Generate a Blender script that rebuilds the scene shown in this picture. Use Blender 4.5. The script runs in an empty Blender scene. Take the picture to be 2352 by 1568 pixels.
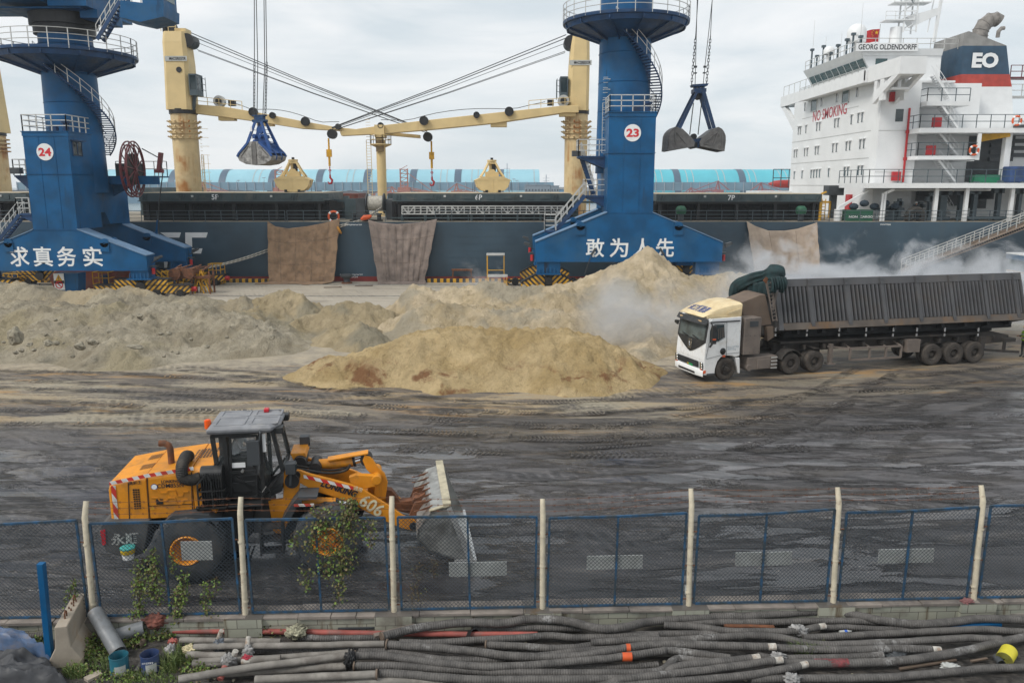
import bpy,bmesh,math,random
import numpy as np
from mathutils import Vector,Matrix,noise as mnoise
R=math.radians
random.seed(7)
SC=bpy.context.scene
COL=SC.collection
F,CX,CY,HCAM=1829.0,1176.0,784.0,9.05
PITCH=math.atan(359.0/F)
cp,sp=math.cos(PITCH),math.sin(PITCH)
cam=bpy.data.cameras.new("camera")
cam.sensor_width=36.0
cam.lens=36.0*F/2352.0
cam.clip_start=0.5
cam.clip_end=6000
camo=bpy.data.objects.new("camera",cam)
COL.objects.link(camo)
camo.location=(0,0,HCAM)
camo.rotation_euler=(math.pi/2-PITCH,0,0)
SC.camera=camo
SC.render.resolution_x,SC.render.resolution_y=1024,682
SUN_EL,SUN_AZ=R(48),R(238)
W=bpy.data.worlds.new("World")
SC.world=W
W.use_nodes=True
nt=W.node_tree
nt.nodes.clear()
def N(t,**k):
 n=nt.nodes.new(t)
 for a,b in k.items():
  setattr(n,a,b)
 return n
wo=N('ShaderNodeOutputWorld');bg=N('ShaderNodeBackground')
sky=N('ShaderNodeTexSky');sky.sky_type='NISHITA';sky.sun_disc=False
sky.sun_elevation=SUN_EL;sky.sun_rotation=SUN_AZ
sky.air_density=1.0;sky.dust_density=2.0
tc=N('ShaderNodeTexCoord');mp=N('ShaderNodeMapping')
mp.inputs['Scale'].default_value=(1.5,1.5,8.0)
no=N('ShaderNodeTexNoise');no.inputs['Scale'].default_value=1.7;no.inputs['Detail'].default_value=6;no.inputs['Roughness'].default_value=.55
no.inputs['Distortion'].default_value=.4
rp=N('ShaderNodeValToRGB')
rp.color_ramp.elements[0].position=.38;rp.color_ramp.elements[0].color=(6.7,7.35,7.75,1)
rp.color_ramp.elements[1].position=.62;rp.color_ramp.elements[1].color=(9.15,9.25,9.3,1)
mx=N('ShaderNodeMix',data_type='RGBA');mx.inputs[0].default_value=.90
L=nt.links.new
L(tc.outputs['Generated'],mp.inputs['Vector']);L(mp.outputs[0],no.inputs['Vector'])
L(no.outputs['Fac'],rp.inputs[0]);L(sky.outputs[0],mx.inputs[6]);L(rp.outputs[0],mx.inputs[7])
L(mx.outputs[2],bg.inputs['Color']);bg.inputs['Strength'].default_value=.1
L(bg.outputs[0],wo.inputs[0])
sl=bpy.data.lights.new("sun",'SUN');sl.energy=2.1;sl.angle=R(20);sl.color=(1,.96,.9)
so=bpy.data.objects.new("sun",sl);COL.objects.link(so)
sd=Vector((math.sin(SUN_AZ)*math.cos(SUN_EL),math.cos(SUN_AZ)*math.cos(SUN_EL),math.sin(SUN_EL)))
so.rotation_euler=sd.to_track_quat('Z','Y').to_euler()
so.location=(0,0,60)
SC.view_settings.view_transform='Standard';SC.view_settings.look='None'
SC.view_settings.exposure=0.15;SC.view_settings.gamma=1
SC.cycles.use_denoising=True
SC.cycles.max_bounces=6;SC.cycles.diffuse_bounces=2;SC.cycles.glossy_bounces=2
SC.cycles.transparent_max_bounces=12;SC.cycles.volume_bounces=2
SC.cycles.caustics_reflective=False;SC.cycles.caustics_refractive=False
def ray(p):
 u=(p[0]-CX)/F;v=(CY-p[1])/F
 return(u,cp+v*sp,-sp+v*cp)
def P(p,Y):
 d=ray(p);k=Y/d[1]
 return Vector((d[0]*k,Y,HCAM+d[2]*k))
def G(p,z=0.0):
 d=ray(p);k=(z-HCAM)/d[2]
 return Vector((d[0]*k,d[1]*k,z))
def PX(p,X):
 d=ray(p);k=X/d[0]
 return Vector((X,d[1]*k,HCAM+d[2]*k))
def zoom(x0,y0,s):
 return lambda x,y:((x0+x/s)/1.7415,(y0+y/s)/1.7415)
z1=zoom(0,0,2.24);z2=zoom(0,400,1.96);z3=zoom(900,300,1.568);z4=zoom(2000,0,1.3064)
z5=zoom(3000,0,1.7418);z6=zoom(2600,950,1.5722);zl=zoom(350,1600,1.4255);zf=zoom(0,2000,2.138)
zg=zoom(1000,2100,1.47);zh=zoom(2500,1900,1.4737);zs=zoom(0,1100,1.176);zt=zoom(2650,1050,3.1354)
z24=zoom(0,850,2.45);z23=zoom(1850,800,2.138);zgr=zoom(2600,250,3.92);zgc=zoom(900,400,3.485)
zb=zoom(3050,150,3.4846);zd=zoom(3500,350,2.4128);ze=zoom(3100,600,2.3614);zw=zoom(3700,1050,3.4848)
class Frame:
 """a thing's own axes: x to the right of the picture, y away, z up"""
 def __init__(s,ox,oy,yaw,oz=0.0):
  s.o=Vector((ox,oy,oz));s.a=yaw;s.c,s.s=math.cos(yaw),math.sin(yaw)
 def loc(s,w):
  d=w-s.o
  return Vector((d.x*s.c+d.y*s.s,-d.x*s.s+d.y*s.c,d.z))
 def q(s,p,y):
  d=Vector(ray(p));c=Vector((0,0,HCAM))
  cl=s.loc(c);dl=Vector((d.x*s.c+d.y*s.s,-d.x*s.s+d.y*s.c,d.z))
  k=(y-cl.y)/dl.y
  return cl+dl*k
 def qx(s,p,x):
  d=Vector(ray(p));cl=s.loc(Vector((0,0,HCAM)));dl=Vector((d.x*s.c+d.y*s.s,-d.x*s.s+d.y*s.c,d.z))
  return cl+dl*((x-cl.x)/dl.x)
Z=Vector((0,0,1))
_txt={}
def text_mesh(body,bold):
 k=(body,bold)
 if k not in _txt:
  c=bpy.data.curves.new("lettering",'FONT');c.body=body;c.offset=bold;c.resolution_u=3
  o=bpy.data.objects.new("lettering",c);COL.objects.link(o)
  dg=bpy.context.evaluated_depsgraph_get()
  m=bpy.data.meshes.new_from_object(o.evaluated_get(dg))
  v=[tuple(q.co[:2])for q in m.vertices];f=[tuple(p.vertices)for p in m.polygons]
  bpy.data.objects.remove(o);bpy.data.curves.remove(c);bpy.data.meshes.remove(m)
  _txt[k]=(v,f)
 return _txt[k]
class MB:
 def __init__(s):
  s.v=[];s.f=[];s.m=[];s.k=0;s.uv={};s.c=[]
 def cut(s):
  """the next shape starts a piece of its own"""
  if s.f:s.c.append(len(s.f))
  return s
 def mat(s,k):
  s.k=k;return s
 def add(s,vs,fs,uvs=None):
  b=len(s.v);s.v.extend([tuple(q)for q in vs])
  for i,f in enumerate(fs):
   if uvs:s.uv[len(s.f)]=uvs[i]
   s.f.append(tuple(b+j for j in f));s.m.append(s.k)
  return s
 def bx(s,x0,x1,y0,y1,z0,z1):
  v=[(x,y,z)for z in(z0,z1)for y in(y0,y1)for x in(x0,x1)]
  return s.add(v,[(0,2,3,1),(4,5,7,6),(0,1,5,4),(1,3,7,5),(3,2,6,7),(2,0,4,6)])
 def bar(s,a,b,w,h=None,up=Z):
  a=Vector(a);b=Vector(b);h=w if h is None else h
  d=(b-a).normalized()
  u=Vector(up)
  if abs(d.dot(u))>.98:u=Vector((0,1,0))if abs(d.y)<.9 else Vector((1,0,0))
  r=d.cross(u).normalized();u=r.cross(d)
  r*=w/2;u*=h/2
  v=[a-r-u,a+r-u,a+r+u,a-r+u,b-r-u,b+r-u,b+r+u,b-r+u]
  return s.add(v,[(0,1,2,3),(7,6,5,4),(0,4,5,1),(1,5,6,2),(2,6,7,3),(3,7,4,0)])
 def bars(s,pts,w,h=None):
  for a,b in zip(pts[:-1],pts[1:]):s.bar(a,b,w,h)
  return s
 def tube(s,pts,r,n=8,cap=True,uvl=False):
  pts=[Vector(p)for p in pts];m=len(pts)
  rr=r if isinstance(r,(list,tuple))else[r]*m
  vs=[];fs=[];uvs=[];prev=None;L_=0
  lens=[]
  for i,p in enumerate(pts):
   t=(pts[min(i+1,m-1)]-pts[max(i-1,0)]).normalized()
   if prev is None:
    u=Z if abs(t.z)<.9 else Vector((1,0,0))
    u=(u-t*u.dot(t)).normalized()
   else:
    u=prev-t*prev.dot(t)
    u=u.normalized()if u.length>1e-6 else Vector((1,0,0))
   prev=u;w=t.cross(u)
   if i:L_+=(p-pts[i-1]).length
   lens.append(L_)
   for j in range(n):
    a=2*math.pi*j/n
    vs.append(p+(u*math.cos(a)+w*math.sin(a))*rr[i])
  for i in range(m-1):
   for j in range(n):
    k=(j+1)%n
    fs.append((i*n+j,i*n+k,(i+1)*n+k,(i+1)*n+j))
    if uvl:uvs.append(((j/n,lens[i]),((j+1)/n,lens[i]),((j+1)/n,lens[i+1]),(j/n,lens[i+1])))
  if cap:
   fs.append(tuple(reversed(range(n))));fs.append(tuple((m-1)*n+j for j in range(n)))
   if uvl:
    uvs.append(tuple((0,0)for _ in range(n)));uvs.append(tuple((0,0)for _ in range(n)))
  return s.add(vs,fs,uvs if uvl else None)
 def cyl(s,a,b,r,n=16,r2=None):
  return s.tube([a,b],[r,r if r2 is None else r2],n)
 def lathe(s,prof,o,ax=Z,n=24,arc=None):
  o=Vector(o);ax=Vector(ax).normalized()
  u=Vector((1,0,0))if abs(ax.x)<.9 else Vector((0,1,0))
  u=(u-ax*u.dot(ax)).normalized();w=ax.cross(u)
  vs=[];fs=[];m=len(prof)
  for i in range(n):
   a=2*math.pi*i/n
   d=u*math.cos(a)+w*math.sin(a)
   for r,h in prof:vs.append(o+d*r+ax*h)
  for i in range(n):
   k=(i+1)%n
   for j in range(m-1):
    fs.append((i*m+j,k*m+j,k*m+j+1,i*m+j+1))
  return s.add(vs,fs)
 def ball(s,c,r,n=10,sq=(1,1,1)):
  vs=[];fs=[];m=n//2+1
  for i in range(m):
   t=math.pi*i/(m-1)
   for j in range(n):
    a=2*math.pi*j/n
    vs.append((c[0]+r*sq[0]*math.sin(t)*math.cos(a),c[1]+r*sq[1]*math.sin(t)*math.sin(a),c[2]+r*sq[2]*math.cos(t)))
  for i in range(m-1):
   for j in range(n):
    k=(j+1)%n
    fs.append((i*n+j,(i+1)*n+j,(i+1)*n+k,i*n+k))
  return s.add(vs,fs)
 def prism(s,poly,vec):
  n=len(poly);vec=Vector(vec)
  a=[Vector(p)for p in poly];b=[p+vec for p in a]
  nn=Vector((0,0,0))
  for i in range(n):nn+=a[i].cross(a[(i+1)%n])
  fl=nn.dot(vec)>0
  f=[tuple(reversed(range(n))),tuple(range(n,2*n))]if fl else[tuple(range(n)),tuple(reversed(range(n,2*n)))]
  for i in range(n):
   k=(i+1)%n
   f.append((i,k,n+k,n+i)if fl else(k,i,n+i,n+k))
  return s.add(a+b,f)
 def loft(s,rings,close=True,cap=True):
  n=len(rings[0]);vs=[p for r in rings for p in r];fs=[]
  for i in range(len(rings)-1):
   for j in range(n if close else n-1):
    k=(j+1)%n
    fs.append((i*n+j,i*n+k,(i+1)*n+k,(i+1)*n+j))
  if cap and close:
   fs.append(tuple(reversed(range(n))));fs.append(tuple((len(rings)-1)*n+j for j in range(n)))
  return s.add(vs,fs)
 def sheet(s,rows):
  return s.loft(rows,close=False)
 def text(s,body,c,xd,yd,w=None,h=None,bold=0.0):
  vs,fs=text_mesh(body,bold)
  if not vs:return s
  x0=min(v[0]for v in vs);x1=max(v[0]for v in vs);y0=min(v[1]for v in vs);y1=max(v[1]for v in vs)
  xd=Vector(xd).normalized();yd=Vector(yd).normalized()
  ky=h/(y1-y0)if h else w/(x1-x0)
  kx=w/(x1-x0)if w else ky
  c=Vector(c)
  return s.add([c+xd*((v[0]-(x0+x1)/2)*kx)+yd*((v[1]-(y0+y1)/2)*ky)for v in vs],fs)
 def rail(s,pts,h=1.05,step=1.5,r=.022,mids=1,up=Z):
  """railing along a polyline: posts, top rail and mid rails"""
  pts=[Vector(p)for p in pts];up=Vector(up)
  for a,b in zip(pts[:-1],pts[1:]):
   n=max(1,round((b-a).length/step))
   for i in range(n+1):
    q=a.lerp(b,i/n);s.bar(q,q+up*h,2*r)
   for j in range(mids+1):
    k=h*(j+1)/(mids+1)
    s.bar(a+up*k,b+up*k,2*r)
  return s
 def xf(s,M):
  s.v=[tuple(M@Vector(q))for q in s.v];return s
 def build(s,name,mats,parent=None,smooth=None,bevel=0,loc=None):
  if s.c:
   e=[0]+sorted(set(s.c))+[len(s.f)];o=None
   for a,c in zip(e[:-1],e[1:]):
    if a==c:continue
    q=MB();ids=sorted({i for f in s.f[a:c]for i in f});mp_={j:i for i,j in enumerate(ids)}
    q.v=[s.v[i]for i in ids];q.f=[tuple(mp_[i]for i in f)for f in s.f[a:c]];q.m=s.m[a:c]
    o=q.build(name,mats,parent,smooth,bevel,loc)
   return o
  m=bpy.data.meshes.new(name)
  m.from_pydata(s.v,[],s.f)
  if not isinstance(mats,(list,tuple)):mats=[mats]
  for q in mats:m.materials.append(q)
  m.polygons.foreach_set('material_index',s.m)
  if s.uv:
   ul=m.uv_layers.new(name="UVMap")
   for p in m.polygons:
    t=s.uv.get(p.index)
    if t:
     for li,q in zip(p.loop_indices,t):ul.data[li].uv=q
  m.validate();m.update()
  if smooth is not None:
   m.polygons.foreach_set('use_smooth',[True]*len(m.polygons))
   m.set_sharp_from_angle(angle=R(smooth))
  o=bpy.data.objects.new(name,m);COL.objects.link(o)
  if bevel:
   b=o.modifiers.new("bevel",'BEVEL');b.width=bevel;b.segments=2;b.limit_method='ANGLE';b.angle_limit=R(40)
  if parent:o.parent=parent
  if loc is not None:o.location=loc
  return o
def tag(o,label=None,cat=None,group=None,kind=None):
 if label:o['label']=label
 if cat:o['category']=cat
 if group:o['group']=group
 if kind:o['kind']=kind
 return o
def thing(name,label,cat,loc=(0,0,0),rz=0.0,group=None,kind=None):
 o=bpy.data.objects.new(name,None);COL.objects.link(o)
 o.empty_display_size=.3
 o.location=loc;o.rotation_euler=(0,0,rz)
 return tag(o,label,cat,group,kind)
def dup(root,loc,rz=0.0,label=None,scale=None):
 def cpy(o,par):
  c=o.copy();COL.objects.link(c)
  if par:c.parent=par
  for ch in kids.get(o.name,[]):cpy(ch,c)
  return c
 kids={}
 for o in list(root.children_recursive):kids.setdefault(o.parent.name,[]).append(o)
 r=cpy(root,None);r.location=loc;r.rotation_euler=(0,0,rz)
 if label:r['label']=label
 if scale:r.scale=scale
 return r
def lin(r,g,b):
 f=lambda c:(c/255/12.92)if c/255<=.04045 else((c/255+.055)/1.055)**2.4
 return(f(r),f(g),f(b))
class NT:
 def __init__(s,name):
  s.m=bpy.data.materials.new(name);s.m.use_nodes=True;s.t=s.m.node_tree
  s.b=s.t.nodes['Principled BSDF'];s.out=s.t.nodes['Material Output']
  s.p=None
 def n(s,t,ins=None,**k):
  q=s.t.nodes.new(t)
  for a,b in k.items():setattr(q,a,b)
  for a,b in(ins or{}).items():s.set(q.inputs[a],b)
  return q
 def set(s,i,v):
  if hasattr(v,'is_output'):s.t.links.new(v,i)
  else:
   if isinstance(v,(tuple,list))and len(v)==3 and i.type=='RGBA':v=(*v,1)
   i.default_value=v
 def pos(s,world=False):
  return s.n('ShaderNodeNewGeometry').outputs['Position']if world else s.n('ShaderNodeTexCoord').outputs['Object']
 def noise(s,vec,scale=1.0,detail=4,rough=.55,sc=(1,1,1),rot=(0,0,0),dist=0.0):
  mp=s.n('ShaderNodeMapping',{'Vector':vec,'Scale':sc,'Rotation':rot})
  return s.n('ShaderNodeTexNoise',{'Vector':mp.outputs[0],'Scale':scale,'Detail':detail,'Roughness':rough,'Distortion':dist}).outputs['Fac']
 def ramp(s,v,a,b):
  return s.n('ShaderNodeMapRange',{'Value':v,'From Min':a,'From Max':b,'To Min':0.0,'To Max':1.0},interpolation_type='SMOOTHSTEP').outputs[0]
 def math(s,op,a,b=0.0):
  return s.n('ShaderNodeMath',{0:a,1:b},operation=op).outputs[0]
 def mix(s,f,a,b,bt='MIX'):
  q=s.n('ShaderNodeMix',data_type='RGBA',blend_type=bt)
  s.set(q.inputs[0],f);s.set(q.inputs[6],a);s.set(q.inputs[7],b)
  return q.outputs[2]
 def bump(s,h,strength=.3,dist=.05):
  s.set(s.b.inputs['Normal'],s.n('ShaderNodeBump',{'Height':h,'Strength':strength,'Distance':dist}).outputs[0])
def mat(name,col,rough=.6,metal=0.0,var=.18,vs=1.2,dirt=None,dcol=(.10,.085,.07),ds=.8,streak=None,scol=(.22,.09,.03),ss=1.5,bump=0.0,bs=40,world=False,spec=None,cr=.0):
 t=NT(name);p=t.pos(world)
 n1=t.noise(p,vs,5,.6)
 dark=tuple(c*(1-var)for c in col);lite=tuple(min(1,c*(1+var))for c in col)
 c=t.mix(t.ramp(n1,.3,.7),dark,lite)
 rg=rough
 if dirt:
  n2=t.noise(p,ds,6,.65,dist=.3)
  k=t.math('MULTIPLY',t.ramp(n2,.62-dirt*.4,.8-dirt*.2),min(1,.35+dirt))
  c=t.mix(k,c,dcol)
 if streak:
  n3=t.noise(p,ss,4,.6,sc=(1,1,.07))
  n4=t.noise(p,ss*.5,3,.5)
  k=t.math('MULTIPLY',t.ramp(n3,.70-streak*.25,.80-streak*.2),t.ramp(n4,.4,.65))
  c=t.mix(k,c,scol)
 t.set(t.b.inputs['Base Color'],c);t.b.inputs['Metallic'].default_value=metal
 n5=t.noise(p,vs*4,3)
 t.set(t.b.inputs['Roughness'],t.n('ShaderNodeMapRange',{'Value':n5,'From Min':.3,'From Max':.7,'To Min':max(.05,rg-.1),'To Max':min(1,rg+.12)}).outputs[0])
 if spec is not None:t.b.inputs['Specular IOR Level'].default_value=spec
 if bump:t.bump(t.noise(p,bs,5,.6),bump,.02)
 return t.m
M={}
M['blue']=mat('blue_paint',(.0006,.078,.205),.5,spec=.3,var=.26,vs=.45,streak=.42,scol=(.012,.032,.065),ss=1.3,dirt=.32,dcol=(.025,.095,.19),ds=.35)
M['blue_dark']=mat('dark_blue_paint',(.004,.042,.125),.5,var=.25,dirt=.3,dcol=(.03,.03,.035))
M['blue_fence']=mat('weathered_blue_paint',(.012,.070,.155),.65,var=.4,vs=4,dirt=.75,dcol=(.03,.045,.055),ds=5,world=True)
M['cream']=mat('cream_paint',(.66,.50,.245),.55,var=.07,vs=.6,streak=.12,scol=(.42,.27,.11),ss=1.2)
M['cream_rust']=mat('rust_streaked_cream_paint',(.60,.46,.25),.6,var=.1,streak=1.0,scol=(.36,.14,.025),ss=1.1,dirt=.2,dcol=(.5,.42,.3))
M['white']=mat('white_ship_paint',(.74,.75,.75),.5,var=.05,vs=.4,streak=.14,scol=(.52,.44,.34),ss=.9)
M['white2']=mat('white_plain_paint',(.74,.75,.75),.5,var=.04)
M['grey_rail']=mat('galvanised_rail',(.52,.52,.50),.45,.3,var=.1)
M['grey_dark']=mat('dark_grey_paint',(.045,.05,.055),.55,var=.25,dirt=.2)
M['rail_dark']=mat('slate_rail_paint',(.06,.085,.10),.5,var=.1)
M['hull']=mat('slate_hull_paint',(.032,.063,.092),.42,var=.22,vs=.25,streak=.2,scol=(.045,.075,.10),ss=.5,dirt=.15,dcol=(.05,.08,.10),ds=.15)
M['hull_red']=mat('red_boot_paint',(.22,.025,.02),.6)
M['hatch']=mat('slate_hatch_paint',(.045,.068,.075),.5,var=.2,vs=.6,streak=.25,scol=(.09,.06,.035),dirt=.3,dcol=(.13,.12,.10))
M['hatch_top']=mat('dusty_hatch_top',(.46,.39,.28),.85,var=.15)
M['black']=mat('black_paint',(.012,.012,.013),.5,var=.3)
M['void']=mat('black_steel_and_shade',(.006,.006,.007),.8)
M['deck']=mat('dusty_deck',(.25,.22,.17),.85,var=.3,vs=.6,dirt=.3,dcol=(.08,.08,.08))
M['red']=mat('red_paint',(.42,.015,.02),.5,var=.1)
M['red_dirty']=mat('rusty_red_paint',(.16,.035,.022),.7,var=.3,dirt=.4)
M['maroon']=mat('maroon_paint',(.13,.022,.028),.5,var=.2)
M['orange']=mat('orange_plastic',(.62,.095,.02),.55)
M['yellow']=mat('safety_yellow_paint',(.60,.32,.015),.55,var=.15,dirt=.25,dcol=(.12,.07,.03),ds=3)
M['lyellow']=mat('loader_yellow_paint',(.66,.25,.010),.5,var=.14,vs=1.5,dirt=.34,dcol=(.33,.15,.035),ds=2.6,streak=.35,scol=(.2,.09,.02),ss=3)
M['glass']=mat('dark_window_glass',(.02,.035,.04),.08,var=.2,spec=.8)
M['glass_teal']=mat('teal_window_glass',(.02,.07,.075),.08,var=.2,spec=.8)
M['steel']=mat('worn_steel',(.34,.34,.33),.38,.75,var=.25,vs=3,dirt=.3,dcol=(.10,.09,.08),ds=2.5)
M['chrome']=mat('bright_steel',(.7,.7,.7),.18,.95,var=.05)
M['wire']=mat('steel_wire',(.07,.075,.08),.55,.3)
M['rubber']=mat('black_rubber',(.022,.021,.020),.75,var=.3,vs=4,dirt=.45,dcol=(.07,.058,.045),ds=3,bump=.3,bs=60)
M['tyre_dusty']=mat('dusty_rubber',(.050,.042,.036),.85,var=.25,vs=4,dirt=.4,dcol=(.10,.082,.066),ds=3)
M['plastic_black']=mat('dull_black_plastic',(.017,.018,.019),.45,var=.2,dirt=.3,dcol=(.06,.055,.05),ds=3)
M['grey_roof']=mat('dusty_grey_roof',(.21,.215,.23),.6,var=.15,vs=3,dirt=.3,dcol=(.30,.29,.28),ds=4)
M['brown']=mat('dusty_brown_panel',(.135,.098,.072),.75,var=.15,vs=1.5,dirt=.3,dcol=(.09,.075,.065),ds=2)
M['brown_box']=mat('dusty_grey_brown_paint',(.165,.135,.115),.75,var=.15,vs=1.5,dirt=.3,dcol=(.10,.085,.075),ds=2)
M['rust']=mat('rusted_steel',(.16,.062,.028),.85,var=.35,vs=5,dirt=.4,dcol=(.06,.04,.03),ds=6)
M['tip']=mat('grimy_grey_body_steel',(.070,.070,.074),.6,var=.18,vs=.8,dirt=.38,dcol=(.085,.075,.067),ds=.7,streak=.3,scol=(.12,.11,.10),ss=1.2)
M['tip_low']=mat('grimy_body_rail_steel',(.10,.082,.068),.65,var=.25,vs=1.5,dirt=.4,dcol=(.19,.10,.035),ds=.9)
M['chassis']=mat('grimy_chassis_black',(.03,.026,.023),.8,var=.4,vs=2,dirt=.35,dcol=(.085,.065,.05),ds=1.8)
M['cabwhite']=mat('white_cab_paint',(.76,.77,.77),.3,var=.04,vs=1,dirt=.26,dcol=(.56,.51,.44),ds=2.2,streak=.3,scol=(.5,.45,.38),ss=4)
M['fairing']=mat('dusty_cream_fairing',(.68,.55,.33),.45,var=.12,vs=1.2,dirt=.4,dcol=(.55,.38,.17),ds=1.6)
M['text_white']=mat('white_lettering',(.78,.79,.79),.6,var=.05)
M['text_red']=mat('red_lettering',(.60,.02,.03),.6,var=.08)
M['text_dred']=mat('dull_red_lettering',(.46,.07,.09),.6,var=.12)
M['text_black']=mat('black_lettering',(.015,.015,.02),.6)
M['text_blue']=mat('blue_lettering',(.04,.07,.22),.6,var=.3,vs=8)
M['tarp_brown']=mat('brown_sackcloth',(.255,.165,.10),.95,var=.22,vs=1.2,dirt=.3,dcol=(.09,.065,.05),ds=1.3,bump=.4,bs=9)
M['tarp_grey']=mat('taupe_sackcloth',(.215,.17,.145),.95,var=.22,vs=1.2,dirt=.35,dcol=(.08,.065,.058),ds=1.3,bump=.4,bs=9)
M['tarp_pale']=mat('pale_sackcloth',(.40,.315,.245),.95,var=.15,vs=1.2,dirt=.15,dcol=(.2,.15,.12),ds=1.3,bump=.4,bs=9)
M['tarp_green']=mat('dark_green_tarpaulin',(.006,.026,.029),.75,var=.4,vs=3,bump=.5,bs=14)
M['tarp_black']=mat('grey_black_tarpaulin',(.035,.037,.042),.6,var=.4,vs=3,bump=.4,bs=10)
M['tarp_blue']=mat('blue_grey_tarpaulin',(.07,.12,.22),.6,var=.3,vs=3,dirt=.4,dcol=(.17,.15,.15),ds=3,bump=.4,bs=10)
M['concrete']=mat('stained_concrete',(.36,.31,.25),.9,var=.15,vs=2,dirt=.35,dcol=(.30,.19,.10),ds=2,bump=.3,bs=30)
M['pvc']=mat('grey_pvc',(.17,.18,.19),.5,var=.15,vs=4,dirt=.35,dcol=(.10,.085,.075),ds=5)
M['post_cream']=mat('peeling_cream_post_paint',(.56,.50,.38),.7,var=.12,vs=6,dirt=.22,dcol=(.20,.10,.045),ds=7,world=True)
M['signwhite']=mat('pale_sign_board',(.44,.45,.43),.75,var=.12,vs=3,dirt=.15)
M['skin']=mat('skin',(.38,.20,.13),.6)
M['rope']=mat('white_rope',(.55,.52,.46),.9,var=.2,vs=6)
M['rock']=mat('grey_boulder',(.25,.225,.17),.95,var=.35,vs=2.5,bump=.8,bs=6)
def stripes(name,c1,c2,scale,ang):
 t=NT(name);p=t.pos()
 w=t.n('ShaderNodeTexWave',{'Vector':t.n('ShaderNodeMapping',{'Vector':p,'Rotation':(0,ang,0)}).outputs[0],'Scale':scale,'Distortion':0.0},wave_type='BANDS',bands_direction='X')
 c=t.mix(t.ramp(w.outputs['Fac'],.47,.53),c1,c2)
 d=t.noise(p,1.5,5,.65)
 c=t.mix(t.math('MULTIPLY',t.ramp(d,.45,.7),.55),c,(.09,.065,.04))
 t.set(t.b.inputs['Base Color'],c);t.b.inputs['Roughness'].default_value=.65
 return t.m
YB=(.60,.32,.02);BK=(.022,.022,.024)
M['haz_l']=stripes('hazard_stripes_rising',YB,BK,1.0,R(45));M['haz_r']=stripes('hazard_stripes_falling',YB,BK,1.0,R(-45))
M['haz_s']=stripes('kerb_hazard_stripes',YB,BK,.52,0)
M['redwhite']=stripes('red_white_reflective_tape',(.60,.03,.02),(.72,.72,.70),1.35,R(30))
def smooth(a,b,x):
 t=np.clip((x-a)/(b-a),0,1);return t*t*(3-2*t)
_rs=np.random.RandomState(3)
_perm=_rs.permutation(512);_grad=_rs.rand(512)*2-1
def vnoise(x,y,seed=0):
 xi=np.floor(x).astype(int);yi=np.floor(y).astype(int);fx=x-xi;fy=y-yi
 fx=fx*fx*fx*(fx*(fx*6-15)+10);fy=fy*fy*fy*(fy*(fy*6-15)+10)
 def h(a,b):return _grad[_perm[(_perm[(a+seed*37)%512]+b)%512]]
 return(h(xi,yi)*(1-fx)+h(xi+1,yi)*fx)*(1-fy)+(h(xi,yi+1)*(1-fx)+h(xi+1,yi+1)*fx)*fy
def fbm(x,y,o=5,seed=0,g=.5):
 s=0;a=1;t=0
 for i in range(o):
  s=s+a*vnoise(x*2**i+13.7*i,y*2**i+7.1*i,seed+i);t+=a;a*=g
 return s/t
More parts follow.
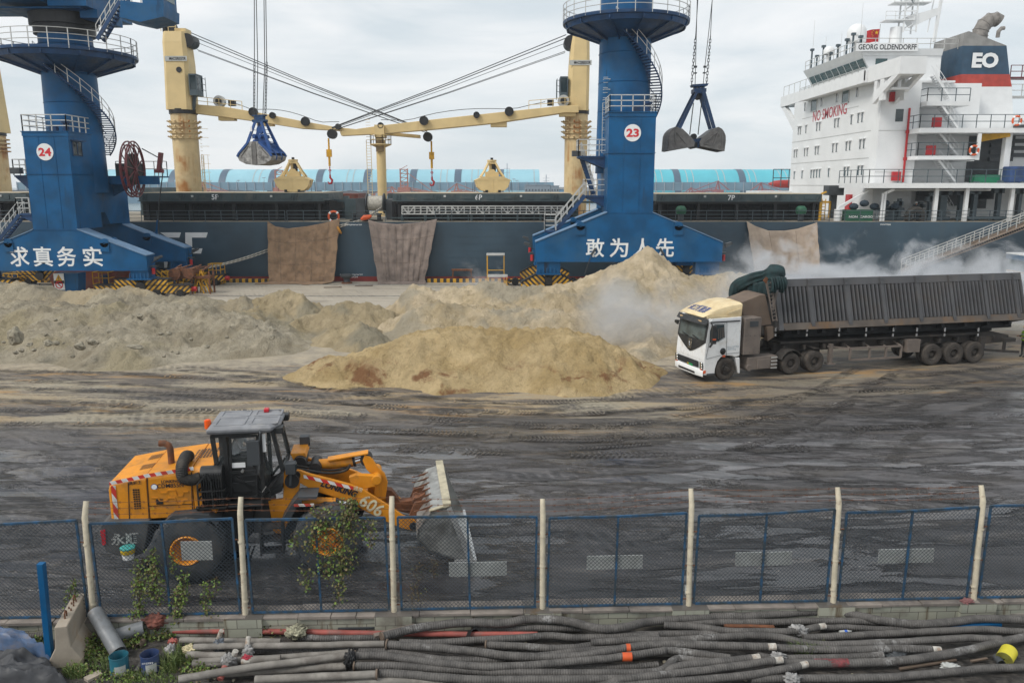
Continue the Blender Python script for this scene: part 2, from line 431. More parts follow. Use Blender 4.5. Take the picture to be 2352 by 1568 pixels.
def ground_material():
 t=NT('yard_ground');p=t.pos(True)
 sx=t.n('ShaderNodeSeparateXYZ',{0:p});x,y=sx.outputs[0],sx.outputs[1]
 lo=t.noise(p,.09,5,.6)
 warp=t.math('MULTIPLY',t.math('SUBTRACT',lo,.5),16)
 s1=t.noise(p,.30,7,.62,sc=(.30,1.7,1),rot=(0,0,R(-7)),dist=.6)
 s2=t.noise(p,.5,7,.66,sc=(.28,1.9,1),rot=(0,0,R(12)),dist=.5)
 s3=t.noise(p,1.5,7,.68,sc=(.22,2.2,1),rot=(0,0,R(3)),dist=.4)
 fine=t.noise(p,6,6,.7)
 def arc(cx_,cy_,rs,sc_):
  dx_,dy_=t.math('SUBTRACT',x,cx_),t.math('SUBTRACT',y,cy_)
  r_=t.math('POWER',t.math('ADD',t.math('MULTIPLY',dx_,dx_),t.math('MULTIPLY',dy_,dy_)),.5)
  an=t.math('ARCTAN2',dy_,dx_)
  return t.noise(t.n('ShaderNodeCombineXYZ',{0:t.math('MULTIPLY',an,rs),1:r_,2:cx_}).outputs[0],sc_,6,.62,sc=(.30,1.6,1),dist=.35),r_
 a1,r1=arc(2.0,78.0,42.0,.75);a2,r2=arc(-30.0,-22.0,55.0,.8);a3,r3=arc(26.0,82.0,46.0,.8)
 mid=t.noise(p,1.2,6,.65)
 edge=t.math('ADD',y,t.math('MULTIPLY',t.math('SUBTRACT',s1,.5),12))
 edge=t.math('SUBTRACT',edge,t.math('MULTIPLY',t.math('MAXIMUM',t.math('SUBTRACT',x,2.0),0.0),.36))
 zone=t.ramp(edge,25.0,32.0)
 dark=t.mix(t.ramp(s3,.38,.62),(.062,.058,.061),(.125,.118,.121))
 dark=t.mix(t.ramp(mid,.45,.75),dark,(.045,.041,.040))
 mband=t.math('MULTIPLY',t.ramp(edge,23.5,28.5),t.ramp(x,-9.0,4.0))
 dark=t.mix(t.math('MULTIPLY',mband,.8),dark,(.038,.034,.032))
 dark=t.mix(t.math('MULTIPLY',t.math('SUBTRACT',1.0,t.ramp(t.math('ADD',y,t.math('MULTIPLY',t.math('SUBTRACT',s1,.5),6)),19.0,23.0)),.92),dark,t.mix(t.ramp(s3,.4,.62),(.026,.024,.025),(.05,.047,.048)))
 brown=t.mix(t.ramp(s2,.38,.6),(.095,.079,.066),(.19,.155,.118))
 brown=t.mix(t.math('MULTIPLY',t.ramp(s3,.52,.62),.75),brown,(.055,.048,.043))
 brown=t.mix(t.math('MULTIPLY',t.ramp(a1,.50,.57),.8),brown,(.048,.042,.038))
 brown=t.mix(t.math('MULTIPLY',t.ramp(a2,.54,.60),.7),brown,(.20,.165,.12))
 dark=t.mix(t.math('MULTIPLY',t.ramp(a3,.52,.58),.65),dark,(.022,.021,.022))
 dark=t.mix(t.math('MULTIPLY',t.ramp(a1,.55,.62),.6),dark,(.105,.095,.088))
 tan=t.mix(t.ramp(lo,.4,.62),(.36,.26,.14),(.33,.29,.215))
 m1=t.math('MULTIPLY',t.ramp(t.math('ADD',s1,t.math('MULTIPLY',t.math('SUBTRACT',fine,.5),.25)),.475,.55),t.ramp(edge,27.0,32.5))
 brown=t.mix(t.math('MULTIPLY',m1,t.math('SUBTRACT',.92,t.math('MULTIPLY',t.ramp(x,5.,14.),.45))),brown,tan)
 m2=t.math('MULTIPLY',t.ramp(s2,.565,.64),t.ramp(edge,26,30))
 brown=t.mix(m2,brown,(.34,.205,.085))
 c=t.mix(zone,dark,brown)
 sz_=t.math('MULTIPLY',t.ramp(t.math('ADD',y,t.math('ADD',t.math('MULTIPLY',t.math('SUBTRACT',s1,.5),5),t.math('MULTIPLY',t.math('SUBTRACT',mid,.5),4))),37.8,40.2),t.math('SUBTRACT',1.0,t.ramp(x,8.0,12.0)))
 c=t.mix(t.math('MULTIPLY',sz_,.88),c,t.mix(t.ramp(mid,.35,.65),(.31,.265,.20),(.43,.365,.265)))
 ap=t.ramp(t.math('ADD',y,t.math('MULTIPLY',t.math('SUBTRACT',mid,.5),5)),46.5,52)
 con=t.mix(t.ramp(s3,.35,.65),(.36,.315,.25),(.48,.43,.35))
 con=t.mix(t.math('MULTIPLY',t.ramp(s1,.56,.66),.6),con,(.22,.19,.155))
 c=t.mix(ap,c,con)
 c=t.mix(t.math('MULTIPLY',t.ramp(fine,.56,.72),.4),c,(.03,.028,.027))
 vo=t.n('ShaderNodeTexVoronoi',{'Vector':t.n('ShaderNodeMapping',{'Vector':p,'Scale':(3.2,6.0,1)}).outputs[0],'Scale':1.0,'Randomness':1.0})
 chip=t.math('MULTIPLY',t.math('LESS_THAN',t.math('ADD',vo.outputs['Distance'],t.math('MULTIPLY',fine,.18)),.21),t.ramp(t.noise(p,.45,3,.5,sc=(.5,1.4,1)),.50,.58))
 chip=t.math('MULTIPLY',chip,t.math('LESS_THAN',y,22.0))
 c=t.mix(t.math('MULTIPLY',chip,.55),c,(.26,.235,.20))
 soil=t.mix(t.ramp(fine,.35,.7),(.030,.027,.025),(.085,.074,.063))
 c=t.mix(t.math('LESS_THAN',y,15.2),c,soil)
 t.set(t.b.inputs['Base Color'],c)
 wet=t.math('MULTIPLY',t.ramp(t.noise(p,.55,6,.65,sc=(.35,1.5,1),rot=(0,0,R(-4)),dist=.4),.455,.545),t.math('SUBTRACT',1.0,t.ramp(edge,27,32)))
 wet=t.math('MULTIPLY',wet,t.ramp(y,15.2,17.0))
 rg=t.n('ShaderNodeMapRange',{'Value':wet,'From Min':0.,'From Max':1.,'To Min':.50,'To Max':.11}).outputs[0]
 t.set(t.b.inputs['Roughness'],rg)
 wv=t.n('ShaderNodeTexWave',{'Vector':t.n('ShaderNodeMapping',{'Vector':p,'Scale':(1.5,.7,1),'Rotation':(0,0,R(4))}).outputs[0],'Scale':1.0,'Distortion':1.5,'Detail':2.0},wave_type='BANDS',bands_direction='DIAGONAL')
 lug=t.math('MULTIPLY',wv.outputs['Fac'],t.math('MULTIPLY',t.ramp(s3,.50,.58),t.ramp(t.noise(p,.2,3,.5,sc=(.5,2,1)),.5,.6)))
 h=t.math('ADD',t.math('ADD',t.math('MULTIPLY',fine,.45),t.math('MULTIPLY',s3,1.5)),t.math('ADD',t.math('MULTIPLY',lug,.9),t.math('ADD',mid,t.math('MULTIPLY',t.math('ADD',a1,a3),1.6))))
 h=t.math('MULTIPLY',h,t.math('SUBTRACT',1.0,t.math('MULTIPLY',wet,.93)))
 t.bump(h,1.0,.08)
 return t.m
QY=75.4
M['ground']=ground_material()
def ground():
 xs=np.unique(np.concatenate([np.linspace(-140,-30,24),np.arange(-30,30.01,.22),np.linspace(30,140,24)]))
 ys=np.unique(np.concatenate([np.linspace(-20,12,8),np.arange(12,46,.22),np.linspace(46,QY,30)]))
 X,Y=np.meshgrid(xs,ys)
 am=smooth(15.4,16.5,Y)*(1-smooth(44,50,Y))
 H=am*(.055*fbm(X*.12,Y*1.1,5,2)+.03*fbm(X*.5,Y*.6,4,5))-.02*am
 H=H+(1-smooth(14.9,15.2,Y))*(.06*fbm(X*.7,Y*.7,5,9))
 n,m=X.shape
 v=np.stack([X.ravel(),Y.ravel(),H.ravel()],1)
 i=np.arange(n*m).reshape(n,m)
 f=np.stack([i[:-1,:-1].ravel(),i[:-1,1:].ravel(),i[1:,1:].ravel(),i[1:,:-1].ravel()],1)
 b=MB();b.v=v.tolist();b.f=f.tolist();b.m=[0]*len(f)
 o=b.build('ground',M['ground'],smooth=60);o['kind']='structure'
 b=MB().bx(-140,140,QY-.02,QY+.6,-6,-.004)
 o=b.build('quay_wall',M['concrete']);o['kind']='structure'
ground()
tm=NT('pressed_mud');tp_=tm.pos(True);k_=tm.ramp(tm.noise(tp_,1.1,6,.7,sc=(.6,1.4,1)),.42,.60)
tm.set(tm.b.inputs['Base Color'],tm.mix(tm.ramp(tm.noise(tp_,5,5,.7),.35,.65),(.026,.023,.021),(.062,.053,.046)));tm.b.inputs['Roughness'].default_value=.6
tm.set(tm.b.inputs['Alpha'],tm.math('MULTIPLY',k_,.6));tm.bump(tm.noise(tp_,16,4,.7),.8,.04)
def spline(P_,n):
 P_=[P_[0]*2-P_[1]]+P_+[P_[-1]*2-P_[-2]];m=len(P_)-3;out=[]
 for i in range(n):
  u=i/(n-1)*m;k=min(int(u),m-1);t=u-k;a,b_,c,d=P_[k:k+4]
  out.append(.5*((2*b_)+(c-a)*t+(2*a-5*b_+4*c-d)*t*t+(3*b_-a-3*c+d)*t**3))
 return out
def track(pts,w,offs,lug):
 L0=[G(p)for p in pts];tot=sum((c-a).length for a,c in zip(L0[:-1],L0[1:]));n=int(tot/.19)
 C_=spline(L0,n);rib,lg=MB(),MB()
 for o in offs:
  rows=[[],[]]
  for i,c in enumerate(C_):
   d=(C_[min(i+1,n-1)]-C_[max(i-1,0)]).normalized();s=Vector((-d.y,d.x,0));q=c+s*o
   q.z=.012
   for r_,e in zip(rows,(-.5,.5)):r_.append(q+s*w*e)
   if lug and mnoise.noise(Vector((q.x*.35,q.y*.9,o)))>-.05+.25*random.random():
    for e in(-1,1):
     a_=q+s*e*w*.08;b_=q+s*e*w*.5+d*.09;hz_=random.uniform(.005,.013)
     lg.loft([[a_-d*.04,a_+d*.04,a_+d*.03+Z*hz_,a_-d*.03+Z*hz_],[b_-d*.04,b_+d*.04,b_+d*.03+Z*hz_,b_-d*.03+Z*hz_]])
  rib.sheet(rows)
 rib.build('tyre_track',tm.m)['kind']='structure'
 if lug:lg.build('tyre_track',M['ground'])['kind']='structure'
track([(2400,846),(2100,878),(1800,930),(1500,958),(1200,962),(900,948),(500,925),(-60,900)],.55,(-.95,.95),True)
track([(2400,905),(2050,908),(1750,942),(1500,985),(1250,990),(900,972),(500,960),(-60,955)],.55,(-.95,.95),True)
track([(2010,850),(1900,915),(1750,985),(1560,1030),(1300,1050)],.5,(-.9,.9),True)
track([(-60,858),(400,876),(800,912),(1150,938),(1500,925),(1700,905)],.55,(-.95,.95),True)
track([(2400,985),(1900,1005),(1400,1022),(1000,1012),(700,1000)],.6,(-1.0,1.0),True)
track([(2400,1130),(1800,1098),(1300,1090),(900,1110)],.6,(-1.0,1.0),False)
track([(2400,880),(2200,925),(2050,985),(1980,1050)],.5,(-.9,.9),False)
track([(1330,935),(1100,925),(850,900),(660,868),(430,845)],.5,(-.3,.5),False)
wt=NT('harbour_water');wp=wt.pos(True)
wt.set(wt.b.inputs['Base Color'],(.10,.14,.15));wt.b.inputs['Roughness'].default_value=.22
wt.bump(wt.noise(wp,.5,5,.6,sc=(.6,1.5,1)),.35,.3)
b=MB();b.add([(-2500,QY+.5,-3.2),(2500,QY+.5,-3.2),(2500,3500,-3.2),(-2500,3500,-3.2)],[(0,1,2,3)])
b.build('water',wt.m)['kind']='structure'
b=MB().bx(-900,900,560,3400,-6,.5)
b.build('far_shore_ground',mat('far_shore_soil',(.12,.12,.115),.9,world=True,vs=.05))['kind']='structure'
for i,(a,c)in enumerate(((-62,-17.2),(-12.4,30.2))):
 o=MB().bx(a,c,QY-.42,QY-.02,0,.34).build('quay_kerb',M['haz_s'],bevel=.03)
 tag(o,('yellow and black striped kerb at the quay edge running behind the left tower crane','yellow and black striped kerb at the quay edge running behind the right tower crane')[i],'kerb','striped kerbs at the quay edge')
def sand_mat(name,a,b_,patch=None,pz=1.2,grey=None):
 t=NT(name);p=t.pos(True)
 n1=t.noise(p,.35,6,.62,dist=.4);n2=t.noise(p,2.2,6,.65);n3=t.noise(p,14,5,.7)
 c=t.mix(t.ramp(n1,.36,.64),a,b_)
 c=t.mix(t.math('MULTIPLY',t.ramp(n2,.42,.72),.4),c,tuple(q*.6 for q in a))
 c=t.mix(t.math('MULTIPLY',t.ramp(n3,.52,.7),.35),c,tuple(q*.5 for q in a))
 g=t.noise(p,.5,5,.6,sc=(1,1,.25))
 c=t.mix(t.math('MULTIPLY',t.ramp(g,.52,.66),.55),c,tuple(min(1,q*1.28)for q in b_))
 if grey:c=t.mix(t.math('MULTIPLY',t.ramp(t.noise(p,.22,4,.55),.5,.62),.75),c,grey)
 if patch:
  z=t.n('ShaderNodeSeparateXYZ',{0:p}).outputs[2];xx=t.n('ShaderNodeSeparateXYZ',{0:p}).outputs[0]
  k=t.math('MULTIPLY',t.ramp(t.noise(p,.55,6,.65,sc=(1,1,.5),dist=.5),.52,.64),t.math('SUBTRACT',1.0,t.ramp(z,pz*.5,pz)))
  c=t.mix(t.math('MULTIPLY',k,.85),c,patch)
 t.set(t.b.inputs['Base Color'],c);t.b.inputs['Roughness'].default_value=.95;t.b.inputs['Specular IOR Level'].default_value=.15
 n4=t.noise(p,5.5,6,.7,dist=.3)
 h=t.math('ADD',t.math('MULTIPLY',n3,.5),t.math('ADD',t.math('MULTIPLY',n4,1.1),t.math('ADD',n2,t.math('MULTIPLY',g,1.0))))
 t.bump(h,1.0,.20)
 return t.m
M['sand_ochre']=sand_mat('ochre_sand',(.44,.32,.155),(.55,.42,.235),(.20,.085,.04),1.1)
M['sand_grey']=sand_mat('grey_beige_sand',(.33,.285,.205),(.44,.39,.30),None,grey=(.40,.34,.22))
M['sand_back']=sand_mat('greenish_grey_sand',(.30,.265,.20),(.43,.375,.275),None,grey=(.48,.39,.255))
M['sand_beige']=sand_mat('beige_sand',(.46,.365,.225),(.60,.495,.345),None,grey=(.34,.31,.245))
M['sand_mid']=sand_mat('tan_sand',(.36,.29,.175),(.46,.375,.245),None,grey=(.27,.25,.19))
def segdist(X,Y,pts):
 """distance to a ridge polyline and the ridge height at the nearest point"""
 best=np.full(X.shape,1e9);hh=np.zeros(X.shape)
 if len(pts)==1:pts=[pts[0],(pts[0][0]+.01,pts[0][1],pts[0][2])]
 for(x0,y0,h0),(x1,y1,h1)in zip(pts[:-1],pts[1:]):
  dx,dy=x1-x0,y1-y0;l2=dx*dx+dy*dy+1e-9
  t=np.clip(((X-x0)*dx+(Y-y0)*dy)/l2,0,1)
  d=np.hypot(X-x0-t*dx,Y-y0-t*dy);k=d<best
  best=np.where(k,d,best);hh=np.where(k,h0+t*(h1-h0),hh)
 return best,hh
def heap(X,Y,prims,seed,rough=.12,gully=.18):
 wx=X+.9*fbm(X*.35,Y*.35,3,seed+11);wy=Y+.9*fbm(X*.35,Y*.35,3,seed+17)
 H=np.full(X.shape,-9.0)
 for pr in prims:
  pts,sl=pr[0],pr[1];rd=pr[2]if len(pr)>2 else .5;flat=pr[3]if len(pr)>3 else 0
  d,h=segdist(wx,wy,pts)
  d=np.maximum(d-flat,0)
  dd=np.sqrt(d*d+rd*rd)-rd
  e=h-sl*dd
  k=.25;H=np.maximum(H,e)+k*np.exp(-np.abs(H-e)/k)*.35
 up=np.clip(H/.5,0,1)
 g=1-np.abs(fbm(X*.8,Y*.45,4,seed+3))*2
 lump=np.maximum(0,fbm(X*2.6,Y*2.6,3,seed+21)-.12)
 ril=1-np.abs(fbm(X*2.2,Y*.9,3,seed+29))*3
 H=H+up*(rough*fbm(X*1.1,Y*1.1,5,seed,.64)+gully*(g-.6)*.6+(rough/.24)**1.5*.40*lump+.07*(ril-.5)+.42*rough*fbm(X*4.2,Y*4.2,3,seed+5,.7))
 return H
def pile(name,label,x0,x1,y0,y1,prims,m,seed,step=.16,rough=.12,gully=.18,post=None):
 xs=np.arange(x0,x1+step,step);ys=np.arange(y0,y1+step,step)
 X,Y=np.meshgrid(xs,ys)
 H=heap(X,Y,prims,seed,rough,gully)
 if post:H=post(X,Y,H)
 n,mm=X.shape;keep=H>-.12
 i=np.arange(n*mm).reshape(n,mm)
 k=keep[:-1,:-1]|keep[:-1,1:]|keep[1:,1:]|keep[1:,:-1]
 f=np.stack([i[:-1,:-1][k],i[:-1,1:][k],i[1:,1:][k],i[1:,:-1][k]],1)
 used=np.unique(f);mp_=-np.ones(n*mm,int);mp_[used]=np.arange(len(used))
 H=np.maximum(H,-.25)
 v=np.stack([X.ravel()[used],Y.ravel()[used],H.ravel()[used]],1)
 b=MB();b.v=v.tolist();b.f=mp_[f].tolist();b.m=[0]*len(f)
 o=b.build(name,m,smooth=80)
 tag(o,label,'sand pile','sand piles on the quay')
 return lambda x,y:float(heap(np.array([[x]]),np.array([[y]]),prims,seed,rough,gully)[0,0])
def rut(cx0,cy0,cx1,cy1,hw=.28,dep=.12):
 def fn(X,Y,H):
  for o in(-.95,.95):
   d,_=segdist(X,Y,[(cx0+o,cy0,0),(cx1+o,cy1,0)])
   H=H-dep*np.exp(-(d/hw)**2)*(H>.1)*(.6+.4*np.sin(Y*16))
  return H
 return fn
def ochre_post(X,Y,H):
 for k,oy in enumerate((.1,1.2)):
  d,_=segdist(X,Y,[(-10.5,35.6+oy,0),(-6,37.6+oy,0),(-2,38.8+oy,0),(4,39.1+oy,0)])
  H=H-.10*np.exp(-(d/.3)**2)*(H>.05)*(.65+.35*np.sin(X*14+Y*5))
 return H
rp_=np.random.RandomState(12)
def dumps(x0,x1,y0,y1,n,h0,h1,sl=.6):
 """separate grab loads dropped side by side"""
 out=[]
 for i in range(n):
  x,y,h,a=rp_.uniform(x0,x1),rp_.uniform(y0,y1),rp_.uniform(h0,h1),rp_.uniform(0,3.1);l=rp_.uniform(.2,1.3)
  out.append(([(x-l*math.cos(a),y-l*.5*math.sin(a),h*rp_.uniform(.75,1)),(x+l*math.cos(a),y+l*.5*math.sin(a),h)],sl*rp_.uniform(.85,1.15),.22))
 return out
pile('sand_pile','low ochre sand pile with rusty red patches in front of all the others',-13,8,31.5,46,[([(-8.2,37.8,.75),(-4.9,39.0,1.78),(-.2,39.6,1.92),(2.8,38.8,1.78)],.56,.9,.5),([(-1.6,36.9,.95),(2.6,37.0,1.0)],.56,.5),([(-4.2,36.2,.42)],.62,.1)]+[([(q,35.0+.25*math.sin(q*3)+.02*q*q,.30+.16*abs(math.sin(q*5)))],.72,.08)for q in(-2.9,-1.7,-.6,.3,1.3,2.2,3.1,3.9)],M['sand_ochre'],21,.11,.13,.30,ochre_post)
hl=pile('sand_pile','large grey-beige sand pile strewn with boulders at the left edge',-42,-11,37.5,54,[([(-40,46.4,1.75),(-32,46.8,1.75),(-26,46.8,1.9),(-19.5,47.0,1.92),(-16.4,46.0,1.35)],.33,.5,.4),([(-15.8,45.4,1.1),(-14.6,44.6,.7)],.5,.3),([(-28,43,1.05),(-20,42.6,.95)],.42,.4)]+dumps(-30,-15,41.5,45,16,.6,1.35,.5),M['sand_grey'],33,.13,.24,.34)
pile('sand_pile','greenish grey sand ridge heaped below the left tower crane',-52,-13.5,48,64,[([(-46,56,1.55),(-40.5,58.2,1.8),(-36.5,58.6,2.0),(-32,57.6,1.4),(-27.6,57.6,1.85),(-24,57.0,1.2),(-21.6,55.5,1.35),(-19.6,55.6,.8)],.52,.4),([(-34,54,1.2),(-31,53.5,1.3)],.5,.4),([(-44,53,1.2),(-38,53,1.25)],.5,.4)]+dumps(-40,-18,51,55.5,16,.7,1.45),M['sand_back'],45,.14,.2,.32)
pile('sand_pile','tan sand heap with a grey crest left of the middle, between the two cranes',-21.5,-4.5,40.5,58.5,[([(-18.0,55.0,1.1),(-16.2,55.2,1.95),(-14.6,55.0,1.6),(-13,53.6,.6)],.60,.25),([(-12.5,50.5,1.1),(-10.4,51.0,1.85),(-8.8,50.6,1.6)],.56,.3),([(-9.4,46.2,1.15),(-8.2,44.8,.8)],.56,.3)]+dumps(-19,-10,48.5,54,9,.5,1.1),M['sand_mid'],57,.12,.18,.30,rut(-10.2,45,-12.2,40.5))
pile('sand_pile','tallest beige sand pile rising to a peak in front of the right tower crane',-13,22,37.5,64,[([(9.15,54.6,4.85)],.76,.3),([(9.15,54.6,4.7),(6.8,54.4,3.3),(4.6,54.2,2.75),(2.2,53.4,2.25),(-1.5,53.6,1.95)],.62,.25),([(-8.2,54.6,.9),(-6.6,55.2,2.3),(-5.8,55.3,2.2)],.66,.25),([(-4.2,55.4,2.0),(-1.5,55.2,2.45),(-.6,55.2,2.4)],.66,.25),([(.6,55.1,2.0),(2,55,2.2)],.62,.25),([(9.15,54.6,4.6),(10.6,55.2,3.3),(12.4,55.6,2.6),(15.6,56.4,2.95),(19,56,2.7)],.60,.35),([(-7.4,48.2,.9),(-5.4,48.6,2.05),(-4.4,48.5,2.15),(-3.2,48.4,1.85)],.62,.25),([(-2.4,48.2,1.3),(-1.2,48.2,1.6)],.6,.25),([(-.4,47.6,1.4),(1.6,47.6,1.65),(3.5,47.4,1.25)],.6,.25),([(2.2,50.6,2.3),(3.4,51,2.45)],.64,.25),([(6.2,48.6,1.9),(7.4,46.6,1.5),(8.2,44.4,.9),(7.2,42.0,.45)],.52,.4),([(9.4,51.6,3.0),(10.2,48.4,1.75),(10.4,45,1.0)],.58,.5),([(14,52,1.9),(19,52,1.6)],.45,.6)]+dumps(-7,6,45.5,53,26,.9,1.75,.62),M['sand_beige'],69,.13,.2,.32)
def rock_mesh(seed,n=3):
 bm=bmesh.new();bmesh.ops.create_icosphere(bm,subdivisions=n,radius=1)
 o=Vector((seed*7.3,seed*3.1,seed*1.7))
 for v in bm.verts:
  c=v.co.normalized()
  k=1+.42*mnoise.noise(c*1.3+o)+.14*mnoise.noise(c*3.5+o)
  v.co=c*k;v.co.z*=.72
  v.co.x=round(v.co.x*3.5)/3.5*.35+v.co.x*.65
 m=bpy.data.meshes.new('rock');bm.to_mesh(m);bm.free();m.materials.append(M['rock'])
 m.polygons.foreach_set('use_smooth',[True]*len(m.polygons));m.set_sharp_from_angle(angle=R(32))
 return m
RM=[rock_mesh(i)for i in range(5)]
def rock(p,r,label,grp,i=0,sq=(1,1,1),zoff=0):
 for _ in range(3):
  z=max(hl(*w.xy),0)if _ else 1.0
  w=G(p,z)
 o=bpy.data.objects.new('rock',RM[i%5]);COL.objects.link(o)
 o.location=w+Vector((0,0,r*.25+zoff));o.scale=(r*sq[0],r*sq[1],r*sq[2])
 o.rotation_euler=(random.uniform(-.3,.3),random.uniform(-.3,.3),random.uniform(0,6.3))
 tag(o,label,'rock',grp);return o
GB='boulders on the left sand pile'
rock(zs(430,232),.62,'widest pale flat-topped boulder, largest on the left sand pile',GB,0,(1.35,1,.85))
rock(zs(372,242),.42,'dark cracked boulder pressed against the widest pale one',GB,1,(1,.8,1))
rock(zs(72,298),.45,'upright grey boulder lowest down near the left edge',GB,2,(.75,.8,1.35))
rock(zs(185,285),.52,'long tilted buff slab lying on the left pile below the boulders',GB,3,(1.5,.7,.5))
rock(zs(322,188),.34,'flat dark stone on the crest above the widest boulder',GB,4,(1.4,.8,.6))
rock(zs(378,340),.26,'squat grey stone on the lower slope below the widest boulder',GB,1)
rock(zs(430,320),.22,'small grey stone beside the squat one on the lower slope',GB,3)
rock(zs(640,343),.26,'flat dark stone alone in the middle of the left slope',GB,0,(1.5,.8,.5))
rock(zs(1280,262),.24,'grey stone at the right toe of the left pile, upper of a pair',GB,2)
rock(zs(1278,297),.18,'grey stone at the right toe of the left pile, lower of a pair',GB,4)
rock(zs(657,195),.17,'lone round stone on the crest beside the wheel ruts',GB,1)
rock(zs(228,325),.2,'grey stone just right of the long buff slab',GB,2)
for i in range(46):
 p=zs(random.gauss(300,120),random.gauss(270,55))if i<34 else zs(random.uniform(500,1250),random.uniform(200,400))
 if not(0<p[0]<620 and 715<p[1]<825):continue
 rock(p,random.uniform(.06,.14),'fist to head sized stone scattered on the left grey sand pile','small stones on the left sand pile',i)
def shed(x0,x1,y,r,bands,label,tint):
 t=thing('storage_shed',label,'shed',((x0+x1)/2,y,.5),0,'arched storage sheds across the water')
 def arc(xa,xb,rr,b,n=20):
  rows=[[(xa-(x0+x1)/2,-math.cos(math.pi*i/n)*rr,math.sin(math.pi*i/n)*rr)for i in range(n+1)],[(xb-(x0+x1)/2,-math.cos(math.pi*i/n)*rr,math.sin(math.pi*i/n)*rr)for i in range(n+1)]]
  b.loft(rows,close=False)
 b=MB();arc(x0,x1,r,b)
 for xa in(x0,x1):
  b.prism([(xa-(x0+x1)/2,-math.cos(math.pi*i/20)*r,math.sin(math.pi*i/20)*r)for i in range(21)],(.2,0,0))
 b.build('roof',tint,t,smooth=40)
 for xb in bands:
  b=MB();arc(xb-2.6,xb+2.6,r+.25,b);b.build('roof_band',M['shed_dark'],t,smooth=40)
 b=MB()
 for i in range(int((x1-x0)/24)+1):
  b.cut()
  for o in(-2.4,2.4):
   xx=x0+12+i*24+o
   if all(abs(xx-q)>5 for q in bands)and xx<x1:arc(xx-.35,xx+.35,r+.15,b)
 b.build('rib',M['shed_rib'],t,smooth=40)
M['shed_dark']=mat('navy_roof_sheet',(.03,.07,.12),.5)
M['shed_rib']=mat('pale_roof_rib',(.36,.42,.43),.6)
def roofm(n,a,b_):
 t=NT(n);z=t.n('ShaderNodeSeparateXYZ',{0:t.pos()}).outputs[2]
 t.set(t.b.inputs['Base Color'],t.mix(t.ramp(t.noise(t.pos(),.05,3),.3,.7),a,b_));t.b.inputs['Roughness'].default_value=.7
 return t.m
FY=640
fx=lambda x,Y=FY:(x-CX)/F*Y/1.0
shed(fx(100),fx(1236),FY,20.5,[fx(q,FY-10)for q in(308,417,530,640,746,852,955,1055,1150)],'long pale blue arched roof shed across the water on the left',roofm('pale_blue_roof_sheet',(.24,.48,.57),(.29,.55,.64)))
shed(fx(1396),fx(1990),FY,20.5,[fx(q,FY-10)for q in(1545,1690,1850)],'turquoise arched roof shed across the water, between the right crane and the ship house',roofm('turquoise_roof_sheet',(.05,.40,.49),(.07,.46,.55)))
M['screen']=mat('blue_grey_screen',(.15,.27,.36),.8,var=.2,vs=.06)
M['screen_post']=mat('grey_steel_post',(.30,.36,.42),.7)
for a,c,lab in((60,1270,'left'),(1400,1990,'right')):
 xa,xc=fx(a,600),fx(c,600)
 t=thing('wind_screen','blue-grey wind screen fence before the %s shed across the water'%('pale blue' if lab=='left' else 'turquoise'),'fence',(0,600,.5),0,'wind screens across the water')
 MB().bx(xa,xc,0,.3,4.5,10.5).build('screen_panel',M['screen'],t)
 b=MB()
 for i in range(int((xc-xa)/6.5)):
  b.cut().bx(xa+i*6.5,xa+i*6.5+.5,-.6,-.05,0,10.9)
 b.build('post',M['screen_post'],t)
xs=np.linspace(-420,420,400);b=MB()
hh=4.2+2.2*fbm(xs*.03,xs*0,4,3)+1.0*np.abs(fbm(xs*.12,xs*0+4,3,8))
b.sheet([[(x,586,.3)for x in xs],[(x,588,h*.6+.2)for x,h in zip(xs,hh)],[(x,592,h)for x,h in zip(xs,hh)],[(x,598,.3)for x in xs]])
tag(b.build('coal_heap',mat('coal',(.035,.035,.042),.9,vs=.2,world=True),smooth=50),'long dark coal heap below the wind screens across the water','coal heap',kind='stuff')
b=MB()
for i in range(70):
 x=random.uniform(-330,330);w=random.uniform(3,7);h=random.uniform(1.5,3.6)
 b.bx(x,x+w,574+random.uniform(0,4),580,.5,.5+h)
tag(b.build('quayside_containers',mat('pale_container',(.30,.37,.44),.7,vs=.1,var=.5,world=True)),'row of tiny pale sheds and boxes on the far quay','containers',kind='stuff')
b=MB().bx(-700,700,557,560,-4,1.6);b.build('far_quay_wall',mat('blue_far_quay',(.13,.24,.34),.8,world=True,vs=.05))['kind']='structure'
M['far_orange']=mat('faded_orange_steel',(.36,.105,.055),.7)
M['far_red']=mat('faded_red_steel',(.30,.075,.075),.7)
def stacker(px,s,label,m,tall=False,flip=1,Y=583):
 x=fx(px,Y)
 t=thing('stacker_reclaimer',label,'stacker',(x,Y,.5),0,'bulk handling machines across the water')
 b=MB()
 if tall:
  for q in(-2.6,2.6):b.bar((q,0,0),(q,0,20*s),.9)
  for k in range(7):b.bar((-2.6,0,2+2.9*k*s),(2.6,0,2+2.9*k*s),.5);b.bar((-2.6,0,2+2.9*k*s),(2.6,0,2+2.9*(k+1)*s),.35)
  b.bx(-4.5,4.5,-2,2,3.5*s,7*s)
 else:
  b.bar((-3,0,0),(0,0,12*s),.8);b.bar((3,0,0),(0,0,12*s),.8);b.bx(-4,4,-2,2,3*s,5.5*s);b.bar((0,0,12*s),(-flip*9*s,0,5*s),.6)
 b.build('tower',m,t)
 b=MB();e=(flip*28*s,0,2.2*s)
 b.bar((0,0,5.5*s),e,1.1);b.bar((0,0,7.3*s),e,.5)
 b.bar((0,0,(19 if tall else 12)*s),(flip*20*s,0,4.2*s),.45)
 for k in range(8):
  u=k/8;b.bar((e[0]*u,0,5.5*s-3.3*s*u),(e[0]*(u+.06),0,7.3*s-5*s*(u+.06)),.3)
 b.build('boom',m,t)
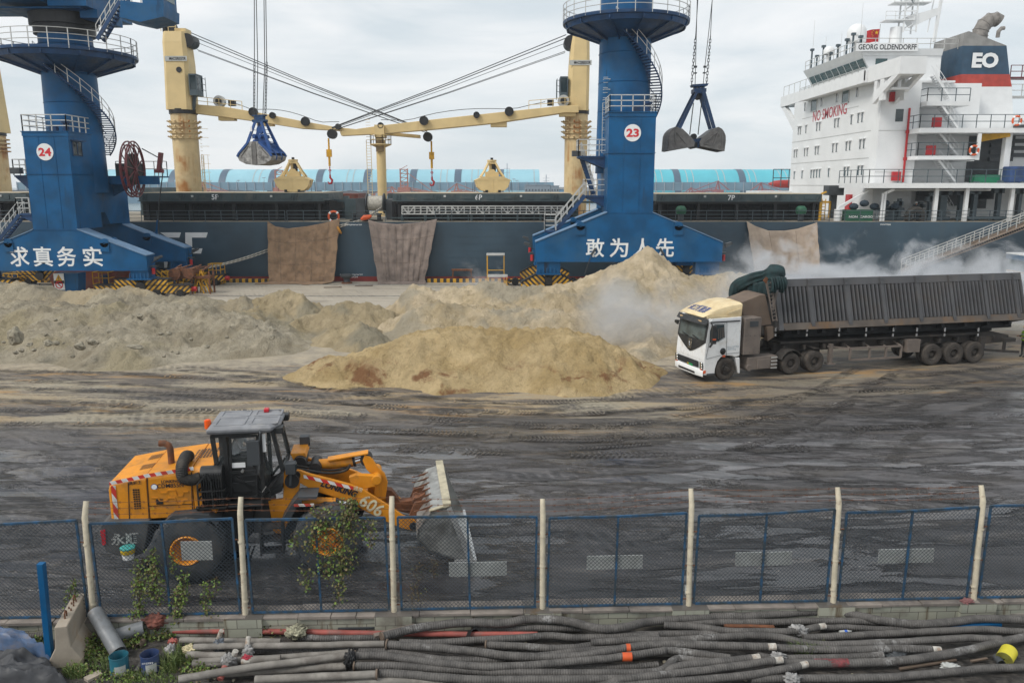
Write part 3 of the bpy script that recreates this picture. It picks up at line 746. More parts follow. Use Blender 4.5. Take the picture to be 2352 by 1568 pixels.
stacker(933,1.0,'tall orange lattice stacker across the water left of the cream jib post',M['far_orange'],True)
stacker(652,.95,'orange lattice stacker half hidden behind the left cream grab',M['far_orange'],True)
stacker(1051,.8,'orange stacker with low boom right of the cream jib post',M['far_orange'],False,1)
stacker(905,.62,'small orange stacker beside the cream jib post',M['far_orange'],False,-1)
stacker(480,.9,'orange stacker beside the left cream ship crane',M['far_orange'],False,1)
stacker(1640,.95,'dull red stacker before the turquoise shed, middle one',M['far_red'],False,-1)
stacker(1737,.85,'dull red stacker before the turquoise shed, beside the ship house',M['far_red'],False,1)
stacker(1580,.55,'smallest dull red stacker before the turquoise shed',M['far_red'],False,1)
def far_building(a,c,h,m,label,Y=575,nwin=8):
 xa,xc=fx(a,Y),fx(c,Y)
 t=thing('far_building',label,'building',((xa+xc)/2,Y,.5),0,'small buildings across the water')
 w=(xc-xa)/2
 MB().bx(-w,w,0,9,0,h).build('wall',m,t);MB().bx(-w-.3,w+.3,-.3,9.3,h,h+.4).build('roof',M['far_roof'],t)
 b=MB()
 for r_ in range(max(1,int(h/3.2))):
  for i in range(nwin):b.cut().bx(-w+(i+.25)*2*w/nwin,-w+(i+.7)*2*w/nwin,-.12,0.01,1.2+3.1*r_,2.5+3.1*r_)
 b.build('window',M['glass'],t)
M['far_roof']=mat('far_grey_roof',(.23,.27,.31),.8);M['far_grey']=mat('far_grey_wall',(.20,.24,.28),.85);M['far_white']=mat('far_white_wall',(.6,.64,.66),.8);M['far_blue']=mat('far_blue_wall',(.06,.22,.38),.7)
far_building(1205,1262,8.4,M['far_grey'],'grey office block across the water behind the right cream grab')
far_building(1264,1282,7.8,M['far_grey'],'narrow dark grey block beside the grey office block',nwin=3)
far_building(1283,1312,5.4,M['far_blue'],'blue low hall across the water by the right cream ship crane',nwin=3)
far_building(1392,1420,4.2,M['far_blue'],'blue low hut across the water right of the right tower crane',nwin=3)
def mast(px,h,label,lat=False,Y=592):
 b=MB();w=.9 if lat else .25
 if lat:
  for q in(-1,1):b.bar((q*w,0,0),(q*.12,0,h),.22)
  for k in range(10):b.bar((-w*(1-k/10),0,h*k/10),(w*(1-k/10)*.9,0,h*(k+1)/10),.14)
  for k in(.72,.84):b.bar((-2.4,0,h*k),(2.4,0,h*k),.2)
 else:
  b.bar((0,0,0),(0,0,h),.22);b.bx(-1.2,1.2,-.2,.2,h-.5,h)
 tag(b.build('lattice_mast' if lat else 'floodlight_mast',M['screen_post'],loc=(fx(px,Y),Y,.5)),label,'mast','masts across the water')
mast(1165,24,'tall grey lattice mast across the water beside the right cream grab',True)
mast(1253,16,'short grey lattice mast by the grey office block across the water',True)
for i,q in enumerate((1171,1180,1187)):mast(q,12+(i%2),('leftmost','middle','rightmost')[i]+' of three floodlight masts beside the tall lattice mast')
mast(618,14,'floodlight mast rising behind the left cream grab')
mast(560,12,'floodlight mast between the blue grab and the left cream grab')
def tug(px,label,Y=330):
 t=thing('workboat',label,'boat',(fx(px,Y),Y,-3.2),0,'small boats in the harbour')
 MB().prism([(-6,-1.6,.0),(-6.6,-1.6,1.7),(6.8,-1.6,2.2),(5.2,-1.6,0)],(0,3.2,0)).build('hull',M['far_grey'],t)
 MB().bx(-3,2,-1.2,1.2,1.7,4.4).bx(-1.5,1.2,-1,1,4.4,6.4).bar((-.2,0,6.4),(-.2,0,9),.2).build('wheelhouse',M['far_white'],t)
 MB().bx(-1.2,.9,-1.06,-1.0,5.2,6.0).bx(-2.5,1.6,-1.26,-1.2,2.8,3.5).build('window',M['glass'],t)
tug(489,'white workboat beside the foot of the left cream ship crane');tug(906,'small white workboat behind the foot of the cream jib post')
HY=76.4
DZ=P((1176,510),HY).z
ship=thing('bulk_carrier','slate blue bulk carrier with cream cranes and a white deckhouse moored along the quay','ship')
MB().bx(-75,110,HY,HY+30,-4,DZ).build('hull',M['hull'],ship)
MB().bx(-75,110,HY-.02,HY+.3,-4,.42).build('boot_top',M['hull_red'],ship)
MB().bx(-75,110,HY+.12,HY+29.9,DZ,DZ+.03).build('deck',M['deck'],ship)
b=MB()
for i in range(7):b.bx(-75,110,HY-.012,HY+.05,.9+i*.66,.915+i*.66)
b.build('plate_seam',M['hull'],ship)
b=MB();yy=HY-.03
def pf(pts):b.prism([P(z24(*q),yy)for q in pts],(0,.02,0))
pf([(1570,196),(1773,196),(1757,246),(1640,246)])
pf([(1815,196),(2035,196),(2020,246),(1880,246),(1884,340),(1815,300)])
pf([(1880,352),(1983,352),(1970,402),(1890,402)]);pf([(1815,402),(1880,402),(1880,470),(1815,470)])
pf([(1605,460),(1645,460),(1635,560),(1612,560)]);pf([(1440,470),(1480,470),(1480,565),(1450,565)])
b.build('ship_name_lettering',M['text_white'],ship)
b=MB()
def hull_text(s,p,w,h):b.text(s,P(p,yy),(1,0,0),(0,0,1),w,h,.02)
hull_text('GGWBTP|FWWTP',z3(783,941),2.3,.16);hull_text('SGWBTP|FWWTP',z3(793,1253),2.2,.16);hull_text('TECH',z3(806,1266),.8,.15)
hull_text('GWBTP',z24(848,121),1.3,.18);hull_text('FWWTP|ER',ze(1045,706),1.0,.16)
b.build('draught_lettering',M['text_white'],ship)
def deck_rail(xa,xb):
 b=MB();A=P((xa,510),HY+.4);B=P((xb,510),HY+.4)
 b.rail([(A.x,HY+.4,DZ),(B.x,HY+.4,DZ)],1.05,1.5,.026,2);b.build('deck_railing',M['rail_dark'],ship)
for a,c in((-40,655),(660,886),(1000,1340),(1340,2010),(2014,2345)):deck_rail(a,c)
def hatch(pxl,pxr,py_top,py_bot,num,npx,Yf=78.2,side=True):
 zt_,zb_=P((CX,py_top),Yf).z,P((CX,py_bot),Yf).z
 xl,xr=P((pxl,py_top),Yf).x,P((pxr,py_top),Yf).x
 b=MB().mat(0).bx(xl,xr,Yf,Yf+9.5,zb_,zt_-.02).mat(1).bx(xl+.05,xr-.05,Yf+.05,Yf+9.5,zt_-.02,zt_+.03)
 n=int((xr-xl)/1.25)
 b.mat(0)
 for i in range(n+1):
  x=xl+.4+i*(xr-xl-.8)/n
  if i%3==0:b.bar((x-.12,Yf-.08,zb_+.05),(x+.05,Yf-.08,zt_-.1),.07);b.bar((x+.18,Yf-.08,zb_+.05),(x+.35,Yf-.08,zt_-.1),.07)
  elif i%3==1:b.bx(x,x+.55,Yf-.05,Yf+.02,zb_+.12,zt_-.12)
  else:b.bx(x,x+1.0,Yf-.07,Yf+.02,zb_+.2,zt_-.14)
 b.bx(xl-.1,xr+.1,Yf-.14,Yf+.02,zb_-.06,zb_+.02)
 b.mat(2);b.text(num,P((npx,(py_top+py_bot)/2+.5),Yf-.09),(1,0,0),(0,0,1),None,.5,.015)
 b.mat(3)
 for i in(2,5):b.bx(xl+i*(xr-xl)/7,xl+i*(xr-xl)/7+.22,Yf-.09,Yf+.01,zb_+.35,zb_+.55)
 b.build('hatch_cover',[M['hatch'],M['hatch_top'],M['text_white'],M['signwhite']],ship)
 b=MB().bx(xl-.3,xr+.3,Yf+1.3,Yf+8.6,DZ+.03,zb_-.07)
 for i in range(n+1):
  x=xl+i*(xr-xl)/n;b.bx(x,x+.16,Yf+1.1,Yf+1.3,DZ+.03,zb_-.1)
 b.build('hatch_coaming',M['void'],ship)  # near-black colour carries the shade beneath the overhanging covers
 b=MB();k=max(3,n//3)
 for i in range(k+1):
  x=xl+.5+i*(xr-xl-1)/k;b.bx(x-.14,x+.14,Yf+.5,Yf+.8,DZ+.03,zb_-.07)
 b.bx(xl,xr,Yf+.4,Yf+.9,zb_-.28,zb_-.07)
 b.build('hatch_support',M['black'],ship)
hatch(-120,46,443,460.5,'4P',-60);hatch(318,741,443,461.5,'5P',494);hatch(902,1311,444,461.5,'6P',1099.5);hatch(1508,1888,445.5,462,'7P',1680,78.6)
b=MB();A=P((318,441),100);B=P((430,428),92)
for a,c,yt in((320,430,431),(640,712,444)):
 xl,xr=P((a,440),93).x,P((c,440),93).x;b.cut().bx(xl,xr,93,98,DZ,P((CX,yt),93).z)
b.build('hatch_cover',M['hatch'],ship)
xl,xr=P((742,445),90).x,P((822,445),90).x
MB().bx(xl,xr,90,96,DZ+.8,P((CX,445),90).z).build('hatch_cover',M['red_dirty'],ship)
b=MB()
for px,w,h in((744,1.3,1.9),(756,.5,1.3),(770,1.0,2.1),(783,.7,1.0),(795,.5,2.3),(806,1.2,2.1),(818,.6,1.2),(893,.7,2.0),(897,.5,2.6),(1312,1.0,1.8),(1322,.6,2.4),(1496,.9,1.7)):
 Yd=random.uniform(82,86);x=P((px,480),Yd).x;b.cut().bx(x-w/2,x+w/2,Yd,Yd+.8,DZ,DZ+h)
b.cut().bx(P((745,470),83).x,P((830,470),83).x,83,83.3,DZ+1.75,DZ+2.0)
b.cut().bx(P((1308,470),82).x,P((1400,470),82).x,84,84.3,DZ+1.6,DZ+1.8)
b.build('deck_machinery',M['hatch'],ship)
for px in(733.8,1887):
 b=MB();x=P((px,480),80).x
 for i in range(2):b.bar((x+i*.35,80,DZ),(x+i*.35,80,DZ+2.1),.07)
 for k in range(7):b.bar((x,80,DZ+.2+.28*k),(x+.35,80,DZ+.2+.28*k),.06)
 b.build('ladder',M['yellow'],ship)
b=MB();c=P(z3(946,805),81)
b.mat(0).cyl(c+Vector((-.75,0,0)),c+Vector((.75,0,0)),.72,20)
for i in range(13):b.lathe([(.70,0),(.78,.055),(.70,.11)],c+Vector((-.75+i*.115,0,0)),(1,0,0),18)
b.mat(1)
for s in(-.85,.85):b.cyl(c+Vector((s-.05,0,0)),c+Vector((s+.05,0,0)),1.0,20)
b.bx(c.x-1.9,c.x-1.0,80.4,81.6,DZ,c.z+.5);b.bx(c.x+1.1,c.x+1.9,80.4,81.6,DZ,c.z+.3);b.cyl(c+Vector((1.2,0,0)),c+Vector((2.1,0,0)),.5,14)
b.build('mooring_winch',[M['rope'],M['grey_dark']],ship,smooth=40)
b=MB();c=P(z3(890,893),77.4)
b.bx(c.x-1.6,c.x+1.5,77,77.6,DZ,DZ+.18)
for q in(-1.2,0,1.2):b.cyl((c.x+q,77.3,DZ+.1),(c.x+q,77.3,DZ+.75),.2,12);b.cyl((c.x+q,77.3,DZ+.7),(c.x+q,77.3,DZ+.8),.28,12)
b.build('fairlead',M['black'],ship,smooth=40)
for px,py in((z4(945,1118)),(ze(244,610))):
 b=MB();x=P((px,py),77.6).x
 b.mat(0).cyl((x,77.6,DZ),(x,77.6,DZ+.7),.28,12).mat(1).lathe([(0,1.5),(.3,1.47),(.5,1.25),(.52,.95),(.42,.7),(.25,.65),(0,.65)],(x,77.6,DZ),Z,14)
 b.build('mushroom_vent',[M['grey_dark'],mat('deck_green_paint',(.015,.10,.05),.5)],ship,smooth=50)
b=MB();A=P(z3(1108,823),77.7);B=P(z3(2125,823),77.7);zl_=P(z3(1108,872),77.7).z
n=26
for yq in(77.7,78.35):
 for k in(0,.35,.7,1.0):b.bar((A.x,yq,zl_+(A.z-zl_)*k),(B.x,yq,zl_+(A.z-zl_)*k),.10 if k in(0,1)else .05)
 for i in range(n+1):
  x=A.x+(B.x-A.x)*i/n;b.bar((x,yq,zl_),(x,yq,A.z),.06)
  if i<n and i%4<2:b.bar((x,yq,zl_ if i%2 else A.z),(A.x+(B.x-A.x)*(i+1)/n,yq,A.z if i%2 else zl_),.06)
for i in range(n):x=A.x+(B.x-A.x)*i/n;b.bar((x,77.7,zl_+.1),(x,78.35,zl_+.1),.12)
b.build('stowed_gangway',M['grey_rail'],ship)
b=MB()
for i in range(8):x=A.x+(B.x-A.x)*i/7;b.bx(x-.1,x+.1,77.75,78.3,DZ,zl_)
b.bar((A.x-1,77.4,DZ+.35),(B.x,77.4,DZ+.35),.12)
b.build('gangway_support',M['hatch'],ship)
CYL=92.0
def deck_crane(lowL,lowR,ybase,ring_y,top,mir,jib_top,jib_bot,jy,plate,cabp,label=None):
 """cream ship crane: pedestal > house, cab, jib, sheaves, hook"""
 xl,xr=P((lowL[0],ring_y),CYL).x,P((lowR[0],ring_y),CYL).x
 cx_,r=(xl+xr)/2,(xr-xl)/2
 zr=P((CX,ring_y),CYL).z
 b=MB().mat(0).cyl((cx_,CYL,DZ),(cx_,CYL,zr),r,32)
 for k in range(4):
  z=zr-1.0-.55*k
  b.mat(0).cyl((cx_,CYL,z-.05),(cx_,CYL,z+.05),r+.17,32)
  for i in range(14):
   a=2*math.pi*i/14;b.bar((cx_+(r+.05)*math.cos(a),CYL+(r+.05)*math.sin(a),z+.03),(cx_+(r+.42)*math.cos(a),CYL+(r+.42)*math.sin(a),z+.2),.14)
 b.mat(1).cyl((cx_,CYL,zr-.05),(cx_,CYL,zr+.48),r+.12,32)
 ped=b.build('deck_crane',[M['cream_rust'],M['black']],ship,smooth=40)
 b=MB();rings=[]
 for(xa,xb,y_,dep)in top:
  A=P((xa,y_),CYL);B=P((xb,y_),CYL);d=dep
  ch=.35
  rings.append([Vector((A.x+ch,CYL-d,A.z)),Vector((B.x-ch,CYL-d,A.z)),Vector((B.x,CYL-d+ch,A.z)),Vector((B.x,CYL+d-ch,A.z)),Vector((B.x-ch,CYL+d,A.z)),Vector((A.x+ch,CYL+d,A.z)),Vector((A.x,CYL+d-ch,A.z)),Vector((A.x,CYL-d+ch,A.z))])
 b.mat(0).loft(rings)
 b.mat(1);pc=P(plate,CYL-top[1][3]-.04);b.bx(pc.x-1.2,pc.x+1.2,pc.y-.02,pc.y+.03,pc.z-.26,pc.z+.26)
 b.mat(2).text('MACGREGOR',pc+Vector((.2,-.03,0)),(1,0,0),(0,0,1),1.8,.3,.03)
 b.lathe([(0,-.05),(.3,-.05),(.3,.05)],pc+Vector((.25,.02,-1.15)),(0,1,0),16)if mir>0 else None
 b.build('crane_house',[M['cream'],M['signwhite'],M['text_black']],ped)
 c=P(cabp,CYL-.6);b=MB()
 b.mat(0).bx(c.x-.42,c.x+.42,c.y-.9,c.y+.9,c.z+.95,c.z+1.1).bx(c.x-.42,c.x+.42,c.y-.9,c.y+.9,c.z-1.15,c.z-.55)
 for sx in(-.38,.38):
  for sy in(-.86,.86):b.bar((c.x+sx,c.y+sy,c.z-.6),(c.x+sx,c.y+sy,c.z+1),.1)
 b.mat(1).bx(c.x-.34,c.x+.34,c.y-.82,c.y+.82,c.z-.55,c.z+.95)
 b.mat(0)
 for q in(-.5,.1,.7):b.bar((c.x+mir*.75,c.y-.8,c.z+q),(c.x+mir*.75,c.y+.8,c.z+q),.05);b.bar((c.x+mir*.42,c.y-.8,c.z+q),(c.x+mir*.75,c.y-.8,c.z+q),.05)
 for q in(-.8,-.1,.8):b.bar((c.x+mir*.75,c.y+q,c.z-1.2),(c.x+mir*.75,c.y+q,c.z+.9),.05)
 b.bar((c.x-mir*.2,c.y,c.z-1.1),(c.x-mir*.5,c.y,c.z-2.6),.3)
 b.build('crane_cab',[M['rail_dark'],M['glass']],ped)
 n=len(jib_top);rings=[]
 for i in range(n):
  A=P(jib_top[i],jy);B=P(jib_bot[i],jy);w=.85-.35*i/(n-1)
  rings.append([Vector((A.x,jy-w,A.z)),Vector((A.x,jy+w,A.z)),Vector((B.x,jy+w,B.z)),Vector((B.x,jy-w,B.z))])
 jb=MB().loft(rings)
 for i in(1,2):
  B=rings[i][3];jb.bx(B.x-.6,B.x+1.2,jy-.5,jy+.5,B.z-.38,B.z+.3)
 jib=jb.build('jib',M['cream'],ped,bevel=.04)
 def on(u,off=0.0,fr=0.0):
  k=u*(n-1);i=min(int(k),n-2);k-=i
  a=rings[i][0].lerp(rings[i+1][0],k);c_=rings[i][3].lerp(rings[i+1][3],k)
  return a.lerp(c_,fr)+Vector((0,0,off))
 b=MB()
 for u,rr in((.36,.42),(.46,.28),(.63,.42),(.80,.26)):
  b.cut();q=on(u,.12 if rr<.5 else 0,.15);q.y=jy-.95
  b.cyl(q,q+Vector((0,.3,0)),rr,20);b.lathe([(rr-.03,-.05),(rr+.07,-.05),(rr+.07,.35),(rr-.03,.35)],q,(0,1,0),20)
 tip=(on(1,0,.5));tip.x+=-mir*-.4;b.cut()
 b.cyl(tip+Vector((mir*.5,-.35,-.05)),tip+Vector((mir*.5,.35,-.05)),.52,22)
 b.build('sheave',M['black'],jib,smooth=40)
 b=MB()
 c0=on(.18,.55);b.mat(1).cyl(c0+Vector((0,.2,0)),c0+Vector((0,.9,0)),.62,18);b.mat(2).cyl(c0+Vector((0,.1,0)),c0+Vector((0,.2,0)),.35,14).bx(c0.x+mir*1.4-.35,c0.x+mir*1.4+.35,jy-.6,jy,c0.z-.5,c0.z+.1)
 b.mat(0).rail([on(.02,.0)+Vector((0,.1,0)),on(.30,.0)+Vector((0,.1,0))],.9,1.3,.03,1)
 b.mat(2).tube([on(u,.55*abs(math.sin(u*9)))+Vector((0,.4,.2))for u in np.linspace(.25,.8,14)],.035,5)
 b.build('winch_platform',[M['cream'],M['grey_rail'],M['black']],jib,smooth=40)
 tz=P((CX,top[-1][2]),CYL).z
 head=Vector((P((top[-1][0]if mir<0 else top[-1][1],top[-1][2]),CYL).x,CYL,tz))
 b=MB()
 A0=P((top[-1][0],top[-1][2]),CYL);B0=P((top[-1][1],top[-1][2]),CYL)
 bk=A0.x if mir>0 else B0.x
 b.mat(1).cyl((bk+mir*.55,CYL-.5,tz+.55),(bk+mir*.55,CYL+.5,tz+.55),.62,18).bx(bk+mir*.1-.15,bk+mir*.1+.15,CYL-.7,CYL+.7,tz,tz+1.2)
 fr_=B0.x if mir>0 else A0.x
 b.cyl((fr_+mir*.1,CYL-.9,tz-.9),(fr_+mir*.1,CYL+.9,tz-.9),.72,20)
 b.mat(0).bx(min(fr_,fr_-mir*1.2),max(fr_,fr_-mir*1.2),CYL-.8,CYL+.8,tz,tz+.35)
 b.rail([(bk-mir*.1,CYL-1.0,tz),(bk+mir*1.5,CYL-1.0,tz)],.9,.8,.03,1)
 b.build('crane_head',[M['cream'],M['black']],ped,smooth=40)
 b=MB()
 for k,(oy,oz,rr)in enumerate(((-.8,.05,.05),(-.5,-.25,.05),(.5,-1.45,.035),(.8,-1.55,.035),(-.1,-.7,.03))):
  a=Vector((fr_+mir*.6,CYL+oy,tz-.2+oz));e=tip+Vector((mir*.45,oy*.5,.6+oz*.15))
  m_=a.lerp(e,.5)-Vector((0,0,.15));b.tube([a,a.lerp(m_,.5),m_,m_.lerp(e,.5),e],rr,5)
 b.build('luffing_rope',M['wire'],ped)
 h=tip+Vector((mir*.9,-.15,-.5));b=MB()
 b.mat(0).tube([h,h+Vector((0,0,-1.2))],.10,8).bx(h.x-.28,h.x+.28,h.y-.15,h.y+.15,h.z-2.0,h.z-1.2).tube([h+Vector((0,0,-2)),h+Vector((0,0,-3.0))],.13,8)
 b.mat(1);hz=h.z-3.0
 for k in range(3):b.lathe([(.1,-.05),(.16,0),(.1,.05),(.05,0),(.1,-.05)],(h.x,h.y,hz-.16-.3*k),(0,1,0)if k%2 else(1,0,0),10)
 b.tube([(h.x,h.y,hz-.9),(h.x,h.y,hz-1.25),(h.x+.22,h.y,hz-1.5),(h.x+.12,h.y,hz-1.85),(h.x-.15,h.y,hz-1.9),(h.x-.28,h.y,hz-1.65)],[.1,.12,.13,.12,.1,.04],8)
 b.build('hook',[M['yellow'],M['red']],ped,smooth=50)
 lx=cx_+(r+.35)*(1 if mir>0 else 1);b=MB()
 for q in(-.25,.25):b.bar((lx,CYL+q,DZ),(lx,CYL+q,zr-4.5),.06)
 for k in range(24):z=DZ+.4+k*.4;b.bar((lx,CYL-.25,z),(lx,CYL+.25,z),.04)
 for q in(.3,.75):b.bar((lx+q,CYL-.3,DZ+2),(lx+q,CYL-.3,zr-4.5),.035)
 for k in range(9):z=DZ+2+k*.95;b.bars([(lx,CYL-.3,z),(lx+.75,CYL-.3,z),(lx+.75,CYL+.3,z)],.035)
 b.build('ladder',M['cream'],ped)
deck_crane((393,262),(450,262),440,262,[(391,448,254,1.45),(385.5,441,150,1.35),(381,435,100,1.25),(381,433,76,1.1)],1,[(421,239),z3(0,202),z3(240,243),z3(480,290),z3(720,332),z3(1225,378)],[(421,258),z3(0,266),z3(240,300),z3(480,338),z3(720,352),z3(1225,398)],CYL+.6,z1(1575,526),z1(1757,765))
deck_crane((1297.5,262),(1350.5,262),445,262,[(1301,1350,256,1.45),(1307,1352.5,150,1.35),(1310,1352.5,110,1.25),(1312,1352.5,80,1.1)],-1,[z3(2215,195),z3(2110,198),z3(1700,240),z3(1300,283),z3(980,320),z3(725,356)],[z3(2215,240),z3(2130,240),z3(1700,305),z3(1300,345),z3(1010,370),z3(735,384)],CYL-1.2,z4(421,328),z4(332,460))
b=MB();c=P((-25,300),CYL)
b.mat(0).cyl((c.x,CYL,DZ),(c.x,CYL,P((CX,312),CYL).z),1.55,28).mat(1).cyl((c.x,CYL,P((CX,312),CYL).z),(c.x,CYL,P((CX,305),CYL).z),1.65,28)
for k in range(4):z=P((CX,322+9*k),CYL).z;b.mat(0).cyl((c.x,CYL,z),(c.x,CYL,z+.12),1.9,28)
b.mat(2).loft([[Vector((c.x-w,CYL-w,z)),Vector((c.x+w,CYL-w,z)),Vector((c.x+w,CYL+w,z)),Vector((c.x-w,CYL+w,z))]for w,z in((1.5,P((CX,305),CYL).z),(1.25,P((CX,150),CYL).z))])
b.build('deck_crane',[M['cream_rust'],M['black'],M['cream']],ship,smooth=40)
b=MB();c=P((878,440),CYL-1.2);zt0=P((CX,322),CYL-1.2).z
b.mat(0).cyl((c.x,CYL-1.2,DZ),(c.x,CYL-1.2,zt0),.52,20).mat(0).bx(c.x-.5,c.x+.55,CYL-2.2,CYL-.2,P((CX,318),CYL).z,P((CX,290),CYL).z)
b.mat(1).bx(c.x-.42,c.x+.42,CYL-2.0,CYL-1.72,P((CX,350),CYL).z,P((CX,318),CYL).z)
b.mat(0).lathe([(.5,-.3),(1.2,0),(1.2,.08),(.5,.08)],(c.x,CYL-1.2,P((CX,334),CYL).z),Z,16)
pts=[(c.x+1.15*math.cos(a),CYL-1.2+1.15*math.sin(a),P((CX,333),CYL).z)for a in np.linspace(0,2*math.pi,11)]
b.rail(pts,1.0,.8,.03,1)
lx=c.x-1.1
for q in(0,.5):b.bar((lx-q,CYL-1.2,DZ),(lx-q,CYL-1.2,zt0),.06)
for k in range(34):z=DZ+.3+k*.31;b.bar((lx,CYL-1.2,z),(lx-.5,CYL-1.2,z),.04)
b.build('jib_rest_post',[M['cream'],mat('brown_fender_pad',(.2,.14,.07),.9)],ship,smooth=40)
YN=82.0;YW0=84.1;XF=P((2006.5,432),YN).x
def Fz(p):return PX(p,XF)
XW=XF-1.2
zwk=PX((1984,190),XW).z
top_z=zwk
YFAR=PX((1813,430),XF).y
b=MB().bx(XF,XF+3.9,YN,YFAR,DZ,top_z).bx(XF+3.9,XF+11,YW0,YFAR,DZ,top_z)
b.build('deckhouse',M['white'],ship)
house=ship.children[-1]
b=MB()
for(p,q)in((z5(842,910),z5(292,1005)),(z5(827,1100),z5(287,1155)),(z5(820,1292),z5(280,1306)),(z5(758,740),z5(365,836))):
 A,B=Fz(p),Fz(q);b.bx(XF-.02,XF+.02,min(A.y,B.y),max(A.y,B.y),A.z-.035,A.z+.035)
for y_ in(395.2,300):z=P((CX,y_),YN).z;b.bx(XF,XF+4,YN-.02,YN,z-.03,z+.03)
b.build('deck_seam',M['grey_rail'],house)
def fwin(p,w,h):
 c=Fz(p);b=MB().mat(0).bx(XF-.03,XF+.05,c.y-w/2,c.y+w/2,c.z-h/2,c.z+h/2)
 b.mat(1).bx(XF-.25,XF,c.y-w/2-.15,c.y+w/2+.15,c.z+h/2+.02,c.z+h/2+.1)
 b.bx(XF-.06,XF,c.y-w/2-.07,c.y-w/2,c.z-h/2,c.z+h/2)
 b.build('window',[M['glass'],M['white2']],house)
W_=[[(384,747),(499,714),(606,684),(748,645)],[(339,912),(354,910),(392,902),(468,886),(488,882),(594,860),(617,856),(709,835),(757,824),(784,819)],[(311,1072),(328,1070),(382,1062),(401,1060),(458,1051),(477,1048),(580,1033),(605,1030),(674,1020),(698,1016),(770,1006),(796,1002)],[(310,1222),(365,1217),(428,1213),(447,1212),(467,1210),(487,1209),(550,1204),(660,1196),(684,1195),(757,1189),(782,1187)]]
for i,row in enumerate(W_):
 for p in row:fwin(z5(*p),.42,.95)
for p in((447,736),(668,674)):
 c=Fz(z5(*p));b=MB().mat(0).bx(XF-.03,XF+.05,c.y-.85,c.y+.85,c.z-.62,c.z+.62)
 b.mat(1).bx(XF-.3,XF,c.y-1.0,c.y+1.0,c.z+.64,c.z+.74).bx(XF-.07,XF,c.y-.95,c.y-.85,c.z-.7,c.z+.64).bx(XF-.07,XF,c.y+.85,c.y+.95,c.z-.7,c.z+.64).bx(XF-.07,XF,c.y-.95,c.y+.95,c.z-.72,c.z-.62)
 b.build('window',[M['glass_teal'],M['grey_rail']],house)
A=Fz(z5(552,786));b=MB().text('NO SMOKING',A+Vector((-.02,0,0)),Fz(z5(670,760))-Fz(z5(435,820)),Z,(Fz(z5(670,760))-Fz(z5(435,820))).length,1.2,.01)
b.v=[(XF-.03,v[1],v[2])for v in b.v]
b.build('no_smoking_lettering',M['text_dred'],house)
b=MB();zw0=top_z
c1,c2=PX((1984,190),XW),PX((1834,231),XW)
ya,yb=c1.y,c2.y
b.bx(XW,XF+8,ya,yb,top_z+.004,zwk+.2).bx(XW,XW+.1,ya,yb,zwk+.2,zwk+1.15).bx(XW,XF+3,ya,ya+.1,zwk+.2,zwk+1.15)
b.build('bridge_deck',M['white2'],house)
zr=PX((1967,119),XF-.2).z
yw0,yw1=ya+3.2,yb+.6
def wy(z,base,k):return base
zs_,ze_=PX(zb(1290,478),XF+.4).z,PX(zb(1285,345),XF).z
b=MB()
b.mat(0).bx(XF+.5,XF+8,yw0,yw1,zwk,zs_)
b.loft([[Vector((XF+.5,yw0,zs_)),Vector((XF+8,yw0,zs_)),Vector((XF+8,yw1,zs_)),Vector((XF+.5,yw1,zs_))],[Vector((XF-.2,yw0,ze_+.3)),Vector((XF+8,yw0,ze_+.3)),Vector((XF+8,yw1,ze_+.3)),Vector((XF-.2,yw1,ze_+.3))]])
b.loft([[Vector((XF-.2,yw0-.1,ze_+.3)),Vector((XF+8,yw0-.1,ze_+.3)),Vector((XF+8,yw1+.1,ze_+.3)),Vector((XF-.2,yw1+.1,ze_+.3))],[Vector((XF-.55,yw0-.3,zr)),Vector((XF+8,yw0-.3,zr)),Vector((XF+8,yw1+.3,zr)),Vector((XF-.55,yw1+.3,zr))]])
b.build('wheelhouse',M['white2'],house)
wh=house.children[-1]
n=9
for i in range(n):
 y0=yw0+.3+i*(yw1-yw0-.6)/n;y1=y0+(yw1-yw0-.6)/n-.28
 b=MB();o=.05
 def wp(y_,k):zq_=zs_+.05+(ze_-zs_)*k;return Vector((XF+.5-.7*(zq_-zs_)/(ze_+.3-zs_)-o,y_,zq_))
 b.mat(0).loft([[wp(y0,0),wp(y1,0),wp(y1,1),wp(y0,1)],[wp(y0,0)+Vector((.1,0,0)),wp(y1,0)+Vector((.1,0,0)),wp(y1,1)+Vector((.1,0,0)),wp(y0,1)+Vector((.1,0,0))]])
 b.build('window',M['glass_teal'],wh)
b=MB().mat(0).bx(XF+1.2,XF+2.4,yw0-.04,yw0+.02,zs_+.1,ze_);b.cut().bx(XF+3.2,XF+4.6,yw0-.04,yw0+.02,zs_+.1,ze_);b.build('window',M['glass_teal'],wh)
b=MB().rail([(XW+.05,ya+.1,zwk+1.15),(XW+.05,yb-.1,zwk+1.15)],.35,1.6,.03,1);b.rail([(XF+9.6,yw0,zr),(XF-.4,yw0,zr),(XF-.4,yw1,zr)],1.05,1.4,.03,1);b.build('bridge_railing',M['grey_rail'],house)
b=MB()
for k,h in((.05,2.2),(.16,1.2),(.28,2.0),(.42,.9),(.55,1.4),(.7,1.6),(.8,1.9),(.92,1.3)):
 y_=yw1+(yw0-yw1)*k;b.cut().bar((XF,y_,zr),(XF,y_,zr+h),.16);b.bx(XF-.2,XF+.2,y_-.2,y_+.2,zr+h,zr+h+.25)
b.build('roof_light',M['rail_dark'],wh)
b=MB()
for px,h in((1866,120),(1895,68),(1930,62),(1973,100)):
 Yq=PX((px,130),XF+.5).y;b.cut().cyl((XF+.5,Yq,zr),(XF+.5,Yq,zr+h/20),.035,6,.012)
b.build('whip_antenna',M['grey_rail'],wh)
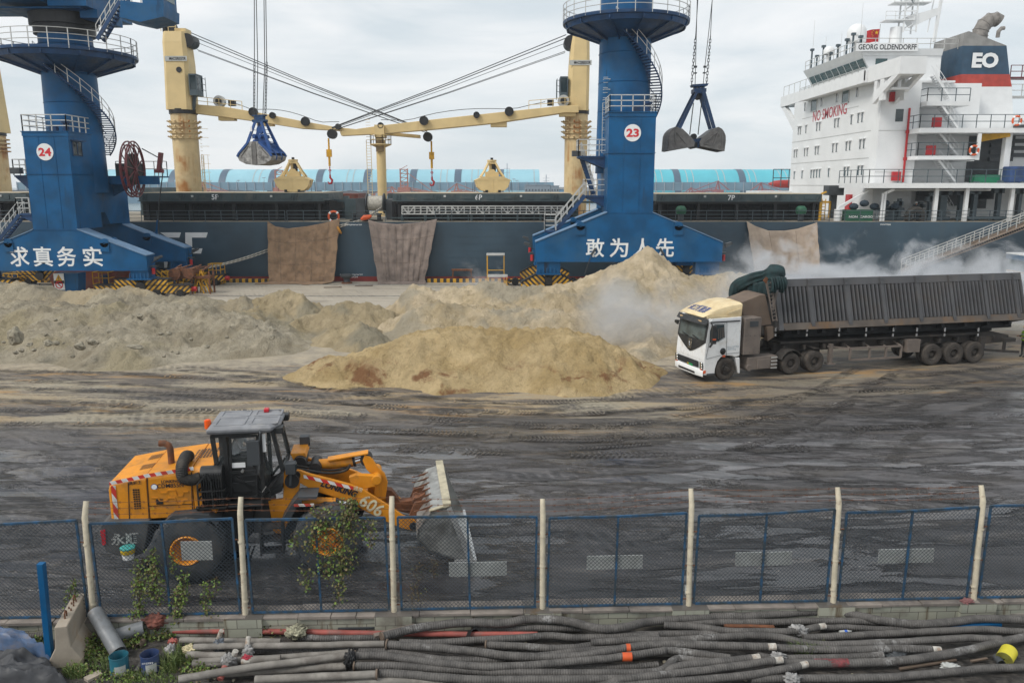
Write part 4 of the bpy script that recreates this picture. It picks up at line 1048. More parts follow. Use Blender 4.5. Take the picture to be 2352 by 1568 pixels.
c=P(z5(744,240),92);b=MB().mat(0).lathe([(.45,-.9),(1.0,-.85),(1.02,.1),(.95,.5),(.7,.85),(.35,1.05),(0,1.1)],c,Z,22).mat(1).cyl((c.x,c.y,c.z-2.8),(c.x,c.y,c.z-.85),.2,10)
b.mat(1).text('Intellian',c+Vector((-.3,-.99,-.25)),(1,.2,0),Z,1.0,.25,.02)
b.build('satellite_dome',[M['white2'],M['grey_rail']],wh,smooth=50)
c=P(z5(551,360),97);b=MB().lathe([(.5,-.35),(.62,-.3),(.62,.2),(.4,.5),(0,.6)],c,Z,18).cyl((c.x,c.y,c.z-2),(c.x,c.y,c.z-.3),.28,12).build('satellite_dome',M['white2'],wh,smooth=50)
YB_=yw0-.55;b=MB()
A,B,C_=P(z5(745,300),YB_),P(z5(1176,303),YB_),P(z5(745,357),YB_)
b.mat(0).bx(A.x,B.x,YB_,YB_+.12,C_.z,A.z).mat(1).text('GEORG OLDENDORFF',((A.x+B.x)/2,YB_-.01,(A.z+C_.z)/2),(1,0,0),Z,(B.x-A.x)*.94,(A.z-C_.z)*.66,.02)
b.build('name_board',[M['white2'],M['text_black']],wh)
yo=HY+.4
zb0=P(z5(1040,515),yo).z;zb1=P(z5(1040,392),yo).z
xw0=P(z5(1040,515),yo).x;xw1=P(z5(1195,515),yo).x
b=MB().bx(xw0+.13,xw1+.27,yo+.13,ya+.95,zb0-.004,zb0+.25)
b.bx(xw0,xw1+.4,yo,yo+.12,zb0,zb1).bx(xw0+.01,xw0+.13,yo+.12,ya-.02,zb0+.01,zb1-.01).bx(xw1+.27,xw1+.39,yo+.12,ya-.02,zb0+.01,zb1-.01)
zc=P(z5(860,718),YN).z
for x in(xw0,xw1):
 b.prism([(x+.015,yo+.2,zb0),(x+.015,yo+1.5,zb0),(x+.015,YN-.02,zc+1.0),(x+.015,YN-.02,zc-.1)],(.37,0,0))
 b.bx(x+.03,x+.37,YN-2.1,YN-1.3,zb0-2.0,zb0-.01)
 b.bx(x+.04,x+.36,YN-.6,YN-.01,zc+.6,zb0-.02)
b.bx(xw0+.4,xw1,YN-3.2,YN-2.6,(zb0+zc)/2-.1,(zb0+zc)/2+.1)
b.build('bridge_wing',M['white2'],house)
zf0=PX(z5(210,760),XF).z;yf=PX(z5(210,760),XF).y
b=MB().bx(XF,XF+5,yb-.5,yf,zf0+.2,PX(z5(210,680),XF).z)
b.prism([(XF+.1,YFAR,zf0-3.4),(XF+.1,yf,zf0+.3),(XF+.1,yf-1.2,zf0+.3),(XF+.1,YFAR,zf0-2.2)],(.5,0,0))
b.bx(XF+.02,XF+5,yb-.45,YFAR-.02,top_z+.003,zf0+.19)
b.build('bridge_wing',M['white2'],house)
b=MB().rail([(XF+.3,yf-.2,PX(z5(210,680),XF).z),(XF+.3,yb,PX(z5(210,680),XF).z)],1.3,2,.03,0);b.build('bridge_railing',M['grey_rail'],house)
YS=79.6;YW=84.0
xr_=P((2352,430),YS).x+12
b=MB().bx(XF+4,xr_+10,YW,YFAR,DZ,P((CX,262),YW).z);b.build('aft_deckhouse',M['white'],ship)
aft=ship.children[-1]
def side_deck(pl,pr,pyt,pyb,Y0,rail_h,label='side_deck'):
 A,B=P((pl,pyt),Y0),P((pr,pyt),Y0);zb_=P((pl,pyb),Y0).z
 MB().bx(A.x,B.x,Y0,YW+.1,zb_,A.z).build('side_deck',M['white2'],aft)
 MB().rail([(A.x+.05,YW-.2,A.z),(A.x+.05,Y0+.08,A.z),(B.x-.05,Y0+.08,A.z)],rail_h,1.35,.03,1).build('deck_railing',M['rail_dark'],aft)
 return A.z
Z1=side_deck(1995,2700,420.5,432.2,HY+.3,1.25)
Z2=side_deck(2107,2248,358,366.5,YS,1.25)
Z3=side_deck(2112,2600,294,305,YS,1.25)
Z4=side_deck(2129,2229,233,243,YS+1.4,1.25)
A=P(zd(1000,440),YS);b=MB().bx(A.x+.02,A.x+.35,YS+.01,YS+.2,Z2-.4,Z3-.51);b.bx(A.x-.33,A.x-.02,YS+.2,YW-.02,Z2-.5,Z2-.42);b.build('deck_post',M['white2'],aft)
b=MB();A=P(zd(900,560),YW);b.bx(A.x,A.x+3.4,YW-.06,YW+.02,P(zd(900,910),YW).z,P(zd(900,470),YW).z);b.build('open_doorway',M['grey_dark'],aft)  # solid dark panel, coloured as the shade inside the opening
A=P(zd(1260,700),YS+1);MB().bx(A.x-.3,A.x+.3,YS+.8,YS+1.4,Z1,Z3-.3).build('deck_post',M['white2'],aft)
b=MB();A,B=P(zd(1020,490),YS+2),P(zd(1305,440),YS+.6);b.bar(A,B,.5,.7);b.build('lifting_beam',M['yellow'],aft)
def stair(pt,pb,Yt,w=.9,n=12,m=None,par=None):
 A,B=P(pt,Yt),P(pb,Yt);b=MB()
 for q in(0,w):b.bar(A+Vector((0,q,0)),B+Vector((0,q,0)),.06,.2);b.bar(A+Vector((0,q,.95)),B+Vector((0,q,.95)),.045);b.bar(A+Vector((0,q,.5)),B+Vector((0,q,.5)),.03)
 for i in range(n):c=A.lerp(B,(i+.5)/n);b.bx(c.x-.13,c.x+.13,Yt,Yt+w,c.z-.03,c.z+.03)
 for i in range(5):
  c=A.lerp(B,i/4);b.bar(c,c+Vector((0,0,.95)),.04)
 b.build('stair',m or M['white2'],par or aft)
stair(zd(640,165),zd(800,390),YS+1.5);stair(zd(625,440),zd(800,655),YS+1.5);stair(zd(615,700),zd(780,915),YS+1.5);stair(zd(620,1010),zd(750,1230),YS+1.5)
stair(z5(1290,520),z5(1400,690),YS+3)
YFN=86.0
def fring(xl,xc,xr,y_,dl):
 A,B=P((xc,y_),YFN),P((xr,y_),YFN);C2=PX((xl,y_+2),A.x)
 return[Vector((A.x,YFN,A.z)),Vector((B.x,YFN,A.z)),Vector((B.x,YFN+dl,A.z)),Vector((A.x,YFN+dl,A.z))]
fr=[fring(0,2204,2330,330,7.2),fring(0,2207,2324,199.5,6.6),fring(0,2208,2319,171,6.4),fring(0,2210.5,2312,105.5,5.9)]
fu=MB().mat(0).loft(fr[0:2]).mat(1).loft(fr[1:3]).mat(2).loft(fr[2:4])
tA,tB=fr[3][0],fr[3][1];zt1=P((CX,72),YFN).z;zt2=P((CX,90),YFN).z
fu.mat(3).prism([tA,tB,Vector((tB.x-.1,YFN,zt2-.6)),Vector((tA.x+1.2,YFN,zt2+.55)),Vector((tA.x+.5,YFN,zt1)),Vector((tA.x+.05,YFN,zt1-.15))],(0,5.9,0))
fu.mat(4).text('EO',P(z5(1640,421),YFN-.10),(1,0,0),Z,2.7,1.5,.05)
fo=fu.build('funnel',[M['white2'],mat('funnel_red',(.40,.05,.035),.55),mat('funnel_navy',(.022,.06,.105),.5),mat('funnel_grey',(.24,.235,.225),.6),M['text_white']],ship)
b=MB();c=P(z5(1600,240),YFN+2.5)
b.tube([c+Vector((0,0,-.6)),c+Vector((.05,0,.3)),c+Vector((.35,0,.95)),c+Vector((.9,0,1.4)),c+Vector((1.55,0,1.5)),c+Vector((1.9,0,1.3))],[.78,.76,.74,.72,.68,.66],18)
for k in range(5):b.lathe([(.80-.02*k,-.03),(.84-.02*k,0),(.80-.02*k,.03)],c+Vector(((0,.07,.36,.9,1.5)[k],0,(-.2,.35,.96,1.4,1.48)[k])),((0,.2,.6,.9,1)[k],0,(1,.9,.7,.35,0)[k]),18)
c=P(z5(1725,262),YFN+2);b.tube([c,c+Vector((.03,0,.6)),c+Vector((.3,0,.9)),c+Vector((.6,0,.92))],.2,12)
b.build('exhaust_pipe',mat('sooty_exhaust',(.20,.185,.17),.7,var=.3,vs=2),fo,smooth=50)
for py in(540,672):
 c=P(z5(1812,py),YFN+.5);b=MB().mat(0).bx(c.x,c.x+2.4,c.y,c.y+1.4,c.z-.1,c.z).bar(c,c+Vector((1.5,0,0)),.1);b.rail([c,c+Vector((2.35,0,0)),c+Vector((2.35,1.4,0))],1.2,1.1,.035,1);b.build('funnel_platform',M['maroon']if py<600 else M['grey_rail'],fo)
c=P(z5(1010,300),92);b=MB();s_=20.5*1.742
mz=c.z
b.mat(0).cyl((c.x,92,zr-1),(c.x,92,mz+1.6),.75,14,.6)
for q in(-.7,.7):
 for w in(-.6,.6):b.bar((c.x+q+1.2,92+w,mz+1),(c.x+q*.8+1.2,92+w,mz+10),.14)
for k in range(9):
 z=mz+1.2+k;b.bar((c.x+.5,91.4,z),(c.x+1.9,91.4,z+.9),.08);b.bar((c.x+1.9,91.4,z),(c.x+.5,91.4,z),.07);b.bar((c.x+.5,92.6,z),(c.x+1.9,92.6,z+.9),.08)
b.bar((c.x+4.0,91.5,mz),(c.x+4.8,91.5,mz+10),.28);b.bar((c.x+3.2,91.5,mz+1.0),(c.x+4.2,91.5,mz+10),.1)
for z,x0,x1 in((2.2,-1.6,1.5),(4.0,-.8,3.2),(6.2,-2.2,1.0),(8.0,-.5,3.0)):
 b.bx(c.x+x0,c.x+x1,91.2,92.8,mz+z,mz+z+.1);b.rail([(c.x+x0,91.2,mz+z),(c.x+x1,91.2,mz+z)],.9,.9,.03,1)
b.prism([(c.x+.8,91.4,mz+2.6),(c.x+4.4,91.4,mz+3.6),(c.x+4.4,91.4,mz+2.9),(c.x+1.6,91.4,mz+1.6)],(0,1.2,0))
b.mat(1).bx(c.x-1.5,c.x-.7,91.8,92.2,mz+5.6,mz+6.4).bar((c.x-3,92,mz+6.8),(c.x+.6,92,mz+8.0),.3)
for q in(4.9,6.9):b.bx(c.x-1.2,c.x-.8,91.6,92,mz+q,mz+q+.6)
b.bar((c.x+1.2,91.3,mz+4),(c.x+1.3,91.3,mz+9.5),.22)
b.build('radar_mast',[M['white2'],M['rail_dark']],wh)
fl=P(z5(904,203),93.5);b=MB();fw,fh=1.85,1.35
rows=[]
for j in range(7):
 rows.append([(fl.x-fw*i/10,93.5+.12*math.sin(i*.9+j*.3),fl.z-fh*j/6-.018*i*i*.2)for i in range(11)])
b.mat(0).sheet(rows);b.mat(1)
def star(cx_,cz_,r):
 b.add([(cx_+(r if k%2==0 else r*.4)*math.sin(math.pi*k/5),93.3,cz_+(r if k%2==0 else r*.4)*math.cos(math.pi*k/5))for k in range(10)],[tuple(range(10))])
star(fl.x-.4,fl.z-.42,.24)
for q in((-.78,-.2),(-.9,-.38),(-.9,-.6),(-.78,-.78)):star(fl.x+q[0],fl.z+q[1],.075)
b.mat(2).bar((fl.x+.03,93.5,fl.z-3.2),(fl.x+.03,93.5,fl.z+.5),.05)
b.build('flag',[M['red'],mat('flag_yellow',(.7,.45,.02),.7),M['grey_rail']],wh)
b=MB();A=P(zd(335,200),YN-.3);zb_=P(zd(283,915),YN-.3).z
b.cyl((A.x,YN-.3,zb_),(A.x,YN-.3,A.z),.11,10)
for py in(430,690):z=P(zd(320,py),YN-.3).z;b.cyl((A.x,YN-.3,z),(A.x+1.5,YN-.3,z+.1),.08,8);b.cyl((A.x,YN-.3,z-.15),(A.x,YN-.3,z+.15),.18,10)
b.build('fire_main',M['red'],house,smooth=40)
b=MB()
for q,Yq in(((588,338),YS+1.2),((530,607),YS+1.2),((196,857),YN-.3),((178,93),YN)):
 c=P(zd(*q),Yq);b.cut().bx(c.x-.42,c.x+.42,Yq-.3,Yq,c.z-.45,c.z+.45)
c=P(ze(710,495),YN-.1);b.cut().bx(XF-.35,XF-.02,PX(ze(710,495),XF).y-.5,PX(ze(710,495),XF).y+.5,P(ze(710,568),86).z,P(ze(710,422),86).z)
b.build('fire_box',M['red'],aft)
b=MB();A=P(zd(1265,915),YS);b.bx(A.x,A.x+5,YS-.5,YS+1,Z1+.02,Z1+1.6);b.build('covered_stores',mat('blue_tarpaulin',(.02,.05,.14),.7,bump=.6,bs=6,var=.4),aft,bevel=.15)
b=MB();A=P(zd(950,915),YS+1);b.bx(A.x,A.x+2.5,YS+.8,YS+1.8,Z1+.02,Z1+.8);b.build('deck_box',mat('green_box_paint',(.01,.16,.08),.6),aft)
b=MB();A=P(zd(235,270),YN);b.bx(A.x-.38,A.x+.38,YN-.04,YN+.05,A.z-.6,A.z+.6);b.build('window',M['glass'],house)
b=MB();A=P(zd(368,1120),YN);b.bx(A.x-.55,A.x+.55,YW-.09,YW-.03,DZ+.1,P(zd(368,1045),YW).z);b.build('door',M['glass'],aft)
b=MB()
for q in(587,880,1318):A=P(zd(q,1100),HY+.9);b.cut().bx(A.x-.17,A.x+.17,HY+.8,HY+1.1,DZ,Z1-.5)
for q in(70,95):A=P(zd(q,1100),HY+1.2);b.cut().tube([(A.x,HY+1.2,DZ),(A.x,HY+1.2,Z1-1.0),(A.x+.8,HY+1.2,Z1-.62),(A.x+10,HY+1.2,Z1-.62)],.12,8)
b.build('deck_pillar',M['white2'],aft,smooth=40)
b=MB()
for q,w,h in((650,1.5,4.0),(820,.7,4.0),(955,.9,4.2),(1185,.8,4.3),(1385,.7,4.2),(235,.6,2.4),(525,.5,3.0),(170,2.2,1.6),(440,.8,2.0)):
 Yq=random.uniform(78.2,80.5);A=P(zd(q,1250),Yq);b.cut().bx(A.x-w*.22,A.x+w*.22,Yq,Yq+.5,DZ,DZ+h*.9);b.bx(A.x-w*.8,A.x+w*.5,Yq,Yq+.5,DZ+h*.62,DZ+h*.78);b.bx(A.x-w*.4,A.x+w*.5,Yq-.02,Yq+.32,DZ,DZ+.4)
b.cut().bar((P(zd(780,1270),78).x,78,DZ+.35),(P(zd(1438,1270),78).x,78,DZ+.35),.25)
b.build('mooring_machinery',M['rail_dark'],aft)
b=MB()
for q,w,h,dy in((945,1.3,1.0,1070),(470,.8,.7,1030),(1045,.7,.5,1030),(810,1.5,.7,1075),(1090,.5,.5,1030)):
 A=P(zd(q,dy),YW);b.cut().bx(A.x-w,A.x+w,YW-.25,YW-.03,A.z-h,A.z+h)
for q,y_ in((1190,560),(1400,520)):
 A=P(zd(q,y_),YW+.5);b.cut()
 for k in range(5):b.bx(A.x-1.2,A.x+1.2,YW-.3,YW-.02,A.z-1.6+k*.7,A.z-1.6+k*.7+.4)
b.build('wall_vent',M['grey_dark'],aft)
b=MB()
for q,y_,m in((405,270,0),(405,530,0),(380,820,0)):
 A=P(zd(q,y_),YN-.02);b.cut().mat(0).bx(A.x-.55,A.x+.55,YN+1.9,YN+1.96,A.z-1.1,A.z+1.1).mat(1).lathe([(0,-.08),(.2,-.08),(.2,0)],(A.x+.1,YN+1.96,A.z+.35),(0,1,0),12)
b.build('door',[M['white'],M['glass']],aft)
b=MB();A=P(ze(592,610),78.4);B=P(ze(880,385),78.4);K=P(ze(590,560),78.4)
b.mat(0).cyl((A.x,78.4,DZ),(A.x,78.4,K.z),.35,14).loft([[K+Vector((-.2,-.15,-.25)),K+Vector((-.2,.15,-.25)),K+Vector((.1,.15,.3)),K+Vector((.1,-.15,.3))],[B+Vector((-.1,-.1,-.12)),B+Vector((-.1,.1,-.12)),B+Vector((.05,.1,.12)),B+Vector((.05,-.1,.12))]])
b.build('provision_crane',M['white2'],ship,smooth=40)
b=MB();A,B=P(ze(670,640),78),P(ze(905,640),78);b.mat(0).bx(A.x,B.x,77.6,79,DZ,DZ+1.1).mat(1)
for i in range(5):b.ball((A.x+.8+i*1.0,78.3,DZ+1.4+.3*(i%2)),.48,10,(1,.8,.7))
b.mat(2).text('NON  CARGO  NTS',((A.x+B.x)/2+.5,77.57,DZ+.45),(1,0,0),Z,3.2,.2,.02)
b.build('deck_skip',[mat('skip_green',(.01,.09,.045),.6),mat('dark_rope_coil',(.02,.035,.05),.8),M['text_white']],ship,smooth=40)
b=MB();b.bx(P(ze(310,578),84).x,P(ze(530,578),84).x,84,84.2,DZ+1.6,DZ+1.8)
for q in(330,420,520):A=P(ze(q,590),84);b.bx(A.x-.08,A.x+.08,84,84.2,DZ,DZ+1.7)
A=P(ze(425,560),79);b.bar((A.x,79,DZ),(A.x,79,DZ+2.6),.18);b.bars([(A.x,79,DZ+2.6),(A.x+.5,79,DZ+2.8)],.15)
b.build('deck_walkway',M['yellow'],ship)
b=MB();A=P(ze(555,510),84);b.bx(A.x-.3,A.x+.3,84,84.6,DZ,DZ+2.5).bx(A.x-.8,A.x+.8,83.6,85,DZ+2.4,DZ+3.4).build('hatch_controls',M['grey_dark'],ship)
b=MB();A=P(ze(95,330),108);b.bx(A.x-4,XF+2,106,112,DZ,A.z-.8);b.build('far_side_deck',M['white2'],ship)
c=P(ze(95,285),110);b=MB().loft([[Vector((c.x+q,110+1.4*math.cos(a)*w,c.z+.9*math.sin(a)*w-.5))for a in np.linspace(0,2*math.pi,13)[:-1]]for q,w in((-2.2,.1),(-1.5,.45),(-.5,.6),(1.0,.6),(2.4,.45),(3.0,.1))]);b.build('lifeboat',mat('lifeboat_red',(.38,.035,.03),.5),ship,smooth=50)
MB().rail([(c.x-2.6,107,P(ze(20,345),107).z),(c.x+2.6,107,P(ze(20,345),107).z)],2.2,1.0,.05,1).build('deck_railing',M['rail_dark'],ship)
c=P(ze(1325,632),77.2);MB().lathe([(.45,-.3),(.85,-.33),(1.0,-.15),(1.0,.15),(.85,.33),(.45,.3),(.45,-.3)],c,(.1,1,.1),22).build('tyre_fender',M['rubber'],ship,smooth=50)
b=MB();A,B=P(ze(1210,1150),HY-1.4),P(ze(2420,690),HY-1.0)
d=(B-A)
for q in(-.45,.45):
 o=Vector((0,q,0));b.mat(0).bar(A+o,B+o,.09,.42)
 b.mat(1).bar(A+o+Vector((0,0,1.15)),B+o+Vector((0,0,1.15)),.07);b.bar(A+o+Vector((0,0,.65)),B+o+Vector((0,0,.65)),.05)
 for i in range(15):c=A+d*(i/14)+o;b.bar(c,c+Vector((0,0,1.15)),.06)
b.mat(0)
for i in range(60):c=A+d*((i+.5)/60);b.bx(c.x-.14,c.x+.14,c.y-.42,c.y+.42,c.z+.18,c.z+.22)
b.bars([A+Vector((-.5,-.4,-1)),A+Vector((0,-.4,.8)),A+Vector((.2,-.4,-.2))],.07)
b.mat(2)
for i in range(56):c=A+d*((i+.5)/56);b.bx(c.x-.09,c.x+.09,c.y-.52,c.y-.48,c.z-.1,c.z+.08)
tag(b.build('accommodation_ladder',[mat('gangway_tan_steel',(.26,.2,.155),.7),M['grey_rail'],M['void']]),'long ship gangway with rails sloping down behind the tipper truck','gangway')
YA,YBK=64.7,74.0
YC=69.3
def portal(cx,label,zs,number,slogan,npos,legs,rail_dx):
 """zs: heights read from the photo"""
 root=thing('portal_crane',label,'crane',(cx,YC,0),0,'blue portal cranes on the quay')
 yf,yb=YA-YC,YBK-YC
 bw,cwid=zs['bw'],zs['cw']
 zb,ze_,zt_,zc,zm,zd_=zs['beam_bot'],zs['beam_end'],zs['col_foot'],zs['col_top'],zs['seam'],zs['disc']
 dx=zs.get('dx',0)
 def gate(y0,y1,up,name,back=False):
  h=cwid if not back else cwid*.96
  pts=[(-bw,zb),(-bw,ze_),(-h-.55,zt_-.25),(-h+.05,zt_),(-h+.05,up),(h-.05,up),(h-.05,zt_),(h+.55,zt_-.25),(bw,ze_),(bw,zb)]
  b=MB().mat(0).prism([(x+dx,y0,z)for x,z in pts],(0,y1-y0,0))
  b.mat(1)
  for s in(-1,1):
   e=.03
   b.prism([(s*(h+.55)+dx,y0-.06,zt_-.25+e),(s*bw+dx,y0-.06,ze_+e),(s*bw+dx,y0-.06,ze_+.1),(s*(h+.55)+dx,y0-.06,zt_-.15)],(0,y1-y0+.12,0))
   b.prism([(s*(h-.03)+dx,y0-.06,zt_+e),(s*(h+.55)+dx,y0-.06,zt_-.25+e),(s*(h+.55)+dx,y0-.06,zt_-.15),(s*(h-.03)+dx,y0-.06,zt_+.1)],(0,y1-y0+.12,0))
  b.mat(0)
  b.bx(-bw-.04+dx,bw+.04+dx,y0-.05,y1+.05,zb-.05,zb)
  b.bx(-h-.02+dx,h+.02+dx,y0-.03,y0+.02,zt_-.02,zt_+.03)
  for s in(-1,1):
   x=s*(h+2.1)+dx
   for yy_ in(y0-.1,y1-.15):b.lathe([(.08,0),(.36,0),(.36,.25),(.08,.25)],(x,yy_,zt_-1.05),(0,1,0),14).bx(x-.36,x+.36,yy_,yy_+.25,zt_-1.75,zt_-1.05)
  if legs:
   for s in(-1,1):b.bx(s*(bw-.75)-.72+dx,s*(bw-.75)+.72+dx,y0+.1,y1-.1,zb-.7,zb-.05)
  else:
   for s in(-1,1):b.bx(s*(bw-1.1)-.95+dx,s*(bw-1.1)+.95+dx,y0+.15,y1-.15,zb-1.0,zb-.05)
  for s in(-1,1):
   x=s*(bw-(.75 if legs else 1.1))+dx;q=zb-(.7 if legs else 1.0)
   b.bx(x-1.0,x+1.0,y0-.1,y1+.1,q-.1,q)
   for k in range(6):b.bar((x-.75+.3*k,y0-.02,q),(x-.75+.3*k,y0+.08,q+.45),.05)
  return b.build(name,[M['blue'],M['blue_pale']],root)
 gate(yf,yf+1.5,zt_+.1,'landside_frame');gate(yb-1.5,yb,zt_+1.3,'seaside_frame',True)
 h=cwid
 b=MB().bx(-h+dx,h+dx,yf+.02,yf+4.0,zt_+.03,zm).bx(-h+dx,h+dx,yf+.02,yf+4.0,zm+.05,zc).bx(-h-.06+dx,h+.06+dx,yf-.04,yf+4.05,zm,zm+.05)
 b.bx(-h-.1+dx,h+.1+dx,yf-.08,yf+4.1,zc,zc+.06).bx(-h-.04+dx,h+.04+dx,yf-.02,yf+4.05,zc-.32,zc)
 for q in(-.34,.36):b.bx(h*q+dx,h*q+.03+dx,yf-.005,yf+.03,zt_+.1,zc-.35)
 b.build('machinery_column',M['blue'],root)
 b=MB().bx(-h+.12+dx,h-.12+dx,yf+3.9,yb-.02,zt_+1.25,zm-.1)
 b.prism([(-h+.12+dx,yb-3.6,zt_+.2),(-h+.12+dx,yb-.02,zt_+.2),(-h+.12+dx,yb-.02,zt_+1.25),(-h+.12+dx,yb-4.4,zt_+1.25)],(2*h-.24,0,0))
 b.build('portal_body',M['blue'],root)
 r=zs['r']
 b=MB().tube([(0,0,zm-1.5),(0,0,zm+4),(0,0,zd_+zs['neck'])],[r+.1,r,r-.12],48);[b.lathe([(r-.02,-.03),(r+.045-.06*k/6,0),(r-.02,.03)],(0,0,zm+1.2+2.3*k),Z,48)for k in range(6)if zm+1.2+2.3*k<zd_+zs['neck']]
 b.build('tower',M['blue'],root,smooth=40)
 b=MB();c=Vector((npos[0],yf-.012+.02,npos[1]));rr=.66
 b.mat(0).cyl(c,c+Vector((0,-.03,0)),rr,40).mat(1).text(number,c+Vector((0,-.045,0)),(1,0,0),Z,1.0,.64,.035)
 b.build('number_plate',[M['text_white'],M['text_red']],root)
 b=MB()
 for i,ch in enumerate(slogan[0]):
  b.text(ch,(slogan[1][i],yf-.012,slogan[2]),(1,0,0),Z,slogan[3],slogan[3]*1.02,.016)
 b.build('slogan_lettering',M['text_white'],root)
 b=MB().rail([(-h+.05+dx,yf+3.9,zc+.06),(-h+.05+dx,yf+.05,zc+.06),(h-.05+dx,yf+.05,zc+.06),(h-.05+dx,yf+3.9,zc+.06)],1.25,1.0,.035,2)
 b.build('roof_railing',M['grey_rail'],root)
 b=MB().bx(.1+dx,.65+dx,yf+.5,yf+.9,zc+.06,zc+.5).cyl((1.3+dx,yf+.8,zc),(1.3+dx,yf+.8,zc+.7),.22,12).cyl((1.3+dx,yf+.8,zc+.7),(1.3+dx,yf+.8,zc+.85),.36,12)
 b.build('roof_vent',M['blue_dark'],root,smooth=40)
 R_=zs['R']
 b=MB().lathe([(r-.3,0),(R_,0),(R_+.03,.12),(R_+.03,.24),(r-.3,.24)],(0,0,zd_),Z,56)
 b.build('ring_platform',M['blue_dark'],root,smooth=40)
 b=MB()
 for i in range(12):
  a=2*math.pi*i/12+.13;ca,sa=math.cos(a),math.sin(a)
  b.prism([(ca*(r-.2),sa*(r-.2),zd_-.02),(ca*(R_-.1),sa*(R_-.1),zd_-.02),(ca*(R_-.1),sa*(R_-.1),zd_-.3),(ca*(r-.2),sa*(r-.2),zd_-1.5)],(-sa*.1,ca*.1,0))
 b.lathe([(R_-.45,-.02),(R_-.3,-.4),(R_-.15,-.02)],(0,0,zd_),Z,56)
 b.lathe([(r-.1,-1.25),(R_-.45,-.3),(R_-.45,-.22),(r-.1,-1.1)],(0,0,zd_),Z,56)
 b.build('platform_bracket',M['blue_dark'],root)
 b=MB()
 pts=[(R_*math.cos(a),R_*math.sin(a),zd_+.24)for a in np.linspace(0,2*math.pi,49)]
 for k in(.5,1.0,1.5):b.tube([(x,y,z+k*.85)for x,y,z in pts],.03,5,cap=False)
 for x,y,z in pts[::2]:b.bar((x,y,z-.2),(x,y,z+1.3),.06)
 b.build('platform_railing',M['grey_rail'],root)
 b=MB();hz0,hz1=zd_-.2,zs['stair_bot'];a0,a1=zs.get('a0',R(-112)),zs.get('a1',R(62));n=46
 ro=r+.95
 def hp(k,rad,dz=0):a=a0+(a1-a0)*k;return Vector((rad*math.cos(a),rad*math.sin(a),hz0+(hz1-hz0)*k+dz))
 for i in range(n):
  k=i/(n-1);a=a0+(a1-a0)*k;t=Vector((-math.sin(a),math.cos(a),0))*.16
  p0,p1=hp(k,r+.02),hp(k,ro)
  b.loft([[p0-t,p0+t,p0+t+Vector((0,0,-.07)),p0-t+Vector((0,0,-.07))],[p1-t,p1+t,p1+t+Vector((0,0,-.07)),p1-t+Vector((0,0,-.07))]])
  if i%3==0:b.bar(p0-Vector((0,0,.05)),hp(k,r+.3,-.4),.06)
 b.tube([hp(k,ro,-.1)for k in np.linspace(0,1,40)],.06,5)
 b.build('spiral_stair',M['blue_dark'],root)
 b=MB()
 for d in(.55,1.05):b.tube([hp(k,ro,d)for k in np.linspace(0,1,40)],.028,5)
 for k in np.linspace(0,1,12):b.bar(hp(k,ro,-.1),hp(k,ro,1.05),.05)
 b.build('stair_railing',M['grey_rail'],root)
 def bogie(x,y,name='bogie'):
  q=zb-(.8 if legs else 1.1)
  if legs:
   b=MB().mat(0)
   for s,mi in((-1,0),(1,1)):
    b.mat(mi).prism([(x+s*.02,y-.5,q-.35),(x+s*.02,y-.5,q-.98),(x+s*.6,y-.5,q-.98),(x+s*1.2,y-.5,q-.62),(x+s*2.0,y-.5,q-.98),(x+s*2.2,y-.5,q-.45),(x+s*2.2,y-.5,q+.0),(x+s*.5,y-.5,q)],(0,1.0,0))
   b.mat(2).bx(x-2.25,x+2.25,y-.55,y+.55,q+.0,q+.06).cyl((x,y-.7,q-.55),(x,y+.7,q-.55),.38,18)
  else:
   b=MB()
   for s,mi in((-1,0),(1,1)):
    b.mat(mi).prism([(x+s*.32,y-.5,q-.05),(x+s*.32,y-.5,q-1.45),(x+s*1.9,y-.5,q-1.45),(x+s*2.25,y-.5,q-1.0),(x+s*2.25,y-.5,q-.72),(x+s*.95,y-.5,q-.05)],(0,1.0,0))
   b.mat(2).bx(x-.34,x+.34,y-.42,y+.42,q-1.6,q).cyl((x,y-.7,q-.5),(x,y+.7,q-.5),.32,18)
   b.prism([(x-2.3,y-.55,q-.72),(x-.98,y-.55,q),(x+.98,y-.55,q),(x+2.3,y-.55,q-.72),(x+2.3,y-.55,q-.65),(x+.98,y-.55,q+.06),(x-.98,y-.55,q+.06),(x-2.3,y-.55,q-.65)],(0,1.1,0))
  bo=b.build(name,[M['haz_l'],M['haz_r'],M['black']],root)
  zt2=.95 if legs else q-1.5
  for s in(-1,1):
   xx=x+s*(2.2 if legs else 1.75)
   b=MB().mat(0 if s<0 else 1).prism([(xx-1.75,y-.45,zt2),(xx+1.75,y-.45,zt2),(xx+1.75,y-.45,zt2-.5),(xx+1.3,y-.45,.35),(xx-1.3,y-.45,.35),(xx-1.75,y-.45,zt2-.5)],(0,.9,0))
   b.mat(2)
   for w in(-.95,.95):b.cyl((xx+w,y-.52,.32),(xx+w,y+.52,.32),.32,20)
   b.bx(xx-1.8,xx+1.8,y-.5,y+.5,zt2,zt2+.06)
   b.build('wheel_truck',[M['haz_l'],M['haz_r'],M['black']],bo,smooth=30)
  e=x+(1 if x>0 else-1)*(4.05 if legs else 3.6)
  b=MB().cyl((min(e,x),y,.6),(max(e,x),y,.6),.001,6)if False else MB().cyl((e-.25,y,.62),(e+.25,y,.62),.2,14)
  b.build('rail_buffer',M['red'],bo,smooth=40)
 for s in(-1,1):
  for y in(yf+.75,yb-.75):bogie(s*(bw-(.75 if legs else 1.1))+dx,y)
